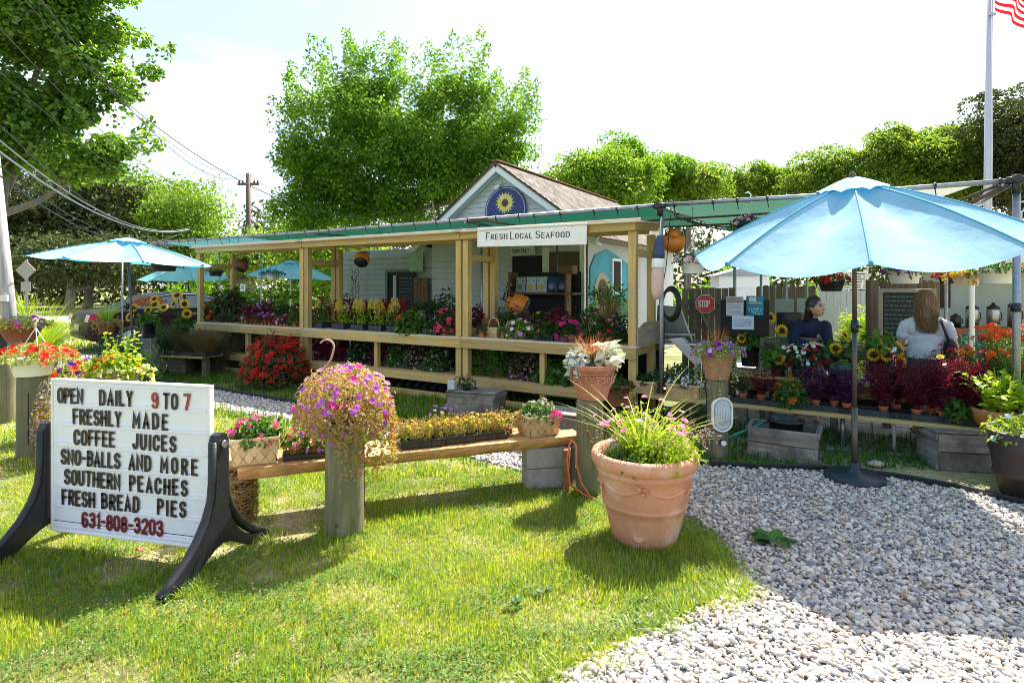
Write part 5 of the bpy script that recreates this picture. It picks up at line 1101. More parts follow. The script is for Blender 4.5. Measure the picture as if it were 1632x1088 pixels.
for k, row in enumerate(rowsT):
    zc = zl1 - H_ * (.100 + .1345 * k); h = H_ * .088
    for wd, f0, f1, cm in row:
        tot = (f1 - f0) * lbw; wsc = .80; nat = sum(GW[c] for c in wd) * h * wsc; gap = (tot - nat) / max(1, len(wd) - 1); x = f0 * lbw + .009; gap = (tot - .018 - nat) / max(1, len(wd) - 1)
        for c in wd:
            key = (c, cm)
            if key not in LM: q = MB(); glyph(q, c, 0, 0, h, wsc, .0165, .0155, 0, 0, .0025); LM[key] = q.mesh('letter', (M_lk, M_lr, M_lc)[cm])
            P('letter', lb, LM[key], M_lk, loc=(x, -.0215, zc - h / 2 + random.uniform(-.002, .002)), rot=(0, random.uniform(-.03, .03), 0)); x += GW[c] * h * wsc + gap
def leg(x, nm):
    # upright, arched feet front and back, tapered mould ribs
    o = []; th = .06
    outer = [(-.045, .74), (-.03, .775), (.0, .785), (.03, .775), (.045, .74), (.045, .45), (.05, .34), (.08, .24), (.15, .15), (.24, .085), (.36, .045), (.42, .04), (.425, .0), (.33, .0), (.22, .03), (.13, .085), (.06, .12), (0, .135), (-.06, .12), (-.13, .085), (-.22, .03), (-.33, 0), (-.425, .0), (-.42, .04), (-.36, .06), (-.26, .12), (-.17, .2), (-.10, .30), (-.06, .40), (-.05, .5)]
    m = MB().prism([(a, b) for a, b in outer], th, Matrix.Rotation(PI / 2, 3, 'Z'), (x, 0, 0))
    fl = [(-.045, .74), (-.05, .5), (-.06, .40), (-.10, .30), (-.17, .2), (-.26, .12), (-.36, .06), (-.425, .02)]
    for s in (1, -1):
        q = [(x, s * a * -1 if s < 0 else a, b) for a, b in fl]
        m.tube([(x, a * s, b) for a, b in fl], [.026, .025, .026, .028, .028, .027, .025, .022], 8)
    P(nm, lb, m, plain('moulded_black_plastic', (.012, .013, .017), .42, .25, 14, .15)); P('bolt_socket', lb, MB().tube([(x + (.034 if x > .5 else -.034), 0, .72), (x + (.046 if x > .5 else -.046), 0, .72)], .022, 12), M_steel)
    P('foot_hole', lb, MB().tube([(x - .037, -.36, .05), (x + .037, -.36, .05)], .012, 10), M_dark)
leg(-.055, 'leg'); leg(lbw + .055, 'leg')
P('spreader_bar', lb, MB().tube([(-.05, 0, .16), (lbw + .05, 0, .16)], .016, 8), M_black)
# ================================================================ POTTED PLANTS, TRAYS AND TUBS
def put(name, label, cat, loc, cont, fol, fl=(), rz=None, group=None, seed=None, z0=None, dz=0):
    seed = seed if seed is not None else abs(hash((label, round(loc[0], 2)))) % 99991 if False else int(abs(loc[0]) * 977 + abs(loc[1]) * 331 + len(label) * 17 + (loc[2] if len(loc) > 2 else 0) * 71) % 99991
    r = np.random.default_rng(seed); t = T(name, label, cat, loc, SANG if rz is None else rz, group); z = 0.0; hx = hy = .08
    if cont:
        k = cont[0]
        if k == 'pot': z = pot(t, *cont[1:4], *(cont[4:] if len(cont) > 4 else ())); hx = hy = cont[1]
        elif k == 'tray': z = tray(t, *cont[1:]); hx, hy = cont[1] / 2, cont[2] / 2
        elif k == 'basket': z = basket(t, *cont[1:]); hx, hy = cont[1] / 2, cont[2] / 2
    if z0 is not None: z = z0
    z += dz; shell = None; pts = None
    for i, f in enumerate(fol):
        kind, kw, mat = f; mb = MB(); kw = dict(kw)
        if kind == 'mound':
            kw.setdefault('rx', hx * 1.1); kw.setdefault('ry', hy * 1.15 if 'rx' not in f[1] else kw['rx']); _, sh = mound(mb, kw.pop('n'), kw.pop('rx'), kw.pop('rz'), z + kw.pop('dz', 0), kw.pop('L'), rng=r, **kw); shell = sh if shell is None or i == 0 else shell
        elif kind == 'upright': pts = upright(mb, kw.pop('n'), kw.pop('h'), kw.pop('spread'), z, kw.pop('L'), rng=r, **kw)
        elif kind == 'grid':                # upright stems spread over the tray
            nx, ny = kw.pop('nx'), kw.pop('ny'); h = kw.pop('h'); L = kw.pop('L'); ps = []
            for a in range(nx):
                for b in range(ny):
                    q = upright(mb, kw.get('per_cell', 2), h * r.uniform(.8, 1.15), .03, z, L, rng=r, c=(-hx + 2 * hx * (a + .5) / nx, -hy + 2 * hy * (b + .5) / ny), per=kw.get('per', 10), base=.01, tm=kw.get('tm', LEAF), wide=kw.get('wide', 1), lo=kw.get('lo', .15)); ps.append(q)
            pts = (np.concatenate([p[0] for p in ps]), np.concatenate([p[1] for p in ps]))
        elif kind == 'sprays': pts = sprays(mb, kw.pop('n'), kw.pop('h'), kw.pop('spread'), z, rng=r, **kw)
        elif kind == 'trails':
            tp__ = trails(mb, kw.pop('n'), kw.pop('R', hx), z, kw.pop('length'), kw.pop('L'), rng=r, **kw)
        P('foliage', t, mb, mat)
    for f in fl:
        key, n, size = f[:3]; tm = f[3] if len(f) > 3 else FLOWER; src = f[4] if len(f) > 4 else 'shell'
        if src == 'tips' and pts is not None: idx = r.permutation(len(pts[0]))[:n]; Pp, N_ = pts[0][idx], pts[1][idx]
        elif src == 'trail': idx = r.permutation(len(tp__))[:n]; Pp = tp__[idx]; N_ = rdir(len(idx), .3, r)
        else: Pp, N_ = shell(n, f[5] if len(f) > 5 else 1.04)
        if src == 'clump':            # flower heads gathered into a few bunches
            nc = max(1, n // 7); Cc, Cn = shell(nc * 2, 1.06); nc = min(nc, len(Cc)); idx = r.integers(0, nc, n); N_ = rdir(n, .9, r); N_[:, 1] -= .5; Pp = Cc[idx] + N_ * size * 1.6
        FL(t, Pp, N_, size, tm, PM[key] if isinstance(key, str) else key, r)
    return t
def plume(mb, P_, h, w, rng):              # feathery celosia heads
    for p in P_:
        n = 46; t = rng.random(n); a = rng.uniform(0, 6.28, n); rr = w * (1 - t) ** .8; q = p + np.stack([np.cos(a) * rr, np.sin(a) * rr, t * h], 1)
        mb.scatter(NARROW[0], NARROW[1], q, np.stack([np.cos(a) * .5, np.sin(a) * .5, np.ones(n)], 1), rng.normal(size=(n, 3)), h * .28)

# ---- foreground -------------------------------------------------
# mounded hanging basket standing on bollard A
g = put('flower_mound', 'huge mound of rosy golden foliage with magenta flowers on the thick bollard', 'flowering plant', (bA.location.x + .0, bA.location.y, .74), ('pot', .17, .12, .13, M_black), [
    ('mound', dict(n=5600, rx=.315, ry=.30, rz=.27, L=.030, dz=-.01, shell=.6, low=-.75, lump=.10, tm=NARROW, wide=1.7), leafm('mound_leaf', [(.24, .34, .05), (.56, .26, .20), (.26, .38, .05), (.58, .44, .14), (.64, .28, .30), (.40, .40, .06)], .45, tb=1.25)),
    ('trails', dict(n=64, R=.24, length=.52, L=.034, per=20, out=.09, a0=-1.5, a1=.5), M_gold), ('trails', dict(n=34, R=.22, length=.22, L=.028, per=12, out=.10), M_pinkfol)],
    [('violet', 85, .023, TRUMPET), ('magenta', 30, .022, TRUMPET), ('palepink', 190, .014, FLOWER), ('pink', 110, .013, FLOWER)], 0, seed=11)
o = P('flowers', g, flowers(*[(lambda a: (np.stack([.26 * np.cos(a), .25 * np.sin(a) , RNG.uniform(-.18, .05, 26)], 1), np.stack([np.cos(a), np.sin(a), 0 * a], 1)))(RNG.uniform(-2.4, .6, 26))][0], .02, TRUMPET), PM['violet'])
hk = MB().tube([(.0, 0, .95 - .62), (-.035, 0, 1.0 - .62), (-.075, 0, .985 - .62), (-.09, 0, .94 - .62)], .006, 6, False)
# curved basket hanger sticking up from the mound
hw_ = MB(); zc = .50
hw_.tube([(-.02 + .05 * math.cos(t), 0, zc + .05 * math.sin(t)) for t in np.linspace(2.6, -.3, 10)] + [(.01, 0, zc - .08), (-.03, 0, zc - .14)], .007, 6)
for dx, dy in ((-.09, 0), (.07, .05), (.08, -.05)): hw_.tube([(-.03, 0, zc - .14), (dx - .02, dy, .26)], .0035, 5, False)
P('hanger', g, hw_, plain('pinkish_plastic', (.45, .27, .24), .5)).location = (-.10, 0, 0)
og = T('orange_flower_plant', 'low plant with small orange flowers behind the thick bollard', 'flowering plant', GP(602, 765)); m_ = MB(); upright(m_, 9, .42, .16, 0, .035, NARROW, 12, np.random.default_rng(2), base=.05); P('foliage', og, m_, M_gold)
P('flowers', og, flowers(arr([[.05, -.05, .30], [.0, -.08, .27], [-.05, 0, .25], [.12, -.05, .38], [.03, -.02, .22], [-.02, -.06, .33], [-.10, -.1, .08], [.08, 0, .28]]), np.tile([0, -1., .3], (8, 1)), .028, POM), PM['zinnia'])
def on_rail(px, f=0.0):                    # point on top of the log rail below a pixel column (f towards the back)
    A, B = R0 + nd_ * f, R1 + nd_ * f; r = (px - CX) / F; d = B - A; k = (r * A.y - A.x) / (d.x - r * d.y); q = A + d * k; q.z = .423; return q
ra = math.atan2(ud.y, ud.x)
put('flower_basket', 'splint basket of pink and white vincas at the left end of the log rail', 'basket of flowers', on_rail(407, .05), ('basket', .27, .17, .185, 4, 2, .02), [
    ('mound', dict(n=520, rx=.16, ry=.12, rz=.15, L=.045), M_green), ('upright', dict(n=12, h=.20, spread=.12, L=.04, per=7), M_green)],
    [('hotpink', 14, .032, FLOWER, 'shell', 1.15), ('magenta', 6, .034, FLOWER, 'shell', 1.2), ('palepink', 8, .026, FLOWER)], ra, seed=5)
put('pot_pair', 'black carrier with two small terracotta pots of pink and red impatiens on the log rail', 'potted plants', on_rail(487, .03), ('tray', .29, .13, .045, 2, 1, M_black), [], (), ra, seed=6)
for i, (px_, c1, n1, lab) in enumerate(((471, 'salmon', 16, 'small terracotta pot of coral pink flowers, left one in the black carrier'), (503, 'pink', 5, 'small terracotta pot of green leaves and few flowers, right one in the black carrier'))):
    put('impatiens_pot', lab, 'potted plant', on_rail(px_, .02) + Vector((0, 0, .02)), ('pot', .052, .036, .085, M_terra_sm), [('mound', dict(n=190, rx=.085, rz=.13, L=.042), M_green)], [('hotpink', n1, .024, FLOWER), (c1, n1, .026, FLOWER)], ra, seed=7 + i)
    if i == 0: P('plant_tag', bpy.data.objects['impatiens_pot'], MB().prism(stad(.025, .04), .002, None, (-.0, -.055, .09)), M_white)
for i, (px_, lab) in enumerate(((668, 'left black seedling flat of golden plants on the log rail'), (722, 'middle black seedling flat of golden plants on the log rail'), (772, 'right black seedling flat of yellow flowered plants on the log rail'))):
    put('seedling_flat', lab, 'seedling tray', on_rail(px_, .09 + .02 * i), ('tray', .315, .25, .062, 4, 2, M_black), [('grid', dict(nx=5, ny=4, h=.15, L=.026, tm=NARROW, per=11, wide=1.5, per_cell=4), M_gold), ('grid', dict(nx=4, ny=3, h=.13, L=.028, tm=NARROW, per=9, wide=1.6, per_cell=3), M_pinkfol), ('grid', dict(nx=5, ny=3, h=.12, L=.028, per=8, per_cell=2), M_lime)],
        [('yellow', (16, 44, 50)[i], .016, POM, 'tips'), ('peach', 14, .009, POM, 'tips')], ra, seed=20 + i)
put('seedling_pot', 'brown pot of pale yellow sedum at the right end of the seedling flats', 'potted plant', on_rail(806, .1), ('pot', .065, .05, .08, M_terra_dk), [('mound', dict(n=420, rx=.12, rz=.14, L=.024, tm=NARROW, wide=1.7), M_gold)], [('white', 6, .014), ('peach', 6, .012)], ra, seed=27)
put('flower_basket', 'splint basket of pink red and white flowers at the right end of the log rail', 'basket of flowers', on_rail(858, .06), ('basket', .265, .19, .17, 4, 2, .02), [('mound', dict(n=620, rx=.17, ry=.13, rz=.13, L=.038), M_green)],
    [('white', 30, .015), ('palepink', 22, .022), ('scarlet', 10, .024), ('magenta', 12, .030, FLOWER, 'clump')], ra + .15, seed=8)
# patterned pot on bollard B
def banded_pot(par, rt, rb, h, mat, bands, seg=32, stip=None, shape=None):
    pr = shape or [(0, 0), (rb, 0), (rb * 1.02, .006), (rb + (rt - rb) * .55, h * .5), (rt * .93, h * .84), (rt * .98, h * .845), (rt, h * .86), (rt * 1.02, h * .97), (rt, h), (rt * .9, h * .99), (rt * .86, h * .8), (0, h * .8)]
    P('pot', par, MB().lathe(pr, seg), mat)
    for z_, r_, w_ in bands: P('moulding', par, MB().lathe([(r_, z_ - w_), (r_ + w_ * .9, z_ - w_ * .5), (r_ + w_ * .9, z_ + w_ * .5), (r_, z_ + w_)], seg), mat)
    P('soil', par, MB().disc((0, 0, h * .9), rt * .88, seg), M_soil)
t = put('patterned_pot_plant', 'stippled terracotta pot of dusty miller and red grass on the bollard by the log rail', 'potted plant', (bB.location.x + .02, bB.location.y, .745), None, [
    ('sprays', dict(n=120, h=.28, spread=.55, w=.005, bend=.18, base=.07), M_redgrass), ('mound', dict(n=420, rx=.10, rz=.13, L=.036, dz=-.02), M_green),
    ('mound', dict(n=230, rx=.09, rz=.16, L=.055, tm=ROUND, c=(-.12, -.04), low=-.4, dz=-.02), M_silver), ('mound', dict(n=70, rx=.08, rz=.15, L=.12, tm=LEAF, c=(.12, -.02), dz=.03), leafm('cream_leaf', [(.70, .72, .66), (.80, .80, .76), (.60, .64, .50)], .2, tb=1)),
    ('sprays', dict(n=26, h=.24, spread=1.3, w=.006, bend=.4, base=.08), leafm('straw_grass', [(.50, .34, .16), (.62, .50, .28)], .3))], [], 0, seed=9, z0=.27)
banded_pot(t, .195, .115, .285, M_terra_dk if False else plain('mottled_terracotta', (.46, .19, .125), .7, .12, 12, .3, dirt=(.52, .28, .2)), [(.10, .143, .006), (.215, .178, .005)])
sp_m = MB(); rg = np.random.default_rng(1); n = 420; a = rg.uniform(PI, 2 * PI, n); z = rg.uniform(.13, .20, n); rr = .115 + .08 * (z / .26) + .012
sp_m.scatter(ICO[0], ICO[1], np.stack([rr * np.cos(a), rr * np.sin(a), z], 1), np.stack([np.cos(a), np.sin(a), 0 * a], 1), np.tile([0, 0, 1.], (n, 1)), rg.uniform(.003, .0055, n), True); o = P('stippling', t, sp_m, plain('stipple_terra', (.60, .32, .24), .8)); o['kind'] = 'stuff'
put('dark_red_pot_plant', 'dark red pot of green leaves just behind the patterned terracotta pot', 'potted plant', GP(994, 700) + Vector((.0, .35, .30)), ('pot', .15, .10, .24, M_terra_dk), [('mound', dict(n=330, rx=.17, rz=.10, L=.05), M_dkgreen), ('trails', dict(n=9, length=.3, L=.035), M_green)], [('dkred', 8, .02)], 0, seed=10)
# the big terracotta planter
pl = T('terracotta_planter', 'very big terracotta planter with garland relief standing on the lawn edge', 'planter', GP(1027, 857), .3); pl.scale = (.97, .97, .97)
ph, prt, prb = .60, .345, .215
prof = [(0, 0), (.20, 0), (.215, .012), (.238, .10), (.262, .20), (.275, .245), (.284, .25), (.288, .262), (.282, .274), (.285, .28), (.305, .40), (.318, .465), (.326, .47), (.328, .478), (.322, .485), (.324, .50), (.334, .507), (.352, .52), (.360, .545), (.360, .572), (.350, .592), (.332, .60), (.316, .594), (.306, .57), (.300, .50), (0, .50)]
P('pot_body', pl, MB().lathe([(a * .99, b) for a, b in prof], 72), plain('weathered_terracotta', (.60, .28, .17), .8, .12, 5, .3, bscale=70, dirt=(.74, .54, .43)))
P('soil', pl, MB().disc((0, 0, .545), .305, 40), M_soil)
ga = MB(); rg = np.random.default_rng(4)
def onpot(a, z, o=0): r = np.interp(z, [.0, .245, .28, .47], [.21, .273, .284, .316]) * .99 + o; return arr([r * math.cos(a), r * math.sin(a), z])
for k in range(6):
    a0 = k * PI / 3; q = [onpot(a0 + u * PI / 3, .435 - .055 * math.sin(u * PI), .002) for u in np.linspace(.08, .92, 12)]; ga.tube(q, [.008, .011, .013, .014, .015, .015, .015, .015, .014, .013, .011, .008], 8)
    c = onpot(a0, .40, .004)
    for j in range(9): d = rg.normal(size=3) * arr([.018, .018, .03]); ga.scatter(ICO[0], ICO[1], [c + d * .8], [[1, 0, 0]], [[0, 0, 1]], [rg.uniform(.009, .016)], True)
P('garland_relief', pl, ga, bpy.data.materials['weathered_terracotta'])
ms_ = MB(); c = onpot(-2.25, .10, -.004); Rm = frame([math.cos(-2.25 + PI / 2), math.sin(-2.25 + PI / 2), 0]); ms_.lathe([(.0, .006), (.03, .005), (.034, .008), (.038, .004), (.040, 0)], 24, c, True, R=np.stack([Rm[:, 0], arr([0, 0, 1]), arr([math.cos(-2.25), math.sin(-2.25), 0])], 1))
P('round_stamp', pl, ms_, bpy.data.materials['weathered_terracotta'])
t = T('planter_flowers', 'lime foliage pink flowers and long grass blades growing in the big terracotta planter', 'flowering plant', pl.location + Vector((0, 0, .515)))
r_ = np.random.default_rng(15); m_ = MB(); mound(m_, 1500, .28, .10, 0, .028, rng=r_, low=-.1, lump=.3); P('foliage', t, m_, M_green)
m_ = MB(); mound(m_, 1700, .20, .26, 0, .036, NARROW, r_, low=0, wide=1.5, c=(.12, -.08), lump=.4, shell=.3); mound(m_, 1100, .15, .33, 0, .036, NARROW, r_, low=0, wide=1.5, c=(-.03, .04), lump=.4, shell=.3); P('foliage', t, m_, M_lime)
m_ = MB(); sprays(m_, 90, .36, .55, 0, .005, r_, .25, (0, .02), .12); P('grass_blades', t, m_, M_lime)
m_ = MB(); sprays(m_, 34, .58, .95, 0, .014, r_, .42, (0, .05), .08); sprays(m_, 14, .72, .9, 0, .012, r_, .5, (0, .05), .06); P('long_blades', t, m_, leafm('yellow_blade', [(.36, .42, .06), (.56, .54, .16)], .4))
m_ = MB(); tips_ = sprays(m_, 34, .36, .75, 0, .0022, r_, .1, (0, 0), .14); P('flower_stems', t, m_, M_green)
FL(t, tips_[0][:24], tips_[1][:24], .024, POM, PM['pink'], r_); FL(t, tips_[0][24:] + arr([.0, -.03, -.02]), tips_[1][24:], .022, FLOWER, PM['palepink'], r_)
m_ = MB(); tp2 = sprays(m_, 60, .22, .9, .05, .002, r_, .3, (.18, -.1), .08); mq = MB(); pp = np.repeat(tp2[0], 7, 0) + r_.normal(size=(420, 3)) * arr([.012, .012, .02]); mq.scatter(NARROW[0], NARROW[1], pp, r_.normal(size=(420, 3)), r_.normal(size=(420, 3)), .014); P('flower_stems', t, m_, M_lime); P('flowers', t, mq, PM['palepink'])
m_ = MB(); upright(m_, 7, .26, .12, 0, .03, LEAF, 10, r_, c=(-.27, .02), base=.02); P('side_shoots', t, m_, M_gold)
m_ = MB(); mound(m_, 260, .07, .16, 0, .03, ROUND, r_, c=(-.14, .15)); P('foliage', t, m_, M_silver)
# pot on bollard C
t = put('ivy_pot_plant', 'tapered woven clay pot overflowing with purple petunias and ivy on the lamp bollard', 'potted plant', (bC.location.x, bC.location.y, .75), None, [
    ('sprays', dict(n=110, h=.26, spread=.75, w=.005, bend=.15, base=.05), M_redgrass), ('mound', dict(n=1100, rx=.25, ry=.2, rz=.12, L=.032, dz=-.02, low=-.3), leafm('variegated_leaf', [(.34, .42, .08), (.22, .34, .06), (.60, .62, .35)], .4)),
    ('trails', dict(n=30, R=.16, length=.5, L=.030, per=15, out=.03), leafm('ivy_leaf', [(.20, .26, .06), (.36, .40, .14), (.50, .50, .28)], .35))], [('violet', 34, .023, TRUMPET), ('lilac', 20, .02, TRUMPET), ('purple', 12, .02, TRUMPET)], 0, seed=12, z0=.27)
M_claypot = plain('woven_clay', (.40, .20, .12), .8, .2, 20, .4); banded_pot(t, .165, .105, .27, M_claypot, [(.04 + .035 * k, .107 + .0082 * k, .009) for k in range(6)])
# baskets on the plank bench
for px_, lx, lab, fo, flw in ((1031, .22, 'smaller splint basket of green herbs on the plank bench left of the lamp bollard', M_dkgreen, [('white', 3, .012)]), (1091, .36, 'larger splint basket of pale blue and white petunias left of the lamp bollard', M_green, [('palepink', 14, .027, TRUMPET), ('white', 20, .027, TRUMPET), (petal('pale_blue', [(.55, .68, .82), (.7, .78, .86)]), 12, .026, TRUMPET)])):
    put('flower_basket', lab, 'basket of flowers', SH(px_, .10, ZL + .005), ('basket', lx, .18, .15, 5 if lx > .3 else 3, 2, .012), [('mound', dict(n=420, rx=lx * .55, ry=.12, rz=.10, L=.04), fo)], flw, seed=int(px_))
# white tub on bollard D, petunias
t = put('white_tub_plant', 'white ribbed hanging tub of red petunias standing on a bollard at the left', 'potted plant', (bD.location.x, bD.location.y, .79), ('pot', .19, .14, .17, M_white, 28, .12, .04), [('mound', dict(n=1100, rx=.38, ry=.26, rz=.15, L=.04, low=-.12, tm=LEAF), leafm('pale_petunia_leaf', [(.30, .38, .10), (.42, .46, .14), (.20, .30, .06)], .4)), ('sprays', dict(n=30, h=.26, spread=.9, w=.004), M_green)],
    [('scarlet', 30, .042, TRUMPET), ('red', 14, .045, TRUMPET)], 0, seed=31)
hw_ = MB(); hw_.tube([(.03, 0, .17 + .28), (.03, 0, .17 + .34), (.05, 0, .53), (.03, 0, .55), (.0, 0, .53)], .009, 6)
for dx, dy in ((-.17, 0), (.17, .06), (.14, -.1)): hw_.tube([(.03, 0, .17 + .29), (dx, dy, .16)], .0045, 5, False)
P('hanger', t, hw_, M_white)
put('purple_petunia_plant', 'purple and red petunias spilling between the white tub and the letter board', 'flowering plant', GP(96, 700) + Vector((.0, .1, .55)), ('pot', .16, .11, .15, M_black), [('mound', dict(n=1200, rx=.32, ry=.25, rz=.20, L=.038, low=-.5), leafm('pale_petunia_leaf2', [(.30, .38, .08), (.42, .46, .12)], .4)), ('trails', dict(n=12, length=.2, L=.03), M_lime)],
    [('scarlet', 22, .042, TRUMPET), ('purple', 34, .036, TRUMPET)], 0, seed=32)
st_ = T('plant_stand', 'low wooden plant stand hidden under the purple petunias', 'stand', GP(96, 700) + Vector((0, .1, 0))); P('leg', st_, MB().box((0, 0, .27), (.16, .16, .54)), M_grey)
put('lobelia_trail_plant', 'trailing pale pink and gold lobelia hanging right of the left bollard', 'flowering plant', GP(84, 740) + Vector((0, 0, 0)), None, [('mound', dict(n=1500, rx=.17, ry=.15, rz=.34, L=.026, dz=.36, low=-.9, shell=.3, tm=NARROW, wide=1.7), M_pinkfol)], [('lilac', 110, .014), ('palepink', 60, .014), ('purple', 10, .018)], 0, seed=33)
put('golden_grass_plant', 'golden grassy plant just behind the top left corner of the letter board', 'flowering plant', GP(128, 720) + Vector((0, 0, .55)), None, [('mound', dict(n=1400, rx=.26, ry=.2, rz=.24, L=.035, tm=NARROW, wide=1.4), M_gold)], [('palepink', 40, .014)], 0, seed=34)
t = put('grey_tub_plant', 'grey brown tub of lime coleus and orange flowers behind the letter board', 'potted plant', (bF.location.x + .02, bF.location.y, .605), ('pot', .225, .16, .22, plain('taupe_resin', (.22, .17, .15), .6, .1, 8), 30, .14, .06), [('mound', dict(n=560, rx=.2, rz=.16, L=.075, tm=BIGLEAF), M_lime), ('upright', dict(n=9, h=.36, spread=.14, L=.09, per=9, tm=BIGLEAF, base=.1), M_lime), ('trails', dict(n=9, length=.26, L=.06, per=8, tm=ROUND, a0=-1.4, a1=.6, out=.1), leafm('pale_lime_leaf', [(.56, .62, .20), (.68, .70, .34)], .35, tb=1.1))], [('orange', 26, .032, POM), ('zinnia', 10, .03, POM), ('pink', 4, .03)], 0, seed=35)
t = put('terracotta_bowl_plant', 'wide terracotta bowl of pink and purple flowers at the left edge', 'potted plant', GP(14, 640) + Vector((0, .2, .86)), ('pot', .30, .17, .24, M_terra_dk), [('mound', dict(n=800, rx=.34, rz=.14, L=.05), leafm('bowl_leaf', [(.30, .40, .08), (.45, .5, .12)], .4))], [('magenta', 22, .035, TRUMPET), ('violet', 14, .03, TRUMPET)], 0, seed=36)
sd = T('plant_stand', 'wooden pedestal under the terracotta bowl at the left edge', 'stand', (t.location.x, t.location.y, 0)); P('leg', sd, MB().box((0, 0, .43), (.22, .22, .855)), M_grey)
t = put('dark_bowl_plant', 'dark grey pot of pale green leaves behind the terracotta bowl', 'potted plant', DP(4, 456, 9.0).xy.to_3d() + Vector((0, 0, .70)), ('pot', .30, .22, .30, plain('slate_resin', (.10, .09, .12), .5)), [('mound', dict(n=700, rx=.36, rz=.18, L=.06), M_lime)], [('violet', 8, .03)], 0, seed=37)
sd = T('plant_stand', 'box stand under the dark grey pot at the left edge', 'stand', (t.location.x, t.location.y, 0)); P('leg', sd, MB().box((0, 0, .35), (.3, .3, .695)), M_grey)
t = put('spiky_planter', 'dark pot with spiky yellow green dracaena and dusty miller beside the leaning pole', 'potted plant', DP(42, 456, 10.2).xy.to_3d() + Vector((0, 0, .82)), ('pot', .17, .12, .24, M_black), [('sprays', dict(n=44, h=.58, spread=.85, w=.02, bend=.2, base=.04), M_lime), ('mound', dict(n=260, rx=.18, rz=.13, L=.06, tm=ROUND), M_silver)], [('hotpink', 8, .04)], 0, seed=38)
sd = T('plant_stand', 'post stand under the spiky planter beside the leaning pole', 'stand', (t.location.x, t.location.y, 0)); P('leg', sd, MB().box((0, 0, .41), (.16, .16, .815)), M_grey)
t = T('ornamental_grass', 'big soft clump of yellow green ornamental grass beside the leaning pole', 'plant', DP(58, 456, 14).xy.to_3d()); m_ = MB(); sprays(m_, 900, 1.5, .9, 0, .014, np.random.default_rng(3), .45, base=.3); P('blades', t, m_, M_lime)
# plants round the left umbrella
t = put('spiky_planter', 'terracotta pot with a spiky lime dracaena on a thin metal stand near the car', 'potted plant', DP(170, 456, 9.6).xy.to_3d() + Vector((0, 0, .87)), ('pot', .155, .10, .19, M_terra_dk), [('sprays', dict(n=60, h=.42, spread=.8, w=.016, bend=.12, base=.03), M_lime), ('mound', dict(n=300, rx=.22, rz=.10, L=.045, low=-.6), M_gold), ('trails', dict(n=14, length=.22, L=.035), M_gold)], [], 0, seed=39)
sd = T('metal_plant_stand', 'thin black wire stand under the spiky terracotta pot', 'stand', (t.location.x, t.location.y, 0)); m_ = MB()
for a in range(3): m_.tube([(.14 * math.cos(a * 2.1), .14 * math.sin(a * 2.1), 0), (.1 * math.cos(a * 2.1), .1 * math.sin(a * 2.1), .86)], .008, 6)
P('frame', sd, m_, M_black)
for i, (px_, d, h, rx, mt, lab) in enumerate(((190, 9.4, .62, .42, M_bluegreen, 'rounded blue green rosemary bush behind the lime coleus tub'), (214, 9.0, .52, .34, M_dkgreen, 'dark green feathery shrub right of the rosemary bush'))):
    t = T('herb_bush', lab, 'shrub', DP(px_, 456, d).xy.to_3d()); m_ = MB(); mound(m_, 3200, rx, h * 1.25, 0, .06, NARROW, np.random.default_rng(40 + i), low=0, wide=1.3); upright(m_, 90, h * 1.4, .34, 0, .05, NARROW, 22, np.random.default_rng(40 + i), base=rx * .8, lo=.05); P('foliage', t, m_, mt)
pb = T('left_plant_bench', 'low plank bench of grasses between the left umbrella and the stand', 'bench', DP(232, 456, 10.9).xy.to_3d(), -.28); beam(pb, 'plank', (0, 0, .38), (1.55, 0, .38), .5, .04, M_pine); 
for x in (.1, 1.4): beam(pb, 'leg', (x, 0, 0), (x, 0, .36), .1, .1, M_grey)
for i, (x, mt, lab, h, nm) in enumerate(((.2, M_dkgreen, 'dark green sedge tray at the left of the low plank bench', .34, 'sedge_tray'), (.62, M_dkgreen, 'green sedge tray in the middle of the low plank bench', .30, 'sedge_tray'), (1.05, leafm('purple_grass', [(.10, .05, .06), (.14, .12, .05), (.08, .04, .05)], .3), 'purple brown grass tray on the low plank bench', .34, 'sedge_tray'), (1.42, leafm('bronze_grass', [(.16, .08, .06), (.20, .16, .06)], .3), 'bronze grass tray at the right end of the low plank bench', .32, 'sedge_tray'))):
    q = pb.matrix_basis @ Vector((x, -.05, .40)); put(nm, lab, 'plant tray', q, ('tray', .38, .36, .08, 3, 2), [('sprays', dict(n=1100, h=h * 1.45, spread=.7, w=.007, bend=.3, base=.21), mt)], [], -.28, seed=44 + i)
gw = MB()
for i, (x, y, mt, lab, h) in enumerate(((.35, .62, M_grassy, 'tall green fountain grass behind the low plank bench', 1.0), (1.05, .7, leafm('smoky_grass', [(.14, .12, .08), (.22, .20, .12), (.16, .08, .10)], .3), 'smoky purple fountain grass behind the low plank bench', .95))):
    q = pb.matrix_basis @ Vector((x, y, 0)); t = T('fountain_grass', lab, 'plant', q); m_ = MB(); sprays(m_, 1800, h, .65, 0, .009, np.random.default_rng(50 + i), .4, base=.34); P('blades', t, m_, mt)
mm = T('mum_mound', 'rusty orange mound of flowers beyond the car roof', 'flowering plant', DP(238, 456, 12.2).xy.to_3d() + Vector((0, 0, 1.28))); m_ = MB(); mound(m_, 600, .32, .16, 0, .05, rng=np.random.default_rng(6)); P('foliage', mm, m_, petal('rust', [(.50, .16, .05), (.42, .12, .04)])); 
sd = T('plant_stand', 'tall stand under the rusty orange flower mound', 'stand', (mm.location.x, mm.location.y, 0)); P('leg', sd, MB().box((0, 0, .64), (.1, .1, 1.28)), M_grey)
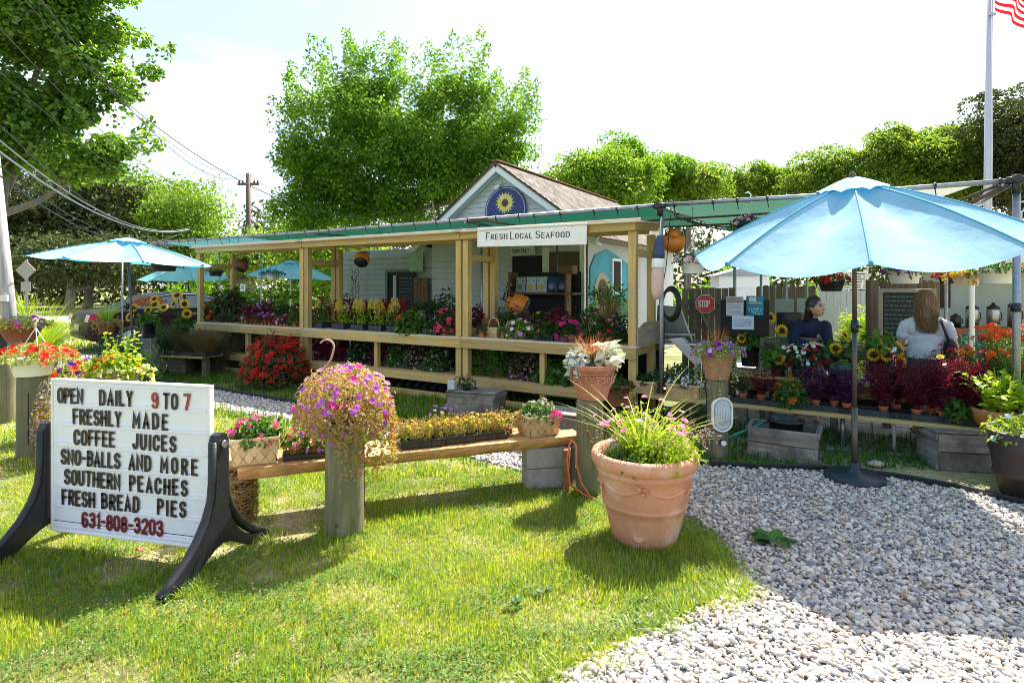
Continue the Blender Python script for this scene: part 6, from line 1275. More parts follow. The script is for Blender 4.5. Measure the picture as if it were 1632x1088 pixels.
# hanging flower baskets
def hanging(px, py, d, R, label, mat, fol, fl, hz, seed, hook=M_white, shape='tub', ztop=ZP, spread=1.3, h=None):
    p = DP(px, py, d); h = h or R * .9; t = T('hanging_basket', label, 'hanging basket', p, 0, 'hanging flower baskets'); r = np.random.default_rng(seed)
    pot(t, R, R * .72, h, mat, 24, .12, .05)
    m_ = MB(); _, shf = mound(m_, 520, R * spread, R * .8, h * .8, max(.03, R * .22), rng=r, low=-.05); trails(m_, 5, R, h * .9, R * .9, max(.03, R * .2), rng=r); P('foliage', t, m_, fol)
    for key, n, s, tmp in fl: a, b = shf(n, 1.08); FL(t, a, b, s, tmp, PM[key], r)
    hk = MB(); zt_ = hz
    for a in range(3): hk.tube([(R * .95 * math.cos(a * 2.1 + .5), R * .95 * math.sin(a * 2.1 + .5), h), (0, 0, zt_ - .12)], .0035, 5, False)
    hk.tube([(0, 0, zt_ - .13), (0, 0, zt_ - .05), (.035, 0, zt_ - .03), (.05, 0, zt_ + .02), (.02, 0, zt_ + .05), (-.02, 0, zt_ + .04)], .007, 6); P('hanger', t, hk, hook)
    top = ztop - p.z
    if top > zt_: P('chain', t, MB().tube([(0, 0, zt_ + .04), (0, 0, top)], .003, 4, False), M_black)
    return t
hanging(1104, 436, 6.9, .155, 'white hanging basket of white and pink petunias left of the big umbrella', M_white, M_green, [('white', 26, .03, TRUMPET), ('palepink', 18, .03, TRUMPET), ('magenta', 8, .026, FLOWER)], .50, 61, h=.16)
hanging(1190, 372, 6.6, .13, 'hanging basket of magenta and purple flowers above the big umbrella edge', M_dark, M_green, [('magenta', 14, .03, TRUMPET), ('purple', 14, .026, TRUMPET), ('palepink', 10, .025, TRUMPET)], .42, 62, h=.12)
hanging(1442, 452, 6.9, .19, 'white hanging tub directly right of the big umbrella pole', M_white, leafm('dusk_leaf', [(.06, .05, .06), (.08, .12, .04)], .3), [('purple', 16, .03, TRUMPET)], .5, 63, h=.15, spread=1.2)
hanging(1325, 464, 7.0, .15, 'hanging basket of red geraniums above the attendant', M_dark, M_dkgreen, [('red', 40, .035, POM)], .5, 64, h=.12)
hanging(1588, 452, 5.9, .175, 'large white bowl shaped hanging tub near the right end of the canopy', M_white, M_green, [('salmon', 6, .03, TRUMPET), ('palepink', 6, .03, TRUMPET)], .5, 65, h=.15)
hanging(1540, 455, 6.3, .14, 'cream hanging basket of yellow flowers between the two white canopy posts', plain('cream_plastic', (.66, .55, .42), .5), M_gold, [('yellow', 26, .03, TRUMPET), ('magenta', 8, .03, TRUMPET), ('dkred', 18, .03, TRUMPET)], .5, 66, h=.12)
hanging(1628, 402, 5.7, .15, 'hanging basket of pink geraniums at the right edge', M_black, M_green, [('pink', 20, .03, TRUMPET), ('salmon', 22, .035, TRUMPET)], .45, 67, h=.12)
hanging(262, 432, 10.6, .24, 'dark moss hanging basket under the right side of the left umbrella', M_soil, M_dkgreen, [('white', 5, .03, FLOWER)], .4, 68, hook=M_black, h=.2)
hanging(434, 446, 11.5, .13, 'white hanging pot of dark fern in the left bay of the stand', M_white, M_dkgreen, [], .5, 69, hook=M_black, h=.13, spread=1.9)
hanging(378, 452, 12.5, .17, 'small hanging basket of pale flowers behind the number 30 card', plain('cream_pot', (.5, .45, .36), .6), leafm('mixed_leaf', [(.16, .18, .05), (.24, .20, .08)], .3), [('peach', 14, .03, FLOWER)], .5, 70, hook=M_black, h=.12)
hanging(344, 440, 12.5, .15, 'leafy hanging basket between the two left posts of the stand', M_dark, leafm('mixed_leaf2', [(.14, .20, .05), (.22, .20, .06)], .4), [('peach', 10, .03, FLOWER)], .6, 71, hook=M_white, h=.12)
hanging(1512, 452, 7.4, .12, 'small basket of deep red and pink flowers hanging behind the white posts', M_dark, leafm('wine_leaf', [(.10, .02, .03), (.10, .12, .03)], .3), [('dkred', 20, .03, TRUMPET), ('hotpink', 10, .03, TRUMPET)], .5, 72, h=.1)

# ---- upper shelf of the stands ----------------------------------
zs = ZS + .003
put('zinnia_pot_plant', 'rusty orange zinnias in a purple brown pot at the left end of the upper shelf', 'potted plant', SH(336, .25, zs), ('pot', .10, .08, .11, M_terra_dk), [('mound', dict(n=420, rx=.19, rz=.30, L=.07), M_dkgreen)], [('orange', 9, .05, POM), ('zinnia', 12, .045, POM)], seed=101)
put('coleus_plant', 'large dark olive coleus in the left bay below the number 30 card', 'potted plant', SH(368, .45, zs), ('tray', .34, .3, .07, 2, 2), [('mound', dict(n=900, rx=.36, ry=.3, rz=.62, L=.13, tm=BIGLEAF, shell=.35), M_coleus)], [], seed=102)
put('bleeding_heart_plant', 'trailing pale green plant with a white flower beside the coleus', 'potted plant', SH(392, .14, zs), ('pot', .06, .05, .1, M_terra_dk), [('mound', dict(n=260, rx=.12, rz=.3, L=.06), M_burg), ('trails', dict(n=7, R=.06, length=.14, L=.04), M_lime)], [('white', 2, .045)], seed=103)
c0 = None
for k in range(11):
    px_ = 400 + k * 6.0; key, kn = (('violet', 3) if k in (2, 3, 4) else ('pink', 5) if k in (6, 7, 8, 9) else ('dkred', 3)); 
    put('cyclamen_pot', ('small terracotta shelf pot with %s blooms, %s from the left' % ({'violet': 'violet', 'pink': 'pink', 'dkred': 'dark red'}[key], ['first', 'second', 'third', 'fourth', 'fifth', 'sixth', 'seventh', 'eighth', 'ninth', 'tenth', 'eleventh'][k])), 'potted plant', SH(px_, .09, zs), ('pot', .036, .028, .085, M_terra_sm, 14), [('mound', dict(n=110, rx=.055, rz=.15 if k < 6 else .12, L=.05), M_coleus if k % 3 else M_burg)], [(key, kn, .04, TRUMPET, 'shell', 1.15)], seed=110 + k, group='row of little terracotta pots')
put('cyclamen_plant', 'dark leaved plant with violet blooms behind the row of little pots', 'potted plant', SH(414, .4, zs), ('pot', .09, .07, .12, M_black), [('mound', dict(n=420, rx=.24, rz=.26, L=.08), M_burg)], [('violet', 16, .04, TRUMPET)], seed=122)
put('fern_pot', 'green leafy terracotta pot at the right end of the left bay', 'potted plant', SH(471, .12, zs), ('pot', .06, .045, .10, M_terra_sm), [('mound', dict(n=260, rx=.13, rz=.20, L=.06), M_green)], [('dkred', 2, .025)], seed=123)
put('fern_pot', 'dark bushy plant behind the right pots of the left bay', 'potted plant', SH(452, .5, zs), ('pot', .12, .09, .14, M_black), [('mound', dict(n=420, rx=.26, rz=.24, L=.07), M_dkgreen)], [], seed=124)
# celosia trays (yellow and red plumes) in the middle bay
for k, px_ in enumerate((512, 546, 576, 605, 634)):
    t = put('celosia_tray', ['celosia tray with one red and one yellow plume, left of the middle bay', 'second celosia tray from the left behind the curved basket hanger', 'middle celosia tray with creamy yellow plumes', 'fourth celosia tray with yellow and deep red plumes', 'fifth celosia tray with red plumes next to the orange flowers'][k], 'plant tray', SH(px_, .2, zs), ('tray', .27, .22, .095, 3, 2), [('grid', dict(nx=3, ny=3, h=.27, L=.075, per=9, per_cell=1, wide=1.2), M_lime if k in (1, 2, 3) else leafm('celosia_leaf', [(.14, .24, .03), (.22, .30, .04), (.10, .18, .03)]))], [], seed=130 + k)
    rg = np.random.default_rng(200 + k); m_ = MB(); n = (2, 8, 9, 8, 4)[k]; plume(m_, np.stack([rg.uniform(-.12, .12, n), rg.uniform(-.12, -.02, n), rg.uniform(.27, .37, n)], 1), .15, .042, rg); P('yellow_plumes', t, m_, petal('celosia_yellow', [(.62, .50, .06), (.72, .60, .14)]) if k == 0 else bpy.data.materials['petals_celosia_yellow'] if False else bpy.data.materials['celosia_yellow'])
    m_ = MB(); n = (2, 2, 3, 5, 6)[k]; plume(m_, np.stack([rg.uniform(-.13, .13, n), rg.uniform(.0, .1, n), rg.uniform(.28, .40, n)], 1), .13, .04, rg); P('red_plumes', t, m_, PM['dkred'])
put('marigold_plant', 'broad green leaved plant with a bunch of orange red flowers in the middle bay', 'potted plant', SH(656, .14, zs), ('pot', .07, .05, .09, M_terra_sm), [('mound', dict(n=360, rx=.24, ry=.2, rz=.25, L=.10, tm=BIGLEAF, dz=-.02), M_green)], [('zinnia', 22, .04, POM, 'clump')], seed=140)
put('impatiens_tray', 'tray of white and cream flowers at the right end of the middle bay', 'plant tray', SH(692, .12, zs), ('tray', .26, .24, .085, 3, 2), [('mound', dict(n=420, rx=.16, ry=.14, rz=.16, L=.05), M_dkgreen)], [('white', 14, .022), ('yellow', 5, .02)], seed=141)
put('geranium_pot', 'terracotta pot of hot pink flowers against the right posts of the middle bay', 'potted plant', SH(709, .09, zs), ('pot', .065, .05, .11, M_terra_sm), [('mound', dict(n=300, rx=.14, rz=.30, L=.06), M_dkgreen)], [('hotpink', 34, .035, POM, 'shell', 1.1)], seed=142)
for k, (px_, lab) in enumerate(((672, 'left white bucket of grey green grass behind the middle bay flowers'), (698, 'right white bucket behind the hot pink flowers'))):
    put('white_bucket_plant', lab, 'potted plant', SH(px_, .7, zs + .18), ('pot', .075, .065, .15, M_white), [('sprays', dict(n=90, h=.26, spread=.9, w=.012, bend=.4), M_bluegreen), ('mound', dict(n=160, rx=.2, rz=.14, L=.07), M_dkgreen)], [], seed=143 + k)
    bx = T('upturned_crate', 'upturned black crate under a white bucket, %s' % ('left one' if k == 0 else 'right one'), 'crate', SH(px_, .7, zs), SANG, 'crates under the white buckets'); P('crate_body', bx, MB().box((0, 0, .088), (.2, .2, .176)), M_black)
for k, (px_, w_, lab, mt, h, zz) in enumerate(((548, .85, 'deep red coleus at the back left of the middle bay', M_burg, .42, .1), (600, .9, 'mixed green fern at the back of the middle bay', M_dkgreen, .34, .06), (640, .85, 'dark red leaved plant behind the orange flowers', M_burg, .36, .06), (712, .8, 'purple flowered plant behind the posts right of the middle bay', M_dkgreen, .55, .12))):
    put('back_row_plant', lab, 'potted plant', SH(px_, w_, zs), ('pot', .1, .08, .14, M_black), [('mound', dict(n=460, rx=.26, rz=h, L=.075), mt)], [('purple', 18, .04, TRUMPET)] if k == 3 else ([('dkred', 20, .04, POM)] if k != 1 else []), seed=150 + k)
# deep back row that fills the shelves behind the front plants
rgb = np.random.default_rng(88)
for k, px_ in enumerate(list(range(330, 478, 24)) + list(range(506, 716, 26)) + list(range(762, 996, 26))):
    hue = ['dark green', 'wine red', 'olive', 'fresh green', 'bronze'][k % 5]; mt = [M_dkgreen, M_burg, M_coleus, M_green, M_coleus][k % 5]; fk = [None, 'dkred', 'magenta', 'white', 'pink', 'purple', 'yellow'][k % 7]
    put('back_row_plant', 'back row %s plant in the %s bay%s' % (hue, 'left' if px_ < 480 else 'middle' if px_ < 720 else 'right', (', with %s blooms' % {'dkred': 'dark red'}.get(fk, fk)) if fk else ', without blooms'), 'potted plant', SH(px_, .62 + .16 * (k % 3), zs), ('pot', .09, .07, .13, M_black), [('mound', dict(n=420, rx=.2, rz=rgb.uniform(.22, .38) * (1 if px_ < 760 else .8), L=.075), mt)], [(fk, 16, .034, TRUMPET)] if fk else [], seed=900 + k, group='plants in the back row of the shelves')
# right bay
put('herb_pot', 'small terracotta herb pot left of the woven handbag basket', 'potted plant', SH(768, .10, zs) , ('pot', .052, .04, .09, M_terra_sm), [('mound', dict(n=150, rx=.08, rz=.12, L=.045), M_dkgreen)], [('dkred', 2, .02)], seed=160)
t = put('handled_basket', 'small woven basket with a curved handle on the right bay shelf', 'basket', SH(787, .22, zs), ('basket', .19, .14, .14, 4, 2, .01), [('mound', dict(n=80, rx=.06, rz=.08, L=.04), M_green)], [], seed=161)
P('handle', t, MB().tube([(-.09 * math.cos(a), 0, .14 + .13 * math.sin(a)) for a in np.linspace(0, PI, 12)], .008, 6), M_splint)
bk = T('brick_box', 'reddish wooden box behind the handled basket', 'box', SH(787, .48, zs), SANG); P('box_body', bk, MB().box((0, 0, .12), (.30, .2, .24)), plain('red_box', (.20, .06, .045), .7, .2, 9))
put('white_flower_pot', 'small terracotta pot with white blooms right of the handled basket', 'potted plant', SH(803, .10, zs), ('pot', .048, .038, .085, M_terra_sm), [('mound', dict(n=120, rx=.07, rz=.09, L=.04), M_green)], [('white', 5, .018)], seed=162)
t = put('petunia_tray', 'blue black tray of lime leaved plants with lilac and white flowers in the right bay', 'plant tray', SH(828, .2, zs), ('tray', .34, .26, .095, 3, 2), [('mound', dict(n=620, rx=.22, ry=.16, rz=.2, L=.05), leafm('fresh_leaf', [(.14, .26, .03), (.24, .36, .05)]))], [('lilac', 14, .03, TRUMPET), ('white', 9, .03, TRUMPET), ('magenta', 5, .03)], seed=163)
for k, (px_, w_, lab, fl, mt, h) in enumerate(((850, .5, 'plant with magenta blooms at the back of the right bay', [('magenta', 26, .03, POM)], M_dkgreen, .22), (872, .16, 'dark green plant tray without blooms in the right bay', [('salmon', 3, .03)], M_dkgreen, .18), (905, .16, 'tray of magenta geraniums in the right bay', [('magenta', 16, .042, POM), ('hotpink', 9, .04, POM)], M_dkgreen, .26), (938, .2, 'tray of white flowered plants with tan seed heads in the right bay', [('white', 9, .03)], M_dkgreen, .24), (972, .14, 'pot of coral red vincas beside the corner post', [('salmon', 7, .04), ('red', 5, .036)], M_dkgreen, .2), (990, .45, 'purple blooming plant behind the corner post', [('violet', 14, .04, POM)], M_dkgreen, .32))):
    put('shelf_plant', lab, 'potted plant', SH(px_, w_, zs), ('tray', .26, .22, .08, 3, 2) if k not in (4, 5) else ('pot', .06, .045, .085, M_terra_sm), [('mound', dict(n=460, rx=.18, ry=.15, rz=h, L=.06), mt)] + ([('sprays', dict(n=12, h=.34, spread=.35, w=.012, bend=.35), leafm('seed_head', [(.42, .30, .20), (.5, .4, .28)]))] if k == 3 else []), fl, seed=170 + k)
for k, px_ in enumerate((902, 925, 957)): put('little_pot', 'small terracotta pot standing at the shelf edge of the right bay, %s of three' % ('left', 'middle', 'right')[k], 'potted plant', SH(px_, .06, zs + .03), ('pot', .04, .03, .065, M_terra_sm, 14), [('mound', dict(n=60, rx=.05, rz=.08, L=.04), M_dkgreen)], [('salmon', 1, .03)], seed=180 + k)
bq = T('flower_stem_vase', 'dark bucket of tall bare flower stems in the right bay near the corner post', 'bucket of stems', SH(972, .62, zs), SANG); P('bucket', bq, MB().lathe(pot_profile(.10, .075, .22), 20), M_black); m_ = MB(); r_ = np.random.default_rng(9); tt = sprays(m_, 200, .50, .55, .18, .012, r_, .05, base=.06); P('stems', bq, m_, leafm('tan_stem', [(.30, .24, .10), (.20, .20, .07), (.34, .20, .10)], .3)); m_ = MB(); n = 260; i_ = r_.integers(0, 200, n); m_.scatter(LEAF[0], LEAF[1], tt[0][i_] + r_.normal(size=(n, 3)) * .03, r_.normal(size=(n, 3)), r_.normal(size=(n, 3)), .06); P('leaves', bq, m_, M_green)

# ---- lower shelf -------------------------------------------------
zl = ZL + .006
low = [(318, .05, 'silver blue artemisia spilling over the left end of the lower shelf', M_bluegreen, M_silver, .2, .2, .28, [], 'pot'), (348, .2, 'light green mounded tray on the lower shelf at the left', None, leafm('soft_lime', [(.16, .26, .04), (.26, .36, .08)]), .3, .24, .34, [('palepink', 14, .015)], 'tray'), (380, .3, 'bright green tray left of the red begonia bush on the lower shelf', None, M_green, .2, .2, .26, [], 'tray'),
       (514, .2, 'tray of white and bronze begonias at the left of the middle lower shelf', None, M_burg, .26, .2, .19, [('white', 60, .02)], 'tray'), (545, .25, 'tray of dark red begonias in the middle lower shelf', None, M_burg, .18, .2, .16, [('dkred', 30, .025)], 'tray'), (573, .2, 'second white begonia tray left of the short centre post', None, M_dkgreen, .24, .2, .18, [('white', 55, .02)], 'tray'),
       (607, .2, 'tray of magenta flowers right of the short centre post', None, M_burg, .18, .2, .17, [('magenta', 26, .02)], 'tray'), (634, .2, 'tray of green and white flowers on the middle lower shelf', None, M_green, .22, .2, .18, [('white', 50, .02)], 'tray'), (664, .2, 'tray of pale pink begonias on the middle lower shelf', None, M_coleus, .22, .2, .18, [('palepink', 60, .02), ('white', 14, .018)], 'tray'), (697, .16, 'bright green tray topped with white flowers at the right of the middle lower shelf', None, M_green, .24, .2, .17, [('white', 50, .02)], 'tray'),
       (765, .15, 'leafy green plant at the left of the right lower shelf', None, M_green, .2, .18, .22, [('peach', 6, .02)], 'pot'), (795, .15, 'green trailing plant beside the pink begonias', None, M_green, .18, .18, .22, [], 'pot'), (838, .15, 'dome of pink begonias in the right lower shelf', None, M_coleus, .24, .2, .24, [('palepink', 90, .022), ('pink', 40, .02)], 'tray'), (882, .12, 'round leaved bright green plants on the right lower shelf', None, M_green, .22, .2, .15, [], 'tray'), (915, .12, 'green plant hidden beside the patterned pot on the lower shelf', None, M_green, .2, .2, .14, [], 'tray'), (965, .2, 'dark foliage on the lower shelf behind the dark red pot', None, M_dkgreen, .22, .2, .16, [], 'tray')]
for k, (px_, w_, lab, _, mt, rx, ry, rz_, fl, ct_) in enumerate(low):
    put('lower_shelf_plant', lab, 'plant tray' if ct_ == 'tray' else 'potted plant', SH(px_, w_ + .1, zl), ('tray', rx * 1.7, .26, .06, 3, 2) if ct_ == 'tray' else ('pot', .09, .07, .1, M_terra_dk), [('mound', dict(n=900, rx=rx, ry=ry, rz=rz_ * 1.75, L=.05 if k not in (13, 14) else .08, tm=ROUND if k in (13, 14) else LEAF), mt)], fl, seed=300 + k)
# black empty pots on the ground below the lower shelves
for k in range(26):
    px_ = 612 + k * 4.4 if k < 24 else 560; 
    if k == 0: bp0 = T('empty_nursery_pot', 'small empty black nursery pot under the middle lower shelf', 'nursery pot', SH(px_, .35, 0), SANG, 'empty black pots under the shelf'); P('pot', bp0, MB().lathe(pot_profile(.06, .045, .12), 12), M_blackblue)
    else: dup(bp0, SH(px_, .3 + .18 * (k % 3), 0), SANG)
# red begonia bush standing on the grass
rb_ = T('red_begonia_bush', 'large bush of bright red begonias standing on the grass before the left bay', 'flowering plant', GP(440, 616)); r_ = np.random.default_rng(77)
P('pot', rb_, MB().lathe(pot_profile(.26, .2, .2), 24), M_black); m_ = MB(); _, sf = mound(m_, 2100, .52, .72, .14, .075, LEAF, r_, low=-.15, shell=.5); P('foliage', rb_, m_, leafm('bronze_green', [(.05, .07, .02), (.10, .10, .03), (.06, .10, .025)]))
a, b = sf(85, 1.03); FL(rb_, a, b, .058, FLOWER, PM['red'], r_); a, b = sf(90, 1.03); FL(rb_, a, b, .055, FLOWER, PM['red'], r_); a, b = sf(60, 1.0); FL(rb_, a, b, .058, POM, PM['dkred'], r_)
# crates and boxes
def crate(name, label, px, py, L, D, Hh, rz, slats=2, lid=False, mat=None, loc=None):
    mat = mat or M_grey; t = T(name, label, 'crate', loc or GP(px, py), rz); sl = Hh / slats
    for k in range(slats):
        for s in (-1, 1): beam(t, 'slat', (-L / 2, s * (D / 2), sl * (k + .5)), (L / 2, s * (D / 2), sl * (k + .5)), .015, sl - .008, mat, .003)
    for s in (-1, 1):
        beam(t, 'end_panel', (s * (L / 2 - .01), -D / 2 + .008, Hh / 2), (s * (L / 2 - .01), D / 2 - .008, Hh / 2), .02, Hh - .01, mat, .003)
        for z_ in (.03, Hh - .03): beam(t, 'end_batten', (s * (L / 2 + .012), -D / 2 - .008, z_), (s * (L / 2 + .012), D / 2 + .008, z_), .02, .05, mat, .003)
    P('crate_floor', t, MB().box((0, 0, .02), (L - .05, D - .02, .02)), mat)
    if lid:
        for k in range(3): beam(t, 'lid_board', (-L / 2 - .02, -D / 3 + k * D / 3, Hh + .012), (L / 2 + .02, -D / 3 + k * D / 3, Hh + .012), D / 3 - .005, .018, mat, .003)
    return t
cr1 = crate('wooden_crate', 'weathered slatted crate on the gravel edge below the burgundy plants, left of the umbrella', 0, 0, .60, .36, .30, SANG, 2, loc=GP(1262, 735) + Vector((0, .16, 0)))
cb_ = T('black_bucket', 'black bucket lying inside the weathered slatted crate', 'bucket', cr1.location + Vector((.03, .02, .16)), 0); P('bucket_wall', cb_, MB().lathe(pot_profile(.17, .14, .2), 24), M_black)
cr2 = crate('wooden_crate', 'grey crate turned on its side under the right end of the plank bench', 0, 0, .62, .40, .33, SANG + .35, 2, lid=True, loc=GP(1545, 752) + Vector((.1, .18, 0)))
cr3 = crate('wooden_box', 'long lidded grey box on the grass before the low plank bench at the left', 0, 0, .72, .42, .27, -.12, 2, lid=True, loc=GP(276, 593) + Vector((0, .2, 0)))
cr4 = crate('wooden_box', 'lidded grey box on the grass behind the seedling flats', 0, 0, .62, .40, .34, -.38, 1, lid=True, loc=GP(758, 672) + Vector((0, .2, 0)))
put('boxtop_plant', 'small plant with a violet bloom on the grey box behind the seedling flats', 'potted plant', cr4.location + Vector((-.12, -.02, .365)), ('pot', .06, .05, .05, M_black), [('mound', dict(n=200, rx=.11, rz=.15, L=.04), M_dkgreen)], [('violet', 3, .02)], 0, seed=401)
jb = T('junction_box', 'small pale grey junction box on the left corner of the grey box', 'junction box', cr4.location + Vector((-.30, -.08, .37)), -.3); P('housing', jb, MB().box((0, 0, .06), (.10, .07, .12), None, .012), plain('pale_grey_plastic', (.36, .42, .48), .4)); P('cover', jb, MB().box((0, -.04, .06), (.085, .012, .1), None, .005), plain('pale_grey_cover', (.42, .48, .54), .35)); P('cable', jb, MB().tube([(.02, 0, .12), (.06, 0, .16), (.16, .05, .12)], .006, 5), M_black)
put('aster_clump', 'pale violet aster clump on the grass left of the grey box', 'flowering plant', GP(712, 690), None, [('upright', dict(n=22, h=.30, spread=.16, L=.035, tm=NARROW, base=.08), M_dkgreen)], [('lilac', 20, .022, POM, 'tips')], 0, seed=402)
cr5 = crate('wooden_box', 'grey wooden box behind the bollard with the patterned pot', 0, 0, .5, .36, .40, SANG, 2, lid=True, loc=GP(905, 738) + Vector((0, .35, 0)))
put('low_flowers', 'low red flowered plant on the ground right of the bollard', 'flowering plant', GP(985, 690) + Vector((0, 0, 0)), ('pot', .08, .06, .10, M_black), [('mound', dict(n=260, rx=.16, rz=.16, L=.045), M_green)], [('dkred', 10, .02), ('pink', 6, .018)], 0, seed=403)
# ================================================================ RIGHT SIDE OF THE MARKET
# burgundy and purple plants in terracotta pots standing in carrier trays on the plank bench
zb = ZL + .008
for k, (px_, L_) in enumerate(((1215, .62), (1300, .62), (1392, .62), (1475, .60), (1540, .46))):
    t = T('pot_carrier', ['leftmost black pot carrier tray on the plank bench by the lamp bollard', 'black pot carrier tray left of the big umbrella pole', 'black pot carrier tray right of the big umbrella pole', 'black pot carrier tray under the densest burgundy plants', 'rightmost black pot carrier tray beside the terracotta bowl'][k], 'tray', SH(px_, .10, zb), SANG, 'pot carrier trays on the plank bench'); P('tray', t, tray_mb(L_, .2, .06, 5, 1), M_blackblue)
def burg(px_, label, mat, h, n, w_=.10, s=.045, tm=NARROW, seed=0, cont=None, fl=(), L=.075, wide=1.0, spread=.16, dz=0, per=20, name='amaranth_pot'):
    return put(name, label, 'potted plant', SH(px_, w_, zb + .012 + dz), cont or ('pot', s, s * .72, .085, M_terra_sm), [('upright', dict(n=int(n * 1.3), h=h * 1.2, spread=spread * 1.15, L=L, per=per, tm=tm, base=.03, wide=wide), mat)], fl, seed=seed)
burg(1184, 'small terracotta pot of trailing olive leaves right beside the lamp bollard', M_coleus, .20, 9, seed=500, spread=.12)
burg(1213, 'dark red leaved plant in the leftmost carrier tray', M_burg, .26, 9, seed=501)
put('orange_flower_pot', 'lime leaved plant with small orange flowers left of the purple plants', 'potted plant', SH(1262, .05, zb + .01), ('pot', .05, .04, .08, M_terra_sm), [('mound', dict(n=420, rx=.17, rz=.24, L=.045), M_green), ('trails', dict(n=7, length=.14, L=.03), M_green)], [('zinnia', 16, .022, POM), ('yellow', 8, .014)], seed=502)
for k, (px_, w_, h, n, mt, lab) in enumerate(((1300, .08, .28, 16, M_purpleleaf, 'purple perilla with a trailing stem just right of the orange flowers'), (1330, .14, .30, 18, M_purpleleaf, 'purple perilla close to the left of the umbrella pole'), (1349, .06, .26, 12, M_purpleleaf, 'purple perilla in a terracotta pot directly behind the umbrella pole'),
    (1408, .07, .34, 14, M_burg, 'first burgundy amaranth pot right of the umbrella pole'), (1428, .24, .40, 18, M_burg, 'tall burgundy amaranth behind the first pot right of the umbrella pole'), (1461, .07, .34, 15, M_burg, 'burgundy amaranth pot left of the metal bench leg'), (1485, .22, .40, 18, M_burg, 'tall burgundy amaranth behind the metal bench leg'),
    (1503, .07, .38, 16, M_burg, 'burgundy amaranth pot at the centre of the dense row'), (1525, .22, .42, 20, M_burg, 'tallest burgundy amaranth of the dense row'), (1552, .2, .40, 20, M_burg, 'burgundy amaranth left of the lime coleus'), (1547, .06, .32, 14, M_burg, 'last burgundy amaranth pot beside the terracotta bowl'))):
    burg(px_, lab, mt, h, n, w_, seed=510 + k, per=26, L=.085)
put('green_leaf_pot', 'small green leaved plant in a terracotta pot among the burgundy amaranths', 'potted plant', SH(1528, .03, zb + .012), ('pot', .045, .035, .08, M_terra_sm), [('mound', dict(n=130, rx=.09, rz=.15, L=.07, tm=ROUND), M_green)], [], seed=530)
# raised shelf plants
z2 = .62
put('pink_white_bouquet', 'bushy bouquet of dark purple and white flowers between sunflowers left of the watermelons', 'flowering plant', SH(1278, .72, z2), ('pot', .13, .1, .16, M_black), [('mound', dict(n=520, rx=.26, rz=.22, L=.055), M_dkgreen)], [('white', 40, .028, TRUMPET), ('dkred', 40, .03, TRUMPET), ('lilac', 16, .025), ('magenta', 14, .022)], seed=540)
def melon_mat():
    m, nt, b = newmat('watermelon_rind'); t = nd(nt, 'ShaderNodeTexCoord'); mp_ = nd(nt, 'ShaderNodeMapping'); mp_.inputs['Scale'].default_value = (1, 7, 7); w_ = nd(nt, 'ShaderNodeTexNoise', Scale=5, Detail=5); nt.links.new(t.outputs['Object'], mp_.inputs[0]); nt.links.new(mp_.outputs[0], w_.inputs['Vector'])
    r = ramp(nt, [(.012, .05, .018), (.05, .14, .05), (.11, .22, .09)], [.4, .55, .7]); nt.links.new(w_.outputs['Fac'], r.inputs['Fac']); nt.links.new(r.outputs[0], b.inputs['Base Color']); b.inputs['Roughness'].default_value = .35; return m
MM_ = melon_mat()
def ellip(mb, c, r, seg=20, R=None):
    th = np.linspace(-PI / 2, PI / 2, 11); V = [(max(1e-4, math.cos(t)), math.sin(t)) for t in th]; q = MB().lathe(V, seg); v = np.concatenate(q.V) * arr(r)
    if R is not None: v = v @ np.asarray(R).T
    mb.V.append(v + arr(c)); mb.F += [(f + mb.n, s) for f, s in q.F]; mb.n += len(v); return mb
for k, (px_, py_, w_, r, lab) in enumerate(((1327, 583, .85, (.15, .12, .12), 'upper dark green watermelon left of the umbrella pole'), (1343, 603, .7, (.15, .11, .105), 'lower dark green watermelon left of the umbrella pole'), (1511, 597, .78, (.18, .12, .12), 'pale striped watermelon below the woman in white'))):
    p = SH(px_, w_, z2 + r[2] + (.1 if k == 0 else 0)); t = T('watermelon', lab, 'watermelon', p, SANG + .3 * k, 'watermelons'); P('rind', t, ellip(MB(), (0, 0, 0), r), MM_); P('stem', t, MB().tube([(r[0] * .98, 0, 0), (r[0] + .03, 0, .02)], .006, 6), M_gold)
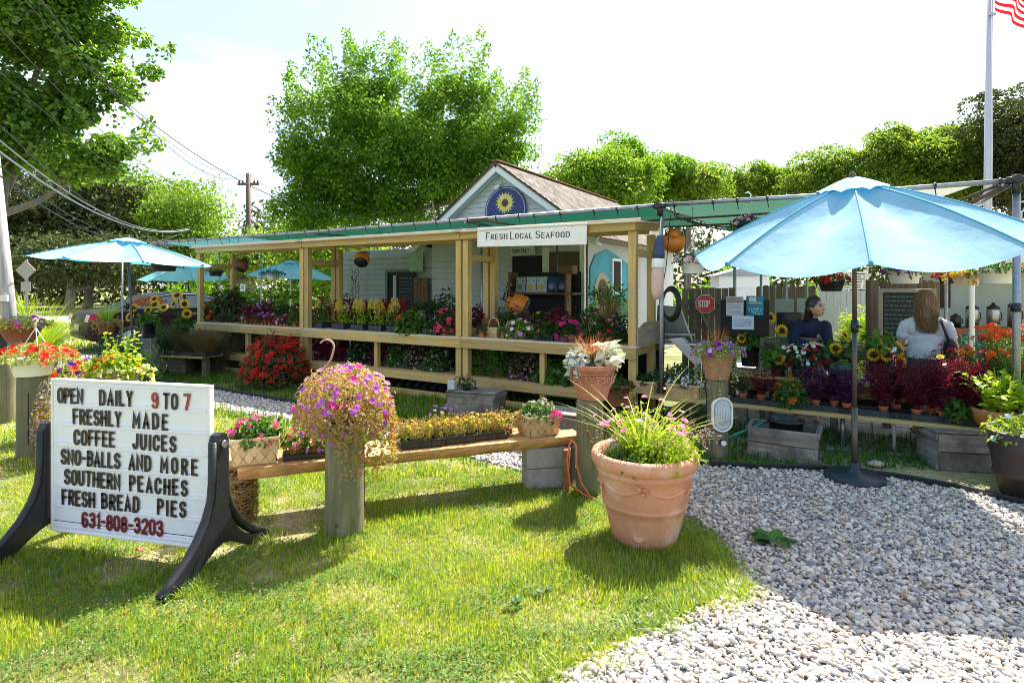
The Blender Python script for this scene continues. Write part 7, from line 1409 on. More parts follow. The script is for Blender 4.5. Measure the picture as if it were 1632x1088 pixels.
# sunflower buckets
def tmpl_ray(n=26):
    v = []; f = []
    for ring in range(2):
        for i in range(n // 2 + (ring == 0) * (n // 4)):
            m = n // 2 + (ring == 0) * (n // 4); a = 2 * PI * (i + .5 * ring) / m; d = .17; r0, r1 = .38, (1.0 if ring == 0 else .86); b = len(v); zz = .02 + .07 * ring
            v += [[r0 * math.cos(a), r0 * math.sin(a), zz], [.75 * math.cos(a - d), .75 * math.sin(a - d), zz + .08], [r1 * math.cos(a), r1 * math.sin(a), zz - .02 + .05 * math.sin(i * 3.1)], [.75 * math.cos(a + d), .75 * math.sin(a + d), zz + .08]]; f.append([b, b + 1, b + 2, b + 3])
    return arr(v), np.array(f)
RAY = tmpl_ray()
def sunflowers(label, loc, heads, bucket=(.13, .10, .28), seed=0, group='sunflower buckets', leaves=26, lean=0):
    t = T('sunflower_bucket', label, 'bucket of sunflowers', loc, 0, group); r = np.random.default_rng(seed); P('bucket', t, MB().lathe(pot_profile(*bucket), 22), M_black); fo = MB(); mound(fo, 80, .16, .16, bucket[2], .10, BIGLEAF, r, low=-.2); P('foliage', t, fo, M_green)
    sm_ = MB(); lv = MB()
    for (dx, dy, z, R, fx, fz) in heads:
        h = arr([dx, dy, z]); b = arr([dx * .12, dy * .12, bucket[2] * .6]); m = (b + h) / 2 + arr([dx * -.15, .02, .05]); n = arr([fx, -1, fz]); n /= np.linalg.norm(n)
        ns = h - n * R * .15; sm_.tube([b, m, ns], .0075, 6, False)
        hd = MB().scatter(RAY[0], RAY[1], [h], [[1, 0, .1]], [n], [R]); o = P('flower_head', t, hd, PM['sunflower'])
        dm = MB(); Rf = np.stack([np.cross([0, 0, 1.], n) / np.linalg.norm(np.cross([0, 0, 1.], n)), np.cross(n, np.cross([0, 0, 1.], n) / np.linalg.norm(np.cross([0, 0, 1.], n))), n], 1); dm.lathe([(0.001, R * .14), (R * .25, R * .12), (R * .42, R * .05), (R * .44, -.004), (0.001, -.01)], 16, h, R=Rf)
        P('seed_disc', o, dm, bpy.data.materials.get('seed_disc_mat') or plain('seed_disc_mat', (.035, .016, .008), .95, .5, 90, .8, bscale=200))
        for q in range(3):
            u = r.uniform(.35, .95); p = b * (1 - u) + ns * u; a = r.uniform(0, 6.28); lv.scatter(BIGLEAF[0], BIGLEAF[1], [p], [[math.cos(a), math.sin(a), r.uniform(-.5, .2)]], [[-.3 * math.cos(a), -.3 * math.sin(a), 1]], [r.uniform(.12, .19)])
    P('stems', t, sm_, M_lime if lean else M_green); P('leaves', t, lv, M_green); return t
sunflowers('bucket of sunflowers on slanting pale stems left of the hand sanitiser', SH(1196, .95, .67), [(.22, -.05, .60, .082, .2, .4), (.34, -.1, .44, .085, .1, .2), (.02, 0, .34, .05, .2, .1), (-.13, -.05, .34, .062, -.1, .2), (.24, -.15, .14, .07, .9, -.3)], seed=601, lean=1)
sunflowers('bucket of small sunflowers behind the ivy pot on the lamp bollard', SH(1158, 1.0, .62), [(.02, -.05, .27, .06, 0, .2), (-.07, 0, .22, .055, .3, .1), (.14, 0, .28, .05, 0, .1)], seed=602)
sunflowers('bucket of leafy sunflowers between the attendant and the umbrella pole', SH(1338, .82, .60), [(-.10, -.1, .36, .075, -.7, .2), (-.02, -.12, .20, .07, .0, .1), (.06, .0, .50, .06, .5, .6), (.10, -.1, .2, .06, .3, 0)], seed=603)
sunflowers('dense bucket of golden sunflowers left of the woman in white', SH(1402, .66, .72), [(-.13, -.1, .21, .075, -.2, .1), (-.02, -.15, .22, .088, 0, .1), (.12, -.14, .13, .082, .1, 0), (.16, -.05, .26, .10, .5, .3), (.0, .05, .34, .07, 0, .6), (.20, 0, .16, .075, .5, 0), (-.08, .05, .33, .06, -.3, .6)], seed=604)
sunflowers('sunflower head peeping beside the purple and white bouquet', SH(1240, .62, .60), [(-.03, -.08, .22, .07, -.5, 0)], (.08, .07, .16), 605)
sunflowers('bucket of small centred sunflowers left of the stand near the parked car', DP(236, 456, 10.4).xy.to_3d() + Vector((0, 0, .72)), [(-.26, -.1, .38, .095, -.2, .3), (-.20, -.1, .54, .09, .1, .5), (.0, 0, .50, .08, 0, .3), (.12, 0, .60, .10, 0, .6), (.05, .1, .70, .09, 0, .8), (.28, 0, .55, .09, .2, .5)], seed=606)
sunflowers('bucket of orange sunflowers against the left post of the stand', DP(290, 456, 10.8).xy.to_3d() + Vector((0, 0, .62)), [(-.06, -.05, .86, .11, 0, .6), (.1, -.1, .70, .10, .4, .2), (.15, -.1, .52, .10, .3, .1), (-.15, 0, .7, .08, -.3, .3)], seed=607)
for d_, px_, h in ((10.4, 236, .72), (10.8, 290, .62)):
    sd = T('plant_stand', 'dark stand under the %s sunflower bucket near the car' % ('left' if px_ == 236 else 'right'), 'stand', DP(px_, 456, d_).xy.to_3d()); P('leg', sd, MB().box((0, 0, h / 2), (.3, .3, h - .004)), M_grey)
for px_, w_, h in ((1158, 1.0, .62), (1196, .95, .56)):
    pass
sd = T('side_table', 'dark wooden table under the sunflower buckets left of the counter', 'table', SH(1180, .98, 0), SANG); P('table_top', sd, MB().box((0, 0, .60), (.75, .4, .03)), M_grey)
for sx in (-1, 1):
    for sy in (-1, 1): P('leg', sd, MB().box((sx * .33, sy * .16, .262), (.05, .05, .524)), M_grey)
# bowl of lime coleus, dark tub, zinnias at the far right
t = put('coleus_bowl', 'wide brown terracotta bowl of lime coleus at the right end of the bench', 'potted plant', SH(1606, .02, ZL + .005), None, [('upright', dict(n=46, h=.34, spread=.26, L=.11, per=9, tm=BIGLEAF, base=.17), M_lime), ('mound', dict(n=150, rx=.16, rz=.16, L=.08, tm=BIGLEAF), M_lime)], [], seed=620, z0=.15)
P('bowl', t, MB().lathe([(0, 0), (.19, 0), (.24, .05), (.262, .12), (.27, .17), (.262, .185), (.245, .18), (.235, .14), (0, .14)], 36), plain('glazed_terracotta', (.42, .17, .06), .5, .25, 7, .1, dirt=(.25, .09, .03))); P('soil', t, MB().disc((0, 0, .15), .235, 30), M_soil)
t = put('barrel_planter', 'dark barrel planter of pale blue and lime flowers at the right edge', 'planter', GP(1648, 790), None, [('mound', dict(n=900, rx=.30, rz=.18, L=.045, low=-.2), M_lime)], [(bpy.data.materials['pale_blue'], 16, .028, TRUMPET), ('white', 14, .02), ('yellow', 20, .015)], 0, seed=621, z0=.46)
P('barrel', t, MB().lathe([(0, 0), (.21, 0), (.24, .15), (.265, .17), (.255, .19), (.275, .34), (.29, .36), (.28, .38), (.30, .50), (.28, .51), (.26, .48), (0, .46)], 34), plain('barrel_resin', (.045, .03, .028), .5, .2, 9, .2))
t = put('zinnia_clump', 'tall clump of orange and scarlet zinnias beside the right canopy post', 'flowering plant', SH(1592, .75, .5), ('pot', .16, .12, .2, M_black), [('upright', dict(n=60, h=.56, spread=.22, L=.07, per=14, base=.13), leafm('zinnia_leaf', [(.08, .18, .03), (.16, .28, .04), (.28, .36, .06)]))], [('zinnia', 22, .05, POM, 'tips'), ('scarlet', 8, .045, POM, 'tips')], seed=622)
t = put('zinnia_clump', 'red and yellow celosia clump right of the woman in white', 'flowering plant', SH(1538, .9, .5), ('pot', .14, .1, .18, M_black), [('upright', dict(n=40, h=.34, spread=.22, L=.07, per=12, base=.12), M_dkgreen)], [('red', 14, .045, POM, 'tips'), ('orange', 9, .04, POM, 'tips'), ('magenta', 10, .035, POM, 'tips'), ('yellow', 5, .04, POM, 'tips')], seed=623)
put('zinnia_clump', 'green bushy zinnias with orange flowers at the right edge above the lime coleus', 'flowering plant', SH(1622, .5, .42), ('pot', .14, .1, .18, M_black), [('upright', dict(n=40, h=.42, spread=.22, L=.07, per=12, base=.12), M_green)], [('scarlet', 9, .05, POM, 'tips'), ('yellow', 4, .04, POM, 'tips')], seed=624)
sd = T('plant_table', 'grey table under the zinnias at the right end of the market', 'table', SH(1580, .82, 0), SANG); P('table_top', sd, MB().box((0, 0, .46), (1.3, .6, .035)), M_grey)
for sx in (-1, 1):
    for sy in (-1, 1): P('leg', sd, MB().box((sx * .58, sy * .24, .22), (.06, .06, .44)), M_grey)
for px_, w_, lab in ((1066, .25, 'dark green herb tray behind the baskets on the ground'), (1085, .45, 'dark herb tray behind the larger splint basket')): put('herb_tray', lab, 'plant tray', SH(px_, w_ + .15, ZL + .06), ('tray', .34, .26, .08, 3, 2), [('mound', dict(n=420, rx=.22, ry=.18, rz=.2, L=.05), M_bluegreen)], [], seed=int(px_))
# water tap on a white pipe
tp = T('water_tap', 'white standpipe with a tap rising through the burgundy plants', 'tap', SH(1425, .30, 0)); P('riser', tp, MB().tube([(0, 0, 0), (0, 0, .98)], .014, 8), M_white); P('tap_head', tp, MB().tube([(-.05, -.03, .98), (0, 0, 1.02), (.02, 0, 1.0)], .016, 8).tube([(0, 0, .96), (0, 0, 1.04)], .02, 8), M_steel)

# ---- counter things
sz = T('sanitiser_bottle', 'clear pump bottle of hand sanitiser on the service counter', 'bottle', SH(1268, 1.28, .955), SANG)
P('bottle', sz, MB().lathe([(0, 0), (.055, 0), (.06, .01), (.06, .11), (.05, .135), (.02, .15), (.018, .16), (0, .16)], 18, squash=(1, .6)), M_clear); P('pump', sz, MB().tube([(0, 0, .16), (0, 0, .205)], .008, 8).tube([(.01, 0, .205), (-.035, 0, .2)], .007, 6).lathe([(.022, .155), (.022, .175), (0, .176)], 12), M_white)
P('label_patch', sz, MB().box((0, -.037, .07), (.05, .003, .06)), plain('bluish_label', (.16, .30, .34), .5)); P('base_ring', sz, MB().lathe([(.056, -.0), (.061, .004), (.056, .008)], 18, squash=(1, .6)), M_white)
for px_, nm, lab, sz_, col in ((1293, 'card_holder', 'small white card holder on the counter by the attendant', (.075, .05, .075), (.6, .62, .64)), (1250, 'teal_box', 'small teal box beside the sanitiser bottle', (.10, .08, .05), (.02, .25, .30))):
    t = T(nm, lab, 'box', SH(px_, 1.3, .955), SANG); P('box_body', t, MB().prism([(-sz_[0] / 2, 0), (sz_[0] / 2, 0), (sz_[0] / 2, sz_[2] * .8), (-sz_[0] / 2, sz_[2])], sz_[1]), plain(nm + '_mat', col, .5)); P('box_print', t, MB().disc((0, -sz_[1] / 2 - .001, sz_[2] * .42), sz_[2] * .25, 14, R=Matrix.Rotation(PI / 2, 3, 'X')), plain(nm + '_print', (.12, .16, .2), .5))
mo = T('till_monitor', 'black monitor standing on the counter behind the sunflowers', 'monitor', SH(1258, 1.65, .97), SANG); P('screen', mo, MB().box((0, 0, .24), (.29, .03, .20), None, .006), M_black); P('stand', mo, MB().box((0, .02, .07), (.05, .03, .14)).box((0, .02, .005), (.16, .12, .012)), M_black); P('screen_face', mo, MB().box((0, -.017, .24), (.26, .003, .165)), plain('dark_screen', (.01, .02, .022), .2))
sb_ = T('till_shelf', 'grey till shelf under the black monitor', 'shelf', SH(1258, 1.65, 0), SANG); P('shelf_top', sb_, MB().box((0, 0, .95), (.7, .4, .03)), M_grey); P('shelf_side', sb_, MB().box((-.33, 0, .466), (.03, .38, .93)).box((.33, 0, .466), (.03, .38, .93)), M_grey)
# posters
def poster(label, px, py, d, w, h, col, rows, head=None, ang=SANG, post=True, textcol=M_ink, seed=0):
    p = DP(px, py, d); t = T('poster', label, 'sign', p, ang); P('sheet', t, MB().box((0, 0, 0), (w, .006, h), None, .001), plain('poster_%d_%d' % (px, py), col, .5, .05)); rg = np.random.default_rng(seed + int(px)); m_ = MB()
    for k in range(rows):
        x_ = -w * .4
        while x_ < w * .34: wd = rg.uniform(.03, .10) * w * 2; wd = min(wd, w * .42 - x_); m_.box((x_ + wd / 2, -.0045, h * .22 - k * h * .62 / rows), (wd, .002, h * .03), None, .0003); x_ += wd + w * .03
    if rows: o = P('print_lines', t, m_, textcol); o['kind'] = 'stuff'
    if head: head(t, w, h)
    return t
def hd_menu(t, w, h): P('picture_band', t, MB().box((0, -.0045, h * .33), (w * .9, .002, h * .26)), plain('menu_band', (.30, .20, .17), .6, .6, 30)); 
poster('white menu poster with a mottled picture at the top, left of the ice sign', 1171, 488, 7.0, .20, .235, (.44, .46, .54), 5, hd_menu, textcol=plain('mid_print', (.22, .24, .30), .6))
def hd_ice(t, w, h):
    q = MB(); hh = h * .17; x = -w * .30
    for c in 'ICE':
        glyph(q, c, x, h * .24, hh if c != 'I' else hh * .8, 1.1, .013, .013, 0, .003); x += (GW[c] + .22) * hh * 1.3
    P('lettering', t, q, M_white); o = MB(); rg = np.random.default_rng(3); n = 26; o.scatter(ICO[0], ICO[1], np.stack([rg.uniform(-w * .4, w * .4, n), np.full(n, -.004), rg.uniform(-h * .42, -h * .08, n)], 1), rg.normal(size=(n, 3)), rg.normal(size=(n, 3)), np.tile([.016, .004, .014], (n, 1))); 
    P('ice_cubes', t, o, plain('ice_blue', (.30, .60, .66), .4))['kind'] = 'stuff'; P('subtitle', t, MB().box((0, -.004, h * .13), (w * .8, .002, h * .05)), plain('ice_white', (.5, .6, .65), .5))
poster('blue sign reading ICE with ice cubes, right of the menu poster', 1203, 487, 7.0, .195, .235, (.02, .18, .30), 0, hd_ice)
poster('white printed notice taped below the menu poster', 1184, 514, 6.8, .24, .16, (.45, .50, .62), 4, ang=SANG + .1)
nb_ = T('notice_backboard', 'dark board carrying the menu poster and the ice sign', 'board', DP(1186, 500, 7.06), SANG); P('board', nb_, MB().box((0, .02, -.05), (.56, .02, .44)), M_dark); P('leg', nb_, MB().box((-.2, .02, -.78), (.05, .05, 1.0)).box((.2, .02, -.78), (.05, .05, 1.0)), M_grey)
poster('pale laminated sheet behind the till monitor, left one', 1250, 487, 8.6, .26, .2, (.30, .36, .34), 0); poster('pale laminated sheet just behind the attendant', 1285, 487, 8.6, .24, .22, (.40, .46, .44), 3)

# gate with the stop sign, fences
def fence_panel(name, label, p0, p1, h, n, mat, z0=0, group=None, dog=True, cat='fence'):
    p0, p1 = Vector(p0), Vector(p1); d = p1 - p0; L = d.length; t = T(name, label, cat, p0, math.atan2(d.y, d.x), group); bw = L / n; key = (name, round(bw, 3), h, mat.name)
    if key not in BM:
        e = bw * .28; BM[key] = MB().prism([(-bw * .47, 0), (bw * .47, 0), (bw * .47, h - e * .8), (bw * .25, h), (-bw * .25, h), (-bw * .47, h - e * .8)] if dog else [(-bw * .47, 0), (bw * .47, 0), (bw * .47, h), (-bw * .47, h)], .018).mesh('picket', mat)
    for k in range(n): P('picket', t, BM[key], mat, loc=(bw * (k + .5), 0, z0 + random.uniform(-.015, .015)))
    for z_ in (.25, h - .35): P('rail', t, MB().box((L / 2, .035, z0 + z_), (L, .04, .08)), mat)
    return t
gt = fence_panel('plank_gate', 'weathered plank gate with a diagonal brace behind the lamp bollard', DP(1087, 456, 8.3).xy.to_3d(), DP(1172, 456, 8.0).xy.to_3d(), 1.62, 8, M_fence, 0, None, False, 'gate')
beam(gt, 'diagonal_brace', (.18, -.03, 1.45), (.52, -.03, .75), .03, .10, M_grey, up=(0, 1, 0)); beam(gt, 'cross_rail', (0, -.03, 1.42), (.75, -.03, 1.42), .03, .09, M_grey)
ss = T('stop_sign', 'red octagonal STOP sign leaning on the plank gate', 'sign', DP(1124, 484, 7.75), SANG + .3); oc_ = [(.125 * math.cos(a), .125 * math.sin(a)) for a in np.arange(8) * PI / 4 + PI / 8]
P('white_border', ss, MB().prism([(a * 1.06, b * 1.06) for a, b in oc_], .006), M_white); P('red_panel', ss, MB().prism(oc_, .006, None, (0, -.005, 0)), plain('stop_red', (.55, .035, .02), .4)); q = MB(); textp(ss, 'STOP', -.085, -.04, .08, .72, .011, None, .009, 0, .0085, mat=M_white)
fence_panel('picket_fence', 'dark weathered picket fence section right of the plank gate', DP(1205, 456, 9.4).xy.to_3d(), DP(1300, 456, 9.2).xy.to_3d(), 1.66, 9, M_fence); fence_panel('picket_fence', 'brown dog eared picket fence behind the woman in white', DP(1384, 456, 8.2).xy.to_3d(), DP(1498, 456, 7.7).xy.to_3d(), 1.72, 12, M_fence)
fp_ = T('fence_post', 'thick weathered fence post left of the menu board', 'post', DP(1390, 456, 8.1).xy.to_3d()); P('post', fp_, MB().box((0, 0, .87), (.12, .12, 1.74)), M_fence)
wf = T('white_fence', 'pale fence with a slatted top seen left of the umbrella pole', 'fence', DP(1306, 456, 12).xy.to_3d(), -.15); M_palef = plain('pale_fence', (.62, .58, .52), .7, .1, 6); M_greyf = plain('grey_fence', (.36, .38, .38), .7, .1, 6)
for k in range(7): P('fence_board', wf, MB().box((.07 + k * .13, 0, .78), (.122, .02, 1.56)), M_greyf)
for k in range(7): P('fence_slat', wf, MB().box((.45, 0, 1.60 + k * .055), (.92, .02, .035)), M_palef)
for x in (0, .46, .92): P('fence_post', wf, MB().box((x, .03, 1.0), (.05, .05, 2.0)), M_palef)
wh = T('white_shed', 'bright white shed wall glimpsed behind the menu poster', 'building', DP(1165, 456, 14).xy.to_3d(), 0); P('wall', wh, MB().box((.2, 0, .95), (1.2, .6, 1.9)), M_white); P('roof', wh, MB().prism([(-.5, 1.9), (.9, 1.9), (.2, 2.1)], .7), M_galv); P('door', wh, MB().box((.2, -.31, .8), (.5, .02, 1.6)), M_offw)
hg = T('lime_hedge', 'sunlit lime green shrub between the pale fence and the picket fence', 'shrub', DP(1370, 456, 11).xy.to_3d()); m_ = MB(); mound(m_, 3000, .45, 1.2, 0, .10, rng=np.random.default_rng(8)); P('foliage', hg, m_, M_lime)
# menu chalkboard behind the woman
mb_ = T('menu_board', 'framed dark menu board hung on the picket fence beside the woman', 'menu board', DP(1445, 509, 7.6), math.atan2(7.7 - 8.2, (1498 - CX) * 7.7 / F - (1384 - CX) * 8.2 / F)); bw_, bh_ = .58, .76
P('board', mb_, MB().box((0, 0, 0), (bw_, .02, bh_)), plain('menu_black', (.01, .014, .016), .35, .3, 4)); 
P('board_frame', mb_, MB().box((-bw_ / 2, -.004, 0), (.05, .035, bh_ + .05)).box((bw_ / 2, -.004, 0), (.05, .035, bh_ + .05)).box((0, -.004, bh_ / 2), (bw_ - .05, .034, .05)).box((0, -.004, -bh_ / 2), (bw_ - .05, .034, .05)), plain('putty_frame', (.34, .31, .25), .6))
q = MB(); rg = np.random.default_rng(5)
for k in range(11):
    x_ = -.24
    while x_ < .2: wd = rg.uniform(.02, .06); q.box((x_ + wd / 2, -.0125, .30 - k * .06), (wd, .002, .012), None, .0004); x_ += wd + .015
P('menu_print', mb_, q, plain('menu_print_mat', (.12, .22, .16), .7, .5, 12))['kind'] = 'stuff'
# drinks kiosk at the far right
ks = T('drinks_kiosk', 'pale blue grey canvas drinks kiosk with coffee urns at the far right', 'kiosk', DP(1500, 456, 8.8).xy.to_3d(), -.12)
M_canvas = plain('pale_canvas', (.50, .58, .62), .7, .06, 3); P('back_wall', ks, MB().box((1.1, .9, 1.0), (2.6, .03, 2.0)), M_canvas); P('kiosk_roof', ks, MB().prism([(-.25, 1.92), (2.5, 1.92), (2.5, 2.0), (1.1, 2.22), (-.25, 2.0)], 1.6, None, (0, .45, 0)), M_white)
P('serving_shelf', ks, MB().box((1.1, .3, .98), (2.3, .5, .05)), M_brownwood); P('counter_front', ks, MB().box((1.1, .12, .46), (2.3, .03, .9)), plain('kiosk_dark', (.03, .05, .06), .6)); P('dark_niche', ks, MB().box((.42, .86, 1.5), (.42, .03, .42)), plain('niche_brown', (.05, .025, .02), .7))
q = MB(); text(q, 'SNO-BALLS', .10, .74, .17, .8, .022, None, .02, 0, 0); o = P('lettering', ks, q, plain('chalk_blue', (.05, .32, .42), .7), loc=(0, .10, 0))
for k, (x, h, rr, mt, lab) in enumerate(((.38, .20, .07, M_black, 'leftmost short black coffee pot on the kiosk shelf'), (.62, .36, .085, M_steel, 'second steel urn with a black lid on the kiosk shelf'), (.92, .36, .085, M_steel, 'middle steel urn with a black lid on the kiosk shelf'), (1.22, .40, .085, M_steel, 'tall steel dispenser at the right of the kiosk shelf'), (1.62, .52, .12, plain('cherry_red', (.35, .02, .04), .4), 'red drum at the right end of the kiosk shelf'))):
    t = T('drink_urn', lab, 'urn', ks.matrix_basis @ Vector((x, .3, 1.007)), -.12, 'drink urns'); P('urn_body', t, MB().lathe([(0, 0), (rr, 0), (rr, h * .75), (rr * .9, h * .8), (0, h * .8)], 18), mt); P('lid', t, MB().lathe([(rr * .95, h * .8), (rr * .98, h * .88), (rr * .4, h * .97), (rr * .2, h * 1.08), (0, h * 1.08)], 18), M_black); P('spout', t, MB().tube([(0, -rr, .06), (0, -rr - .04, .055), (0, -rr - .045, .03)], .01, 6), M_black); P('handle', t, MB().tube([(rr, 0, h * .3), (rr + .035, 0, h * .35), (rr + .035, 0, h * .6), (rr, 0, h * .68)], .008, 6), M_black)
sp_ = T('snow_star', 'small white snowflake decoration on the kiosk wall', 'decoration', ks.matrix_basis @ Vector((.12, .87, 1.5)), -.12); q = MB()
for k in range(3): q.bar((-.05 * math.cos(k * PI / 3), 0, -.05 * math.sin(k * PI / 3)), (.05 * math.cos(k * PI / 3), 0, .05 * math.sin(k * PI / 3)), .006 + k * .001, .014, .001)
P('star_arms', sp_, q, M_white)
# equipment behind the stand: work table, coiled black hose, cloudy chute
wt = T('work_table', 'grey metal work table with a slanting stainless panel right of the stand', 'table', SH(1082, .95, 0), SANG); P('table_top', wt, MB().box((0, 0, .92), (.7, .5, .03)), M_steel); P('slanted_panel', wt, MB().prism([(-.30, .94), (.18, .94), (.02, 1.38), (-.28, 1.40)], .03), plain('sheet_metal', (.13, .17, .17), .35, .1, 4, metal=.6)); 
P('panel_edge', wt, MB().bar((.18, -.02, .94), (.02, -.02, 1.38), .03, .02), M_steel)
for sx in (-1, 1):
    for sy in (-1, 1): P('leg', wt, MB().box((sx * .3, sy * .2, .45), (.04, .04, .9)), M_galv)
hc = T('hose_coil', 'coil of black hose hanging on the canopy corner post', 'hose', SH(1069, .45, 1.43), SANG); q = MB(); rg = np.random.default_rng(2)
for k in range(7): ph_ = rg.uniform(0, 6); q.tube([((.085 + .012 * k * .5) * math.cos(a) + rg.normal() * .002, .012 * k - .04, (.16 + .01 * k) * math.sin(a)) for a in np.linspace(ph_, ph_ + 2 * PI, 22)], .007, 5, False)
P('coils', hc, q, M_black); cbx = T('hanging_cable', 'thin black cable running down beside the corner post', 'cable', SH(1062, .2, 0)); P('cable', cbx, MB().tube([(.05, 0, 2.5), (.0, 0, 1.9), (-.06, 0, 1.55), (-.02, 0, 1.2), (-.04, 0, .4)], .006, 5, False), M_black)
chx = T('clear_chute', 'cloudy clear plastic chute slanting down behind the ivy pot', 'chute', SH(1095, .75, .0), SANG); P('chute_body', chx, MB().prism([(-.22, .98), (-.05, 1.0), (.22, .72), (.12, .66)], .12), M_clear); P('chute_arm', chx, MB().bar((-.28, 0, 1.03), (.1, 0, 1.04), .03, .03), M_galv); P('chute_leg', chx, MB().box((.14, 0, .34), (.04, .04, .68)), M_galv)
# orange lantern floats
def lantern(label, loc, s, tilt, rz, mat=M_orange):
    t = T('lantern_float', label, 'lantern', loc, rz, 'orange lanterns'); Rm = Euler((tilt, 0, 0)).to_matrix().to_4x4()
    P('body', t, MB().lathe([(0, -.11 * s), (.13 * s, -.11 * s), (.15 * s, -.09 * s), (.155 * s, .02 * s), (.13 * s, .09 * s), (.05 * s, .11 * s), (0, .11 * s)], 22), mat, mtx=Rm); P('dark_mouth', t, MB().lathe([(0, -.125 * s), (.125 * s, -.125 * s), (.14 * s, -.105 * s), (0, -.105 * s)], 22), M_black, mtx=Rm)
    P('cap_knob', t, MB().lathe([(.06 * s, .10 * s), (.07 * s, .12 * s), (.06 * s, .17 * s), (0, .18 * s)], 16), mat, mtx=Rm); P('handle', t, MB().tube([(-.1 * s, 0, .1 * s), (-.12 * s, 0, .2 * s), (0, 0, .26 * s), (.12 * s, 0, .2 * s), (.1 * s, 0, .1 * s)], .009, 6), M_iron, mtx=Rm); return t
lantern('brown and orange lantern hanging at the left posts of the stand', SH(385, .35, 2.06), .85, -.6, SANG, plain('rusty_orange', (.16, .055, .02), .6, .3, 9)); lantern('orange rimmed black lantern hanging below the canopy in the middle bay', SH(577, .55, 2.12), .85, -.85, SANG + .5)
lantern('orange lantern lying on the shelf of the right bay before the dark doorway', SH(826, .9, 1.36), 1.15, 1.2, SANG - 1.2); lantern('boxy orange lantern hanging right of the canopy corner post', SH(1074, .5, 2.22), .9, .9, SANG + .3)
bx = T('lantern_crate', 'dark crate that carries the orange lantern in the right bay', 'crate', SH(833, 1.1, 0), SANG); P('crate_body', bx, MB().box((0, 0, .59), (.34, .3, 1.18)), M_dark)
by = T('fishing_buoy', 'long fishing buoy with navy top white band and pale pink bottom on the corner post', 'buoy', SH(1044, .02, 0) + Vector((-.0, -.10, 1.66)), 0); by.rotation_euler = (0, .05, 0)
P('navy_top', by, MB().lathe([(0, .58), (.03, .575), (.052, .50), (.068, .36), (.07, .31), (0, .31)], 20), plain('buoy_navy', (.025, .05, .12), .55, .2, 9)); P('white_band', by, MB().lathe([(0, .30), (.072, .31), (.076, .30), (.076, .21), (.072, .20), (0, .2)], 20), M_white); P('pink_bottom', by, MB().lathe([(0, .205), (.068, .2), (.074, .1), (.072, 0), (.06, -.1), (.035, -.155), (0, -.165)], 20), plain('buoy_pink', (.66, .46, .40), .6, .1, 6)); P('rope', by, MB().tube([(0, 0, .57), (.02, .05, .8)], .006, 5), M_white)

# goods rack inside the right bay
rk = T('goods_rack', 'brown wooden goods rack behind the flowers of the right bay', 'shelf', SH(868, 2.3, 0), SANG)
beam(rk, 'rack_shelf', (-.62, 0, 1.52), (.62, 0, 1.52), .32, .03, M_brownwood); beam(rk, 'rack_shelf', (-.62, 0, 1.05), (.62, 0, 1.05), .32, .03, M_brownwood); beam(rk, 'side_post', (.50, -.1, 0), (.50, -.1, 1.9), .18, .04, M_brownwood, up=(1, 0, 0)); beam(rk, 'side_post', (-.64, 0, 0), (-.64, 0, 1.9), .3, .04, M_brownwood, up=(1, 0, 0)); P('post_cap', rk, MB().box((.50, -.1, 1.93), (.26, .2, .14)), M_brownwood); P('rack_back', rk, MB().box((0, .18, 1.2), (1.24, .02, 1.4)), M_dark); P('price_card', rk, MB().box((.50, -.125, 1.48), (.07, .006, .28)), plain('card', (.36, .40, .38), .6))
P('card_patch', rk, MB().box((.50, -.13, 1.42), (.06, .004, .08)), plain('card_teal', (.04, .30, .26), .6))
def bag(label, x, col, col2, seed, z=1.537, h=.28, w=.205):
    p = rk.matrix_basis @ Vector((x, -.04, z)); t = T('snack_bag', label, 'bag', p, SANG + random.uniform(-.1, .1), 'snack bags on the rack'); m_ = MB(); V = []; n = 9
    for s in (-1, 1):
        for j in range(n):
            for i in range(n): u, v = i / (n - 1) * 2 - 1, j / (n - 1) * 2 - 1; b_ = (1 - u ** 4) * (1 - v ** 4); V.append((u * w / 2 * (1 - .06 * (1 - v * v)), s * (.002 + .04 * b_), h / 2 + v * h / 2 + .006 * math.sin(u * 9 + seed) * (v > .9)))
    f = [[s * n * n + j * n + i, s * n * n + j * n + i + 1, s * n * n + (j + 1) * n + i + 1, s * n * n + (j + 1) * n + i] for s in (0, 1) for j in range(n - 1) for i in range(n - 1)]
    P('bag_body', t, m_.add(V, f, True), plain('bag_%d' % seed, col, .35, .1, 9)); P('bag_print', t, MB().lathe([(0, 0), (w * .25, 0), (w * .25, .003), (0, .003)], 16, (0, -.043, h * .36), False, R=RX), plain('bagp_%d' % seed, col2, .4)); P('top_print', t, MB().box((0, -.036, h * .72), (w * .6, .004, h * .1)), M_ink); t.rotation_euler = (-.12, 0, t.rotation_euler.z)
bag('white and grey snack bag at the left end of the rack', -.47, (.40, .42, .40), (.1, .12, .1), 1); bag('white snack bag with a yellow disc, left of the pair', -.25, (.52, .58, .64), (.60, .38, .03), 2); bag('white snack bag with a yellow disc, right of the pair', -.04, (.52, .58, .64), (.60, .38, .03), 3); bag('navy snack bag on the rack', .165, (.03, .05, .16), (.18, .24, .4), 4); bag('dark blue snack bag at the right end of the rack', .36, (.02, .03, .10), (.14, .18, .3), 5)
cl_ = T('glass_cooler', 'low glass cooler of bottles below the snack bags', 'cooler', rk.matrix_basis @ Vector((-.1, -.06, .60)), SANG); P('case', cl_, MB().box((0, .08, .22), (.8, .16, .44)), M_dark); q = MB(); rg = np.random.default_rng(1)
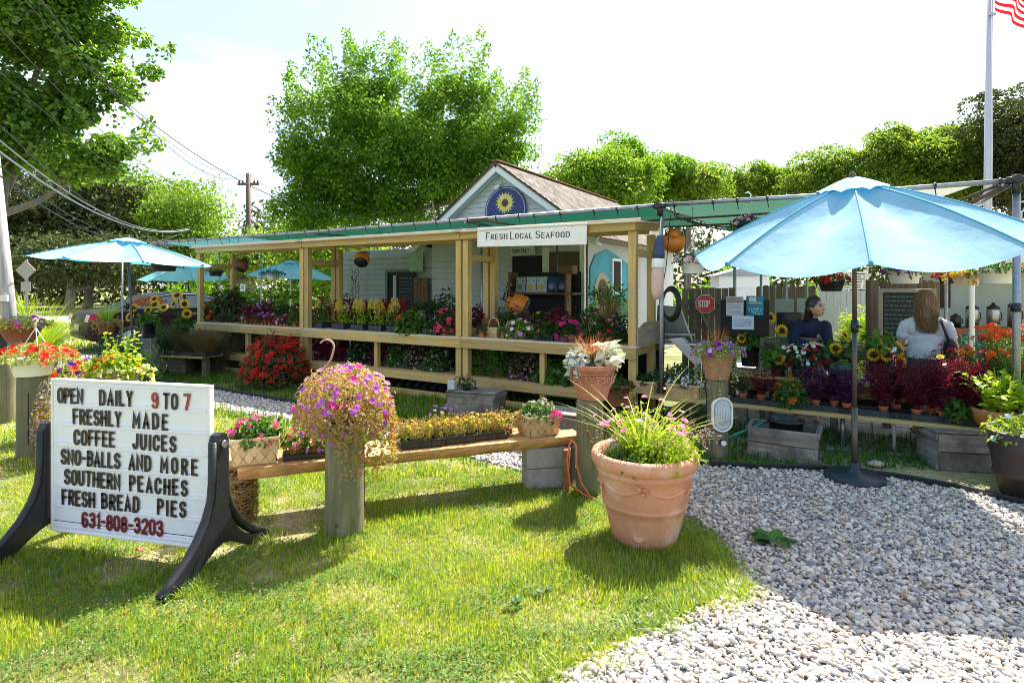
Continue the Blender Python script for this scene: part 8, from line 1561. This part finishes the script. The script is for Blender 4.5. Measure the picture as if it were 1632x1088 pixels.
for k in range(12): P('bottle', cl_, MB().lathe([(0, 0), (.024, 0), (.026, .1), (.012, .14), (.01, .17), (0, .17)], 10), [plain('btl%d' % k, c_, .25, .1) for c_ in [[(.02, .16, .14), (.10, .03, .03), (.04, .2, .08), (.2, .22, .2)][k % 4]]][0], loc=(-.33 + (k % 6) * .13, -.04, .02 + (k // 6) * .2))
P('stand', cl_, MB().box((0, .08, -.3), (.8, .16, .598)), M_dark)
bn_ = T('letter_banner', 'small tilted white lettered board left of the snack bags', 'board', rk.matrix_basis @ Vector((-.68, -.12, 1.55)), SANG); bn_.rotation_euler = (0, .35, SANG); P('board', bn_, MB().box((0, 0, 0), (.13, .012, .36)), M_dark); q = MB(); rg = np.random.default_rng(7)
for k in range(26): q.box((rg.uniform(-.05, .05), -.008, rg.uniform(-.16, .16)), (.012, .002, .035), Matrix.Rotation(rg.uniform(-.8, .8), 3, 'Y'), .0004)
P('scrawl', bn_, q, M_offw)['kind'] = 'stuff'
ro = T('room_notice', 'small white notice reading ROOM ONLY above the dark doorway', 'sign', SW(sM + .55, W0 - .14, 2.27), SANG); P('board', ro, MB().box((0, 0, .07), (.55, .012, .16)), M_offw); q = MB(); text(q, 'ROOM ONLY', -.23, .03, .075, .9, .010, None, .012, 0, .0065); P('lettering', ro, q, M_ink)
nt_ = T('price_card', 'white card with the number 30 hanging above the dark coleus', 'sign', SH(387, .35, 1.62), SANG); P('card', nt_, MB().box((0, 0, 0), (.155, .006, .14)), M_white); q = MB(); textp(nt_, '30', -.05, -.035, .072, 1.0, .0095, None, .022, 0, .004, mat=M_ink); P('string', nt_, MB().tube([(0, 0, .07), (0, 0, .8)], .002, 4, False), M_black)

# ================================================================ CAR
car = T('parked_car', 'dark maroon sedan parked on the left behind the flower stands, rear towards us', 'car', Vector((-10.85, 14.5, 0)), math.radians(50))
M_carp = plain('maroon_car_paint', (.016, .006, .009), .42, .1, 2, coat=0, spec=.25); M_cglass = plain('car_glass', (.07, .11, .12), .08, .1, 3, spec=1.0); M_chrome = plain('chrome', (.6, .62, .64), .12, .02, metal=1)
side = [(0, .34), (-.04, .55), (.0, .80), (.06, .98), (.55, 1.03), (.85, 1.08), (1.35, 1.38), (1.8, 1.46), (2.4, 1.46), (2.9, 1.36), (3.55, 1.03), (4.2, .93), (4.6, .78), (4.68, .55), (4.62, .32), (4.3, .24), (.3, .24)]
def loft(side_pts, hwid, taper):
    n = len(side_pts); V = []; ks = [-1, -.93, -.6, 0, .6, .93, 1]
    for k in ks:
        for x, z in side_pts:
            tumble = max(0, z - .95) * .42; w = hwid * (1 - .10 * max(0, (abs(x - 2.3) - 1.7))) - tumble; zz = z + (.03 if abs(k) < .7 and z > .9 else (0 if abs(k) < .95 else -.02 * (z > .5))); V.append((x + (.03 * (1 - abs(k)) * (-1 if x < 1 else (1 if x > 4 else 0))), k * w, zz))
    f = [[i * n + j, i * n + (j + 1) % n, (i + 1) * n + (j + 1) % n, (i + 1) * n + j] for i in range(len(ks) - 1) for j in range(n)]; f += [list(range(n))[::-1], list(range((len(ks) - 1) * n, len(ks) * n))]; return MB().add(V, f, False)
o = P('body', car, loft(side, .90, 0), M_carp); bv = o.modifiers.new('bevel', 'BEVEL'); bv.width = .05; bv.segments = 3; bv.limit_method = 'ANGLE'; bv.angle_limit = .4
gl = [(.98, 1.07), (1.42, 1.34), (1.85, 1.40), (2.36, 1.40), (2.80, 1.31), (3.3, 1.05)]
for s in (-1, 1):
    def gy(z): return s * (.905 - max(0, z - .95) * .42)
    for a, b, nm in ((0, 3, 'rear_side_window'), (3, 6, 'front_side_window')):
        seg = [(1.02, 1.07), (1.42, 1.33), (1.85, 1.395), (2.12, 1.40), (2.12, 1.06)] if nm[0] == 'r' else [(2.2, 1.06), (2.2, 1.40), (2.40, 1.395), (2.78, 1.31), (3.25, 1.06)]
        P(nm, car, MB().add([(x, gy(z), z) for x, z in seg] + [(x, gy(z) - s * .02, z) for x, z in seg], [[0, 1, 2, 3, 4], [9, 8, 7, 6, 5]] + [[i, 5 + i, 5 + (i + 1) % 5, (i + 1) % 5] for i in range(5)]), M_cglass)
    P('chrome_strip', car, MB().tube([(x, gy(z) + s * .004, z) for x, z in [(.96, 1.06), (1.42, 1.36), (1.85, 1.43), (2.4, 1.43), (2.84, 1.33), (3.36, 1.05)]], .014, 6), M_chrome)
    P('door_handle', car, MB().box((1.35, s * .905, .90), (.18, .03, .03)).box((2.4, s * .905, .90), (.18, .03, .03)), M_chrome)
    for x in (.85, 3.75):
        P('wheel', car, MB().lathe([(0, -.1), (.24, -.1), (.32, -.08), (.33, 0), (.32, .08), (.24, .1), (0, .1)], 28, (x, s * .82, .33), R=RX), M_black); P('rim', car, MB().lathe([(0, .0), (.06, .01), (.2, .0), (.215, .012), (.0, .012)], 20, (x, s * .925, .33), R=np.asarray(RX) * (1 if s < 0 else 1)), M_chrome)
    P('tail_light', car, MB().prism([(.0, .78), (.34, .86), (.40, .96), (.05, .95)], .3, None, (-.06, s * .74, 0)), plain('tail_red_%d' % s, (.42, .03, .07), .15, coat=1)); P('mirror', car, MB().box((3.05, s * 1.0, 1.06), (.12, .2, .13), None, .03), M_carp)
P('rear_window', car, MB().add([(.60, -.55, 1.062), (.60, .55, 1.062), (1.30, .50, 1.375), (1.30, -.50, 1.375), (.63, -.55, 1.03), (.63, .55, 1.03), (1.33, .5, 1.345), (1.33, -.5, 1.345)], [[0, 1, 2, 3][::-1], [4, 5, 6, 7]]), M_cglass)
P('windscreen', car, MB().add([(3.50, -.6, 1.075), (3.50, .6, 1.075), (2.95, .52, 1.37), (2.95, -.52, 1.37)], [[0, 1, 2, 3]]), M_cglass); P('number_plate', car, MB().box((-.075, 0, .62), (.02, .36, .16)), M_offw); P('rear_bumper_strip', car, MB().box((-.045, 0, .42), (.03, 1.3, .05)), M_black)

# ================================================================ PEOPLE
def body_remesh(o, vox, sm=6):
    m = o.modifiers.new('skin', 'REMESH'); m.mode = 'VOXEL'; m.voxel_size = vox; m.use_smooth_shade = True; s = o.modifiers.new('smooth', 'SMOOTH'); s.factor = .5; s.iterations = sm; return o
def chain(mb, pts, rad, seg=14):
    pts = arr(pts); 
    for p, r in zip(pts, rad): ellip(mb, p, (r, r, r), 12)
    for i in range(len(pts) - 1): mb.tube([pts[i], pts[i + 1]], [rad[i], rad[i + 1]], seg)
    return mb
def hand(mb, w, d, up_, s=1.0):               # wrist, pointing direction, palm-up vector
    w, d, u = arr(w), arr(d) / np.linalg.norm(d), arr(up_) / np.linalg.norm(up_); sd = np.cross(d, u); chain(mb, [w, w + d * .045], [.022 * s, .028 * s]); chain(mb, [w + d * .03 + sd * .018, w + d * .075 + sd * .022], [.018, .016]); chain(mb, [w + d * .03 - sd * .018, w + d * .075 - sd * .022], [.018, .016])
    for k, (o_, l) in enumerate(((-.028, .055), (-.010, .065), (.009, .062), (.027, .05))): a = w + d * .08 + sd * o_; chain(mb, [a, a + d * l * .55 - u * .006, a + d * l - u * .022], [.0095, .009, .0075], 8)
    chain(mb, [w + d * .03 - sd * .03, w + d * .06 - sd * .052, w + d * .085 - sd * .058], [.013, .011, .009], 8)
wm = T('person', 'woman seen from behind in white T-shirt with long fair hair and black shoulder bag', 'person', DP(1476, 456, 6.45).xy.to_3d(), -.58)
m_ = MB(); hx, hz_ = -.01, 1.475
ellip(m_, (hx, .02, hz_), (.078, .098, .118)); ellip(m_, (hx, .075, hz_ - .05), (.055, .05, .06)); ellip(m_, (hx, .118, hz_ - .015), (.012, .02, .016)); 
for s in (-1, 1): ellip(m_, (hx + s * .078, .015, hz_ - .015), (.012, .02, .03))
chain(m_, [(0, 0, 1.20), (-.005, .0, 1.30), (hx, .01, 1.40)], [.07, .056, .055]); ellip(m_, (0, 0, 1.16), (.175, .10, .12)); ellip(m_, (0, 0, 1.0), (.15, .105, .18)); ellip(m_, (0, 0, .82), (.165, .12, .14))
for s, el, wr, hd_ in ((1, (.255, .03, .985), (.20, .25, 1.02), (-.3, 1, .1)), (-1, (-.245, .03, .985), (-.16, .25, 1.02), (.3, 1, .1))):
    chain(m_, [(s * .16, 0, 1.235), (s * .20, 0, 1.16), el, wr], [.052, .048, .040, .026]); hand(m_, wr, hd_, (0, 0, 1))
for s in (-1, 1): chain(m_, [(s * .085, 0, .78), (s * .09, .01, .45), (s * .09, -.01, .26), (s * .09, 0, .07)], [.09, .062, .055, .036]); chain(m_, [(s * .09, -.03, .04), (s * .095, .06, .035), (s * .1, .14, .025)], [.036, .034, .024])
body_remesh(P('body', wm, m_, M_skin), .008, 4)
m_ = MB(); ellip(m_, (0, 0, 1.17), (.192, .115, .125)); ellip(m_, (0, 0, 1.02), (.172, .122, .19)); ellip(m_, (0, -.005, .92), (.176, .128, .09)); chain(m_, [(0, -.01, 1.24), (0, -.005, 1.285)], [.085, .07]); m_.lathe([(.0, .845), (.176, .845), (.18, .86), (.176, .95), (.16, 1.05)], 24, squash=(1, .74))
for s in (-1, 1): chain(m_, [(s * .12, 0, 1.235), (s * .185, .0, 1.20), (s * .225, .01, 1.10)], [.070, .068, .062])
M_tee = cloth('white_tee', (.60, .61, .72), 0, rough=.8, wr=.9, ws=7); ts = body_remesh(P('t_shirt', wm, m_, M_tee), .009, 4); tx = bpy.data.textures.new('folds', 'CLOUDS'); tx.noise_scale = .07; dm_ = ts.modifiers.new('folds', 'DISPLACE'); dm_.texture = tx; dm_.strength = .022; dm_.mid_level = .5
fold = MB(); rg = np.random.default_rng(6)
m_ = MB(); ellip(m_, (0, 0, .80), (.182, .134, .115)); 
for s in (-1, 1): chain(m_, [(s * .09, 0, .76), (s * .098, .0, .50)], [.104, .092])
body_remesh(P('shorts', wm, m_, cloth('grey_shorts', (.07, .08, .08), 0, wr=.5)), .011, 4)
M_hair = leafm('fair_hair', [(.16, .085, .04), (.26, .15, .07), (.11, .055, .025), (.36, .22, .11)], 0, rough=.4, spec=.5)
m_ = MB(); ellip(m_, (hx, -.005, hz_ + .02), (.094, .112, .118)); ellip(m_, (hx, -.045, hz_ - .06), (.098, .075, .09)); ellip(m_, (hx + .01, -.07, 1.35), (.085, .05, .08)); chain(m_, [(hx + .02, -.085, 1.32), (hx + .03, -.105, 1.24)], [.045, .02]); chain(m_, [(hx + .075, -.02, 1.43), (hx + .09, -.03, 1.34)], [.03, .02]); chain(m_, [(hx - .075, -.02, 1.43), (hx - .085, -.03, 1.34)], [.03, .02])
body_remesh(P('hair', wm, m_, M_hair), .008, 3)
m_ = MB(); n = 1500; a = rg.uniform(-3.0, -.14, n); el = rg.uniform(.1, 1.5, n); P0 = np.stack([hx + .10 * np.cos(a) * np.cos(el), -.005 + .118 * np.sin(a) * np.cos(el), hz_ + .02 + .122 * np.sin(el)], 1)
for k in range(n):
    x0 = hx + math.cos(a[k]) * .10; ln = rg.uniform(.12, .31); endx = hx + (x0 - hx) * rg.uniform(.1, .9) + .02; pts_ = [P0[k], (x0 * 1.0, -.005 + .125 * math.sin(a[k]), hz_ - .04), ((x0 + endx) / 2 + rg.normal() * .01, -.06 - .06 * abs(math.sin(a[k])), hz_ - .04 - ln * .5), (endx + rg.normal() * .022, -.10 - .03 * rg.random(), hz_ - .04 - ln)]; m_.tube(pts_, [.003, .004, .0035, .001], 3, False)
P('hair_strands', wm, m_, M_hair)['kind'] = 'stuff'
m_ = MB(); ellip(m_, (.215, -.03, .93), (.075, .085, .14)); ellip(m_, (.20, -.05, .98), (.05, .06, .09)); body_remesh(P('shoulder_bag', wm, m_, plain('black_cloth_bag', (.008, .009, .014), .7, .3, 8, .3)), .009, 3)
P('bag_strap', wm, MB().tube([(.20, -.09, 1.05), (.165, -.115, 1.15), (.135, -.09, 1.25), (.13, -.03, 1.305), (.14, .04, 1.29), (.17, .1, 1.18)], [.014, .013, .013, .013, .013, .012], 6), plain('navy_strap', (.01, .012, .03), .7)); P('drawstring', wm, MB().tube([(.15, -.14, 1.0), (.13, -.155, .95), (.125, -.15, .84)], .005, 5), M_black)
for s in (-1, 1): P('sandal', wm, MB().prism([(-.045, 0), (.045, 0), (.05, .012), (-.05, .012)], .26, None, (s * .095, .05, 0)).tube([(s * .05, .09, .015), (s * .095, .09, .065), (s * .14, .09, .015)], .012, 6), plain('teal_sandal_%d' % s, (.10, .16, .15), .6))
gl_ = T('person', 'young attendant with dark tied hair in a navy top leaning on the counter', 'person', DP(1300, 456, 6.9).xy.to_3d(), -.45)
m_ = MB(); hc_ = arr([.0, -.02, 1.40]); Rh = np.asarray(Euler((.12, 0, -.5)).to_matrix())
# local frame of the head: faces -y, turned to the right
def H(x, y, z): return hc_ + Rh @ arr([x, y, z])
Rl = np.asarray(Euler((0, 0, .75)).to_matrix()); Rh = np.asarray(Euler((0, .0, .95)).to_matrix()) 
ellip(m_, H(0, .01, .01), (.074, .092, .11), R=Rh); ellip(m_, H(0, -.045, -.055), (.048, .045, .052), R=Rh); ellip(m_, H(0, -.03, -.02), (.062, .062, .07), R=Rh); ellip(m_, H(0, -.105, -.02), (.011, .018, .014), R=Rh); ellip(m_, H(0, -.092, .002), (.009, .014, .022), R=Rh); ellip(m_, H(0, -.083, .035), (.045, .014, .012), R=Rh); ellip(m_, H(0, -.085, -.085), (.02, .014, .014), R=Rh)
for s in (-1, 1): ellip(m_, H(s * .072, .015, -.01), (.01, .018, .028), R=Rh); ellip(m_, H(s * .035, -.07, -.025), (.02, .016, .02), R=Rh)
chain(m_, [(-.04, .06, 1.20), (-.02, .03, 1.29), (0, 0, 1.34)], [.06, .05, .046]); ellip(m_, (-.06, .08, 1.08), (.15, .09, .12)); ellip(m_, (-.08, .14, .9), (.14, .10, .16)); ellip(m_, (-.08, .16, .78), (.15, .12, .14))
for s, el, wr, hd_ in ((1, (.13, -.12, .985), (.20, -.28, .985), (.8, -.7, 0)), (-1, (-.24, -.10, .985), (-.06, -.26, .985), (1, -.35, 0))): chain(m_, [(-.05 + s * .15, .07, 1.14), el, wr], [.05, .040, .026]); hand(m_, wr, hd_, (0, 0, 1))
for s in (-1, 1): chain(m_, [(-.08 + s * .085, .16, .74), (-.08 + s * .09, .15, .42), (-.08 + s * .09, .18, .07)], [.085, .058, .036]); chain(m_, [(-.08 + s * .09, .18, .04), (-.08 + s * .09, .06, .03)], [.036, .03])
body_remesh(P('body', gl_, m_, M_skin), .0065, 2)
m_ = MB(); ellip(m_, (-.06, .07, 1.13), (.185, .115, .13)); ellip(m_, (-.08, .14, .94), (.165, .122, .2)); ellip(m_, (-.08, .16, .8), (.168, .125, .1)); chain(m_, [(-.05, .06, 1.18), (-.03, .04, 1.265)], [.095, .062])
for s, el, wr in ((1, (.13, -.12, .985), (.185, -.25, .985)), (-1, (-.24, -.10, .985), (-.09, -.245, .985))): chain(m_, [(-.05 + s * .15, .06, 1.17), el, wr], [.072, .055, .038])
body_remesh(P('navy_top', gl_, m_, cloth('navy_cloth', (.012, .02, .05), 0, wr=.6)), .009, 3); P('top_logo', gl_, MB().disc(arr([.03, -.035, 1.06]), .022, 12, R=Matrix.Rotation(PI / 2, 3, 'X')), plain('logo_pale', (.2, .25, .35), .6))
m_ = MB(); ellip(m_, H(0, .028, .035), (.087, .098, .108), R=Rh); ellip(m_, H(0, .06, -.04), (.08, .07, .09), R=Rh); chain(m_, [H(.05, .07, -.03), H(.045, .09, -.14), H(.03, .10, -.26)], [.05, .045, .025]); chain(m_, [H(-.06, .05, -.03), H(-.05, .09, -.16)], [.045, .03])
body_remesh(P('hair', gl_, m_, leafm('dark_hair', [(.012, .007, .006), (.022, .012, .01)], 0, rough=.35, spec=.6)), .0065, 2)
fm = MB(); 
for s in (-1, 1): ellip(fm, H(s * .030, -.083, .012), (.013, .006, .006), 10, Rh)
P('eyes', gl_, fm, plain('eye_dark', (.02, .012, .01), .2)); fm = MB()
for s in (-1, 1): fm.tube([H(s * .014, -.092, .034), H(s * .032, -.088, .040), H(s * .05, -.074, .034)], .004, 5)
P('eyebrows', gl_, fm, plain('brow', (.03, .015, .01), .7)); P('lips', gl_, ellip(ellip(MB(), H(0, -.094, -.058), (.021, .009, .005), 10, Rh), H(0, -.093, -.066), (.018, .009, .006), 10, Rh), plain('lips_mat', (.42, .13, .11), .4))
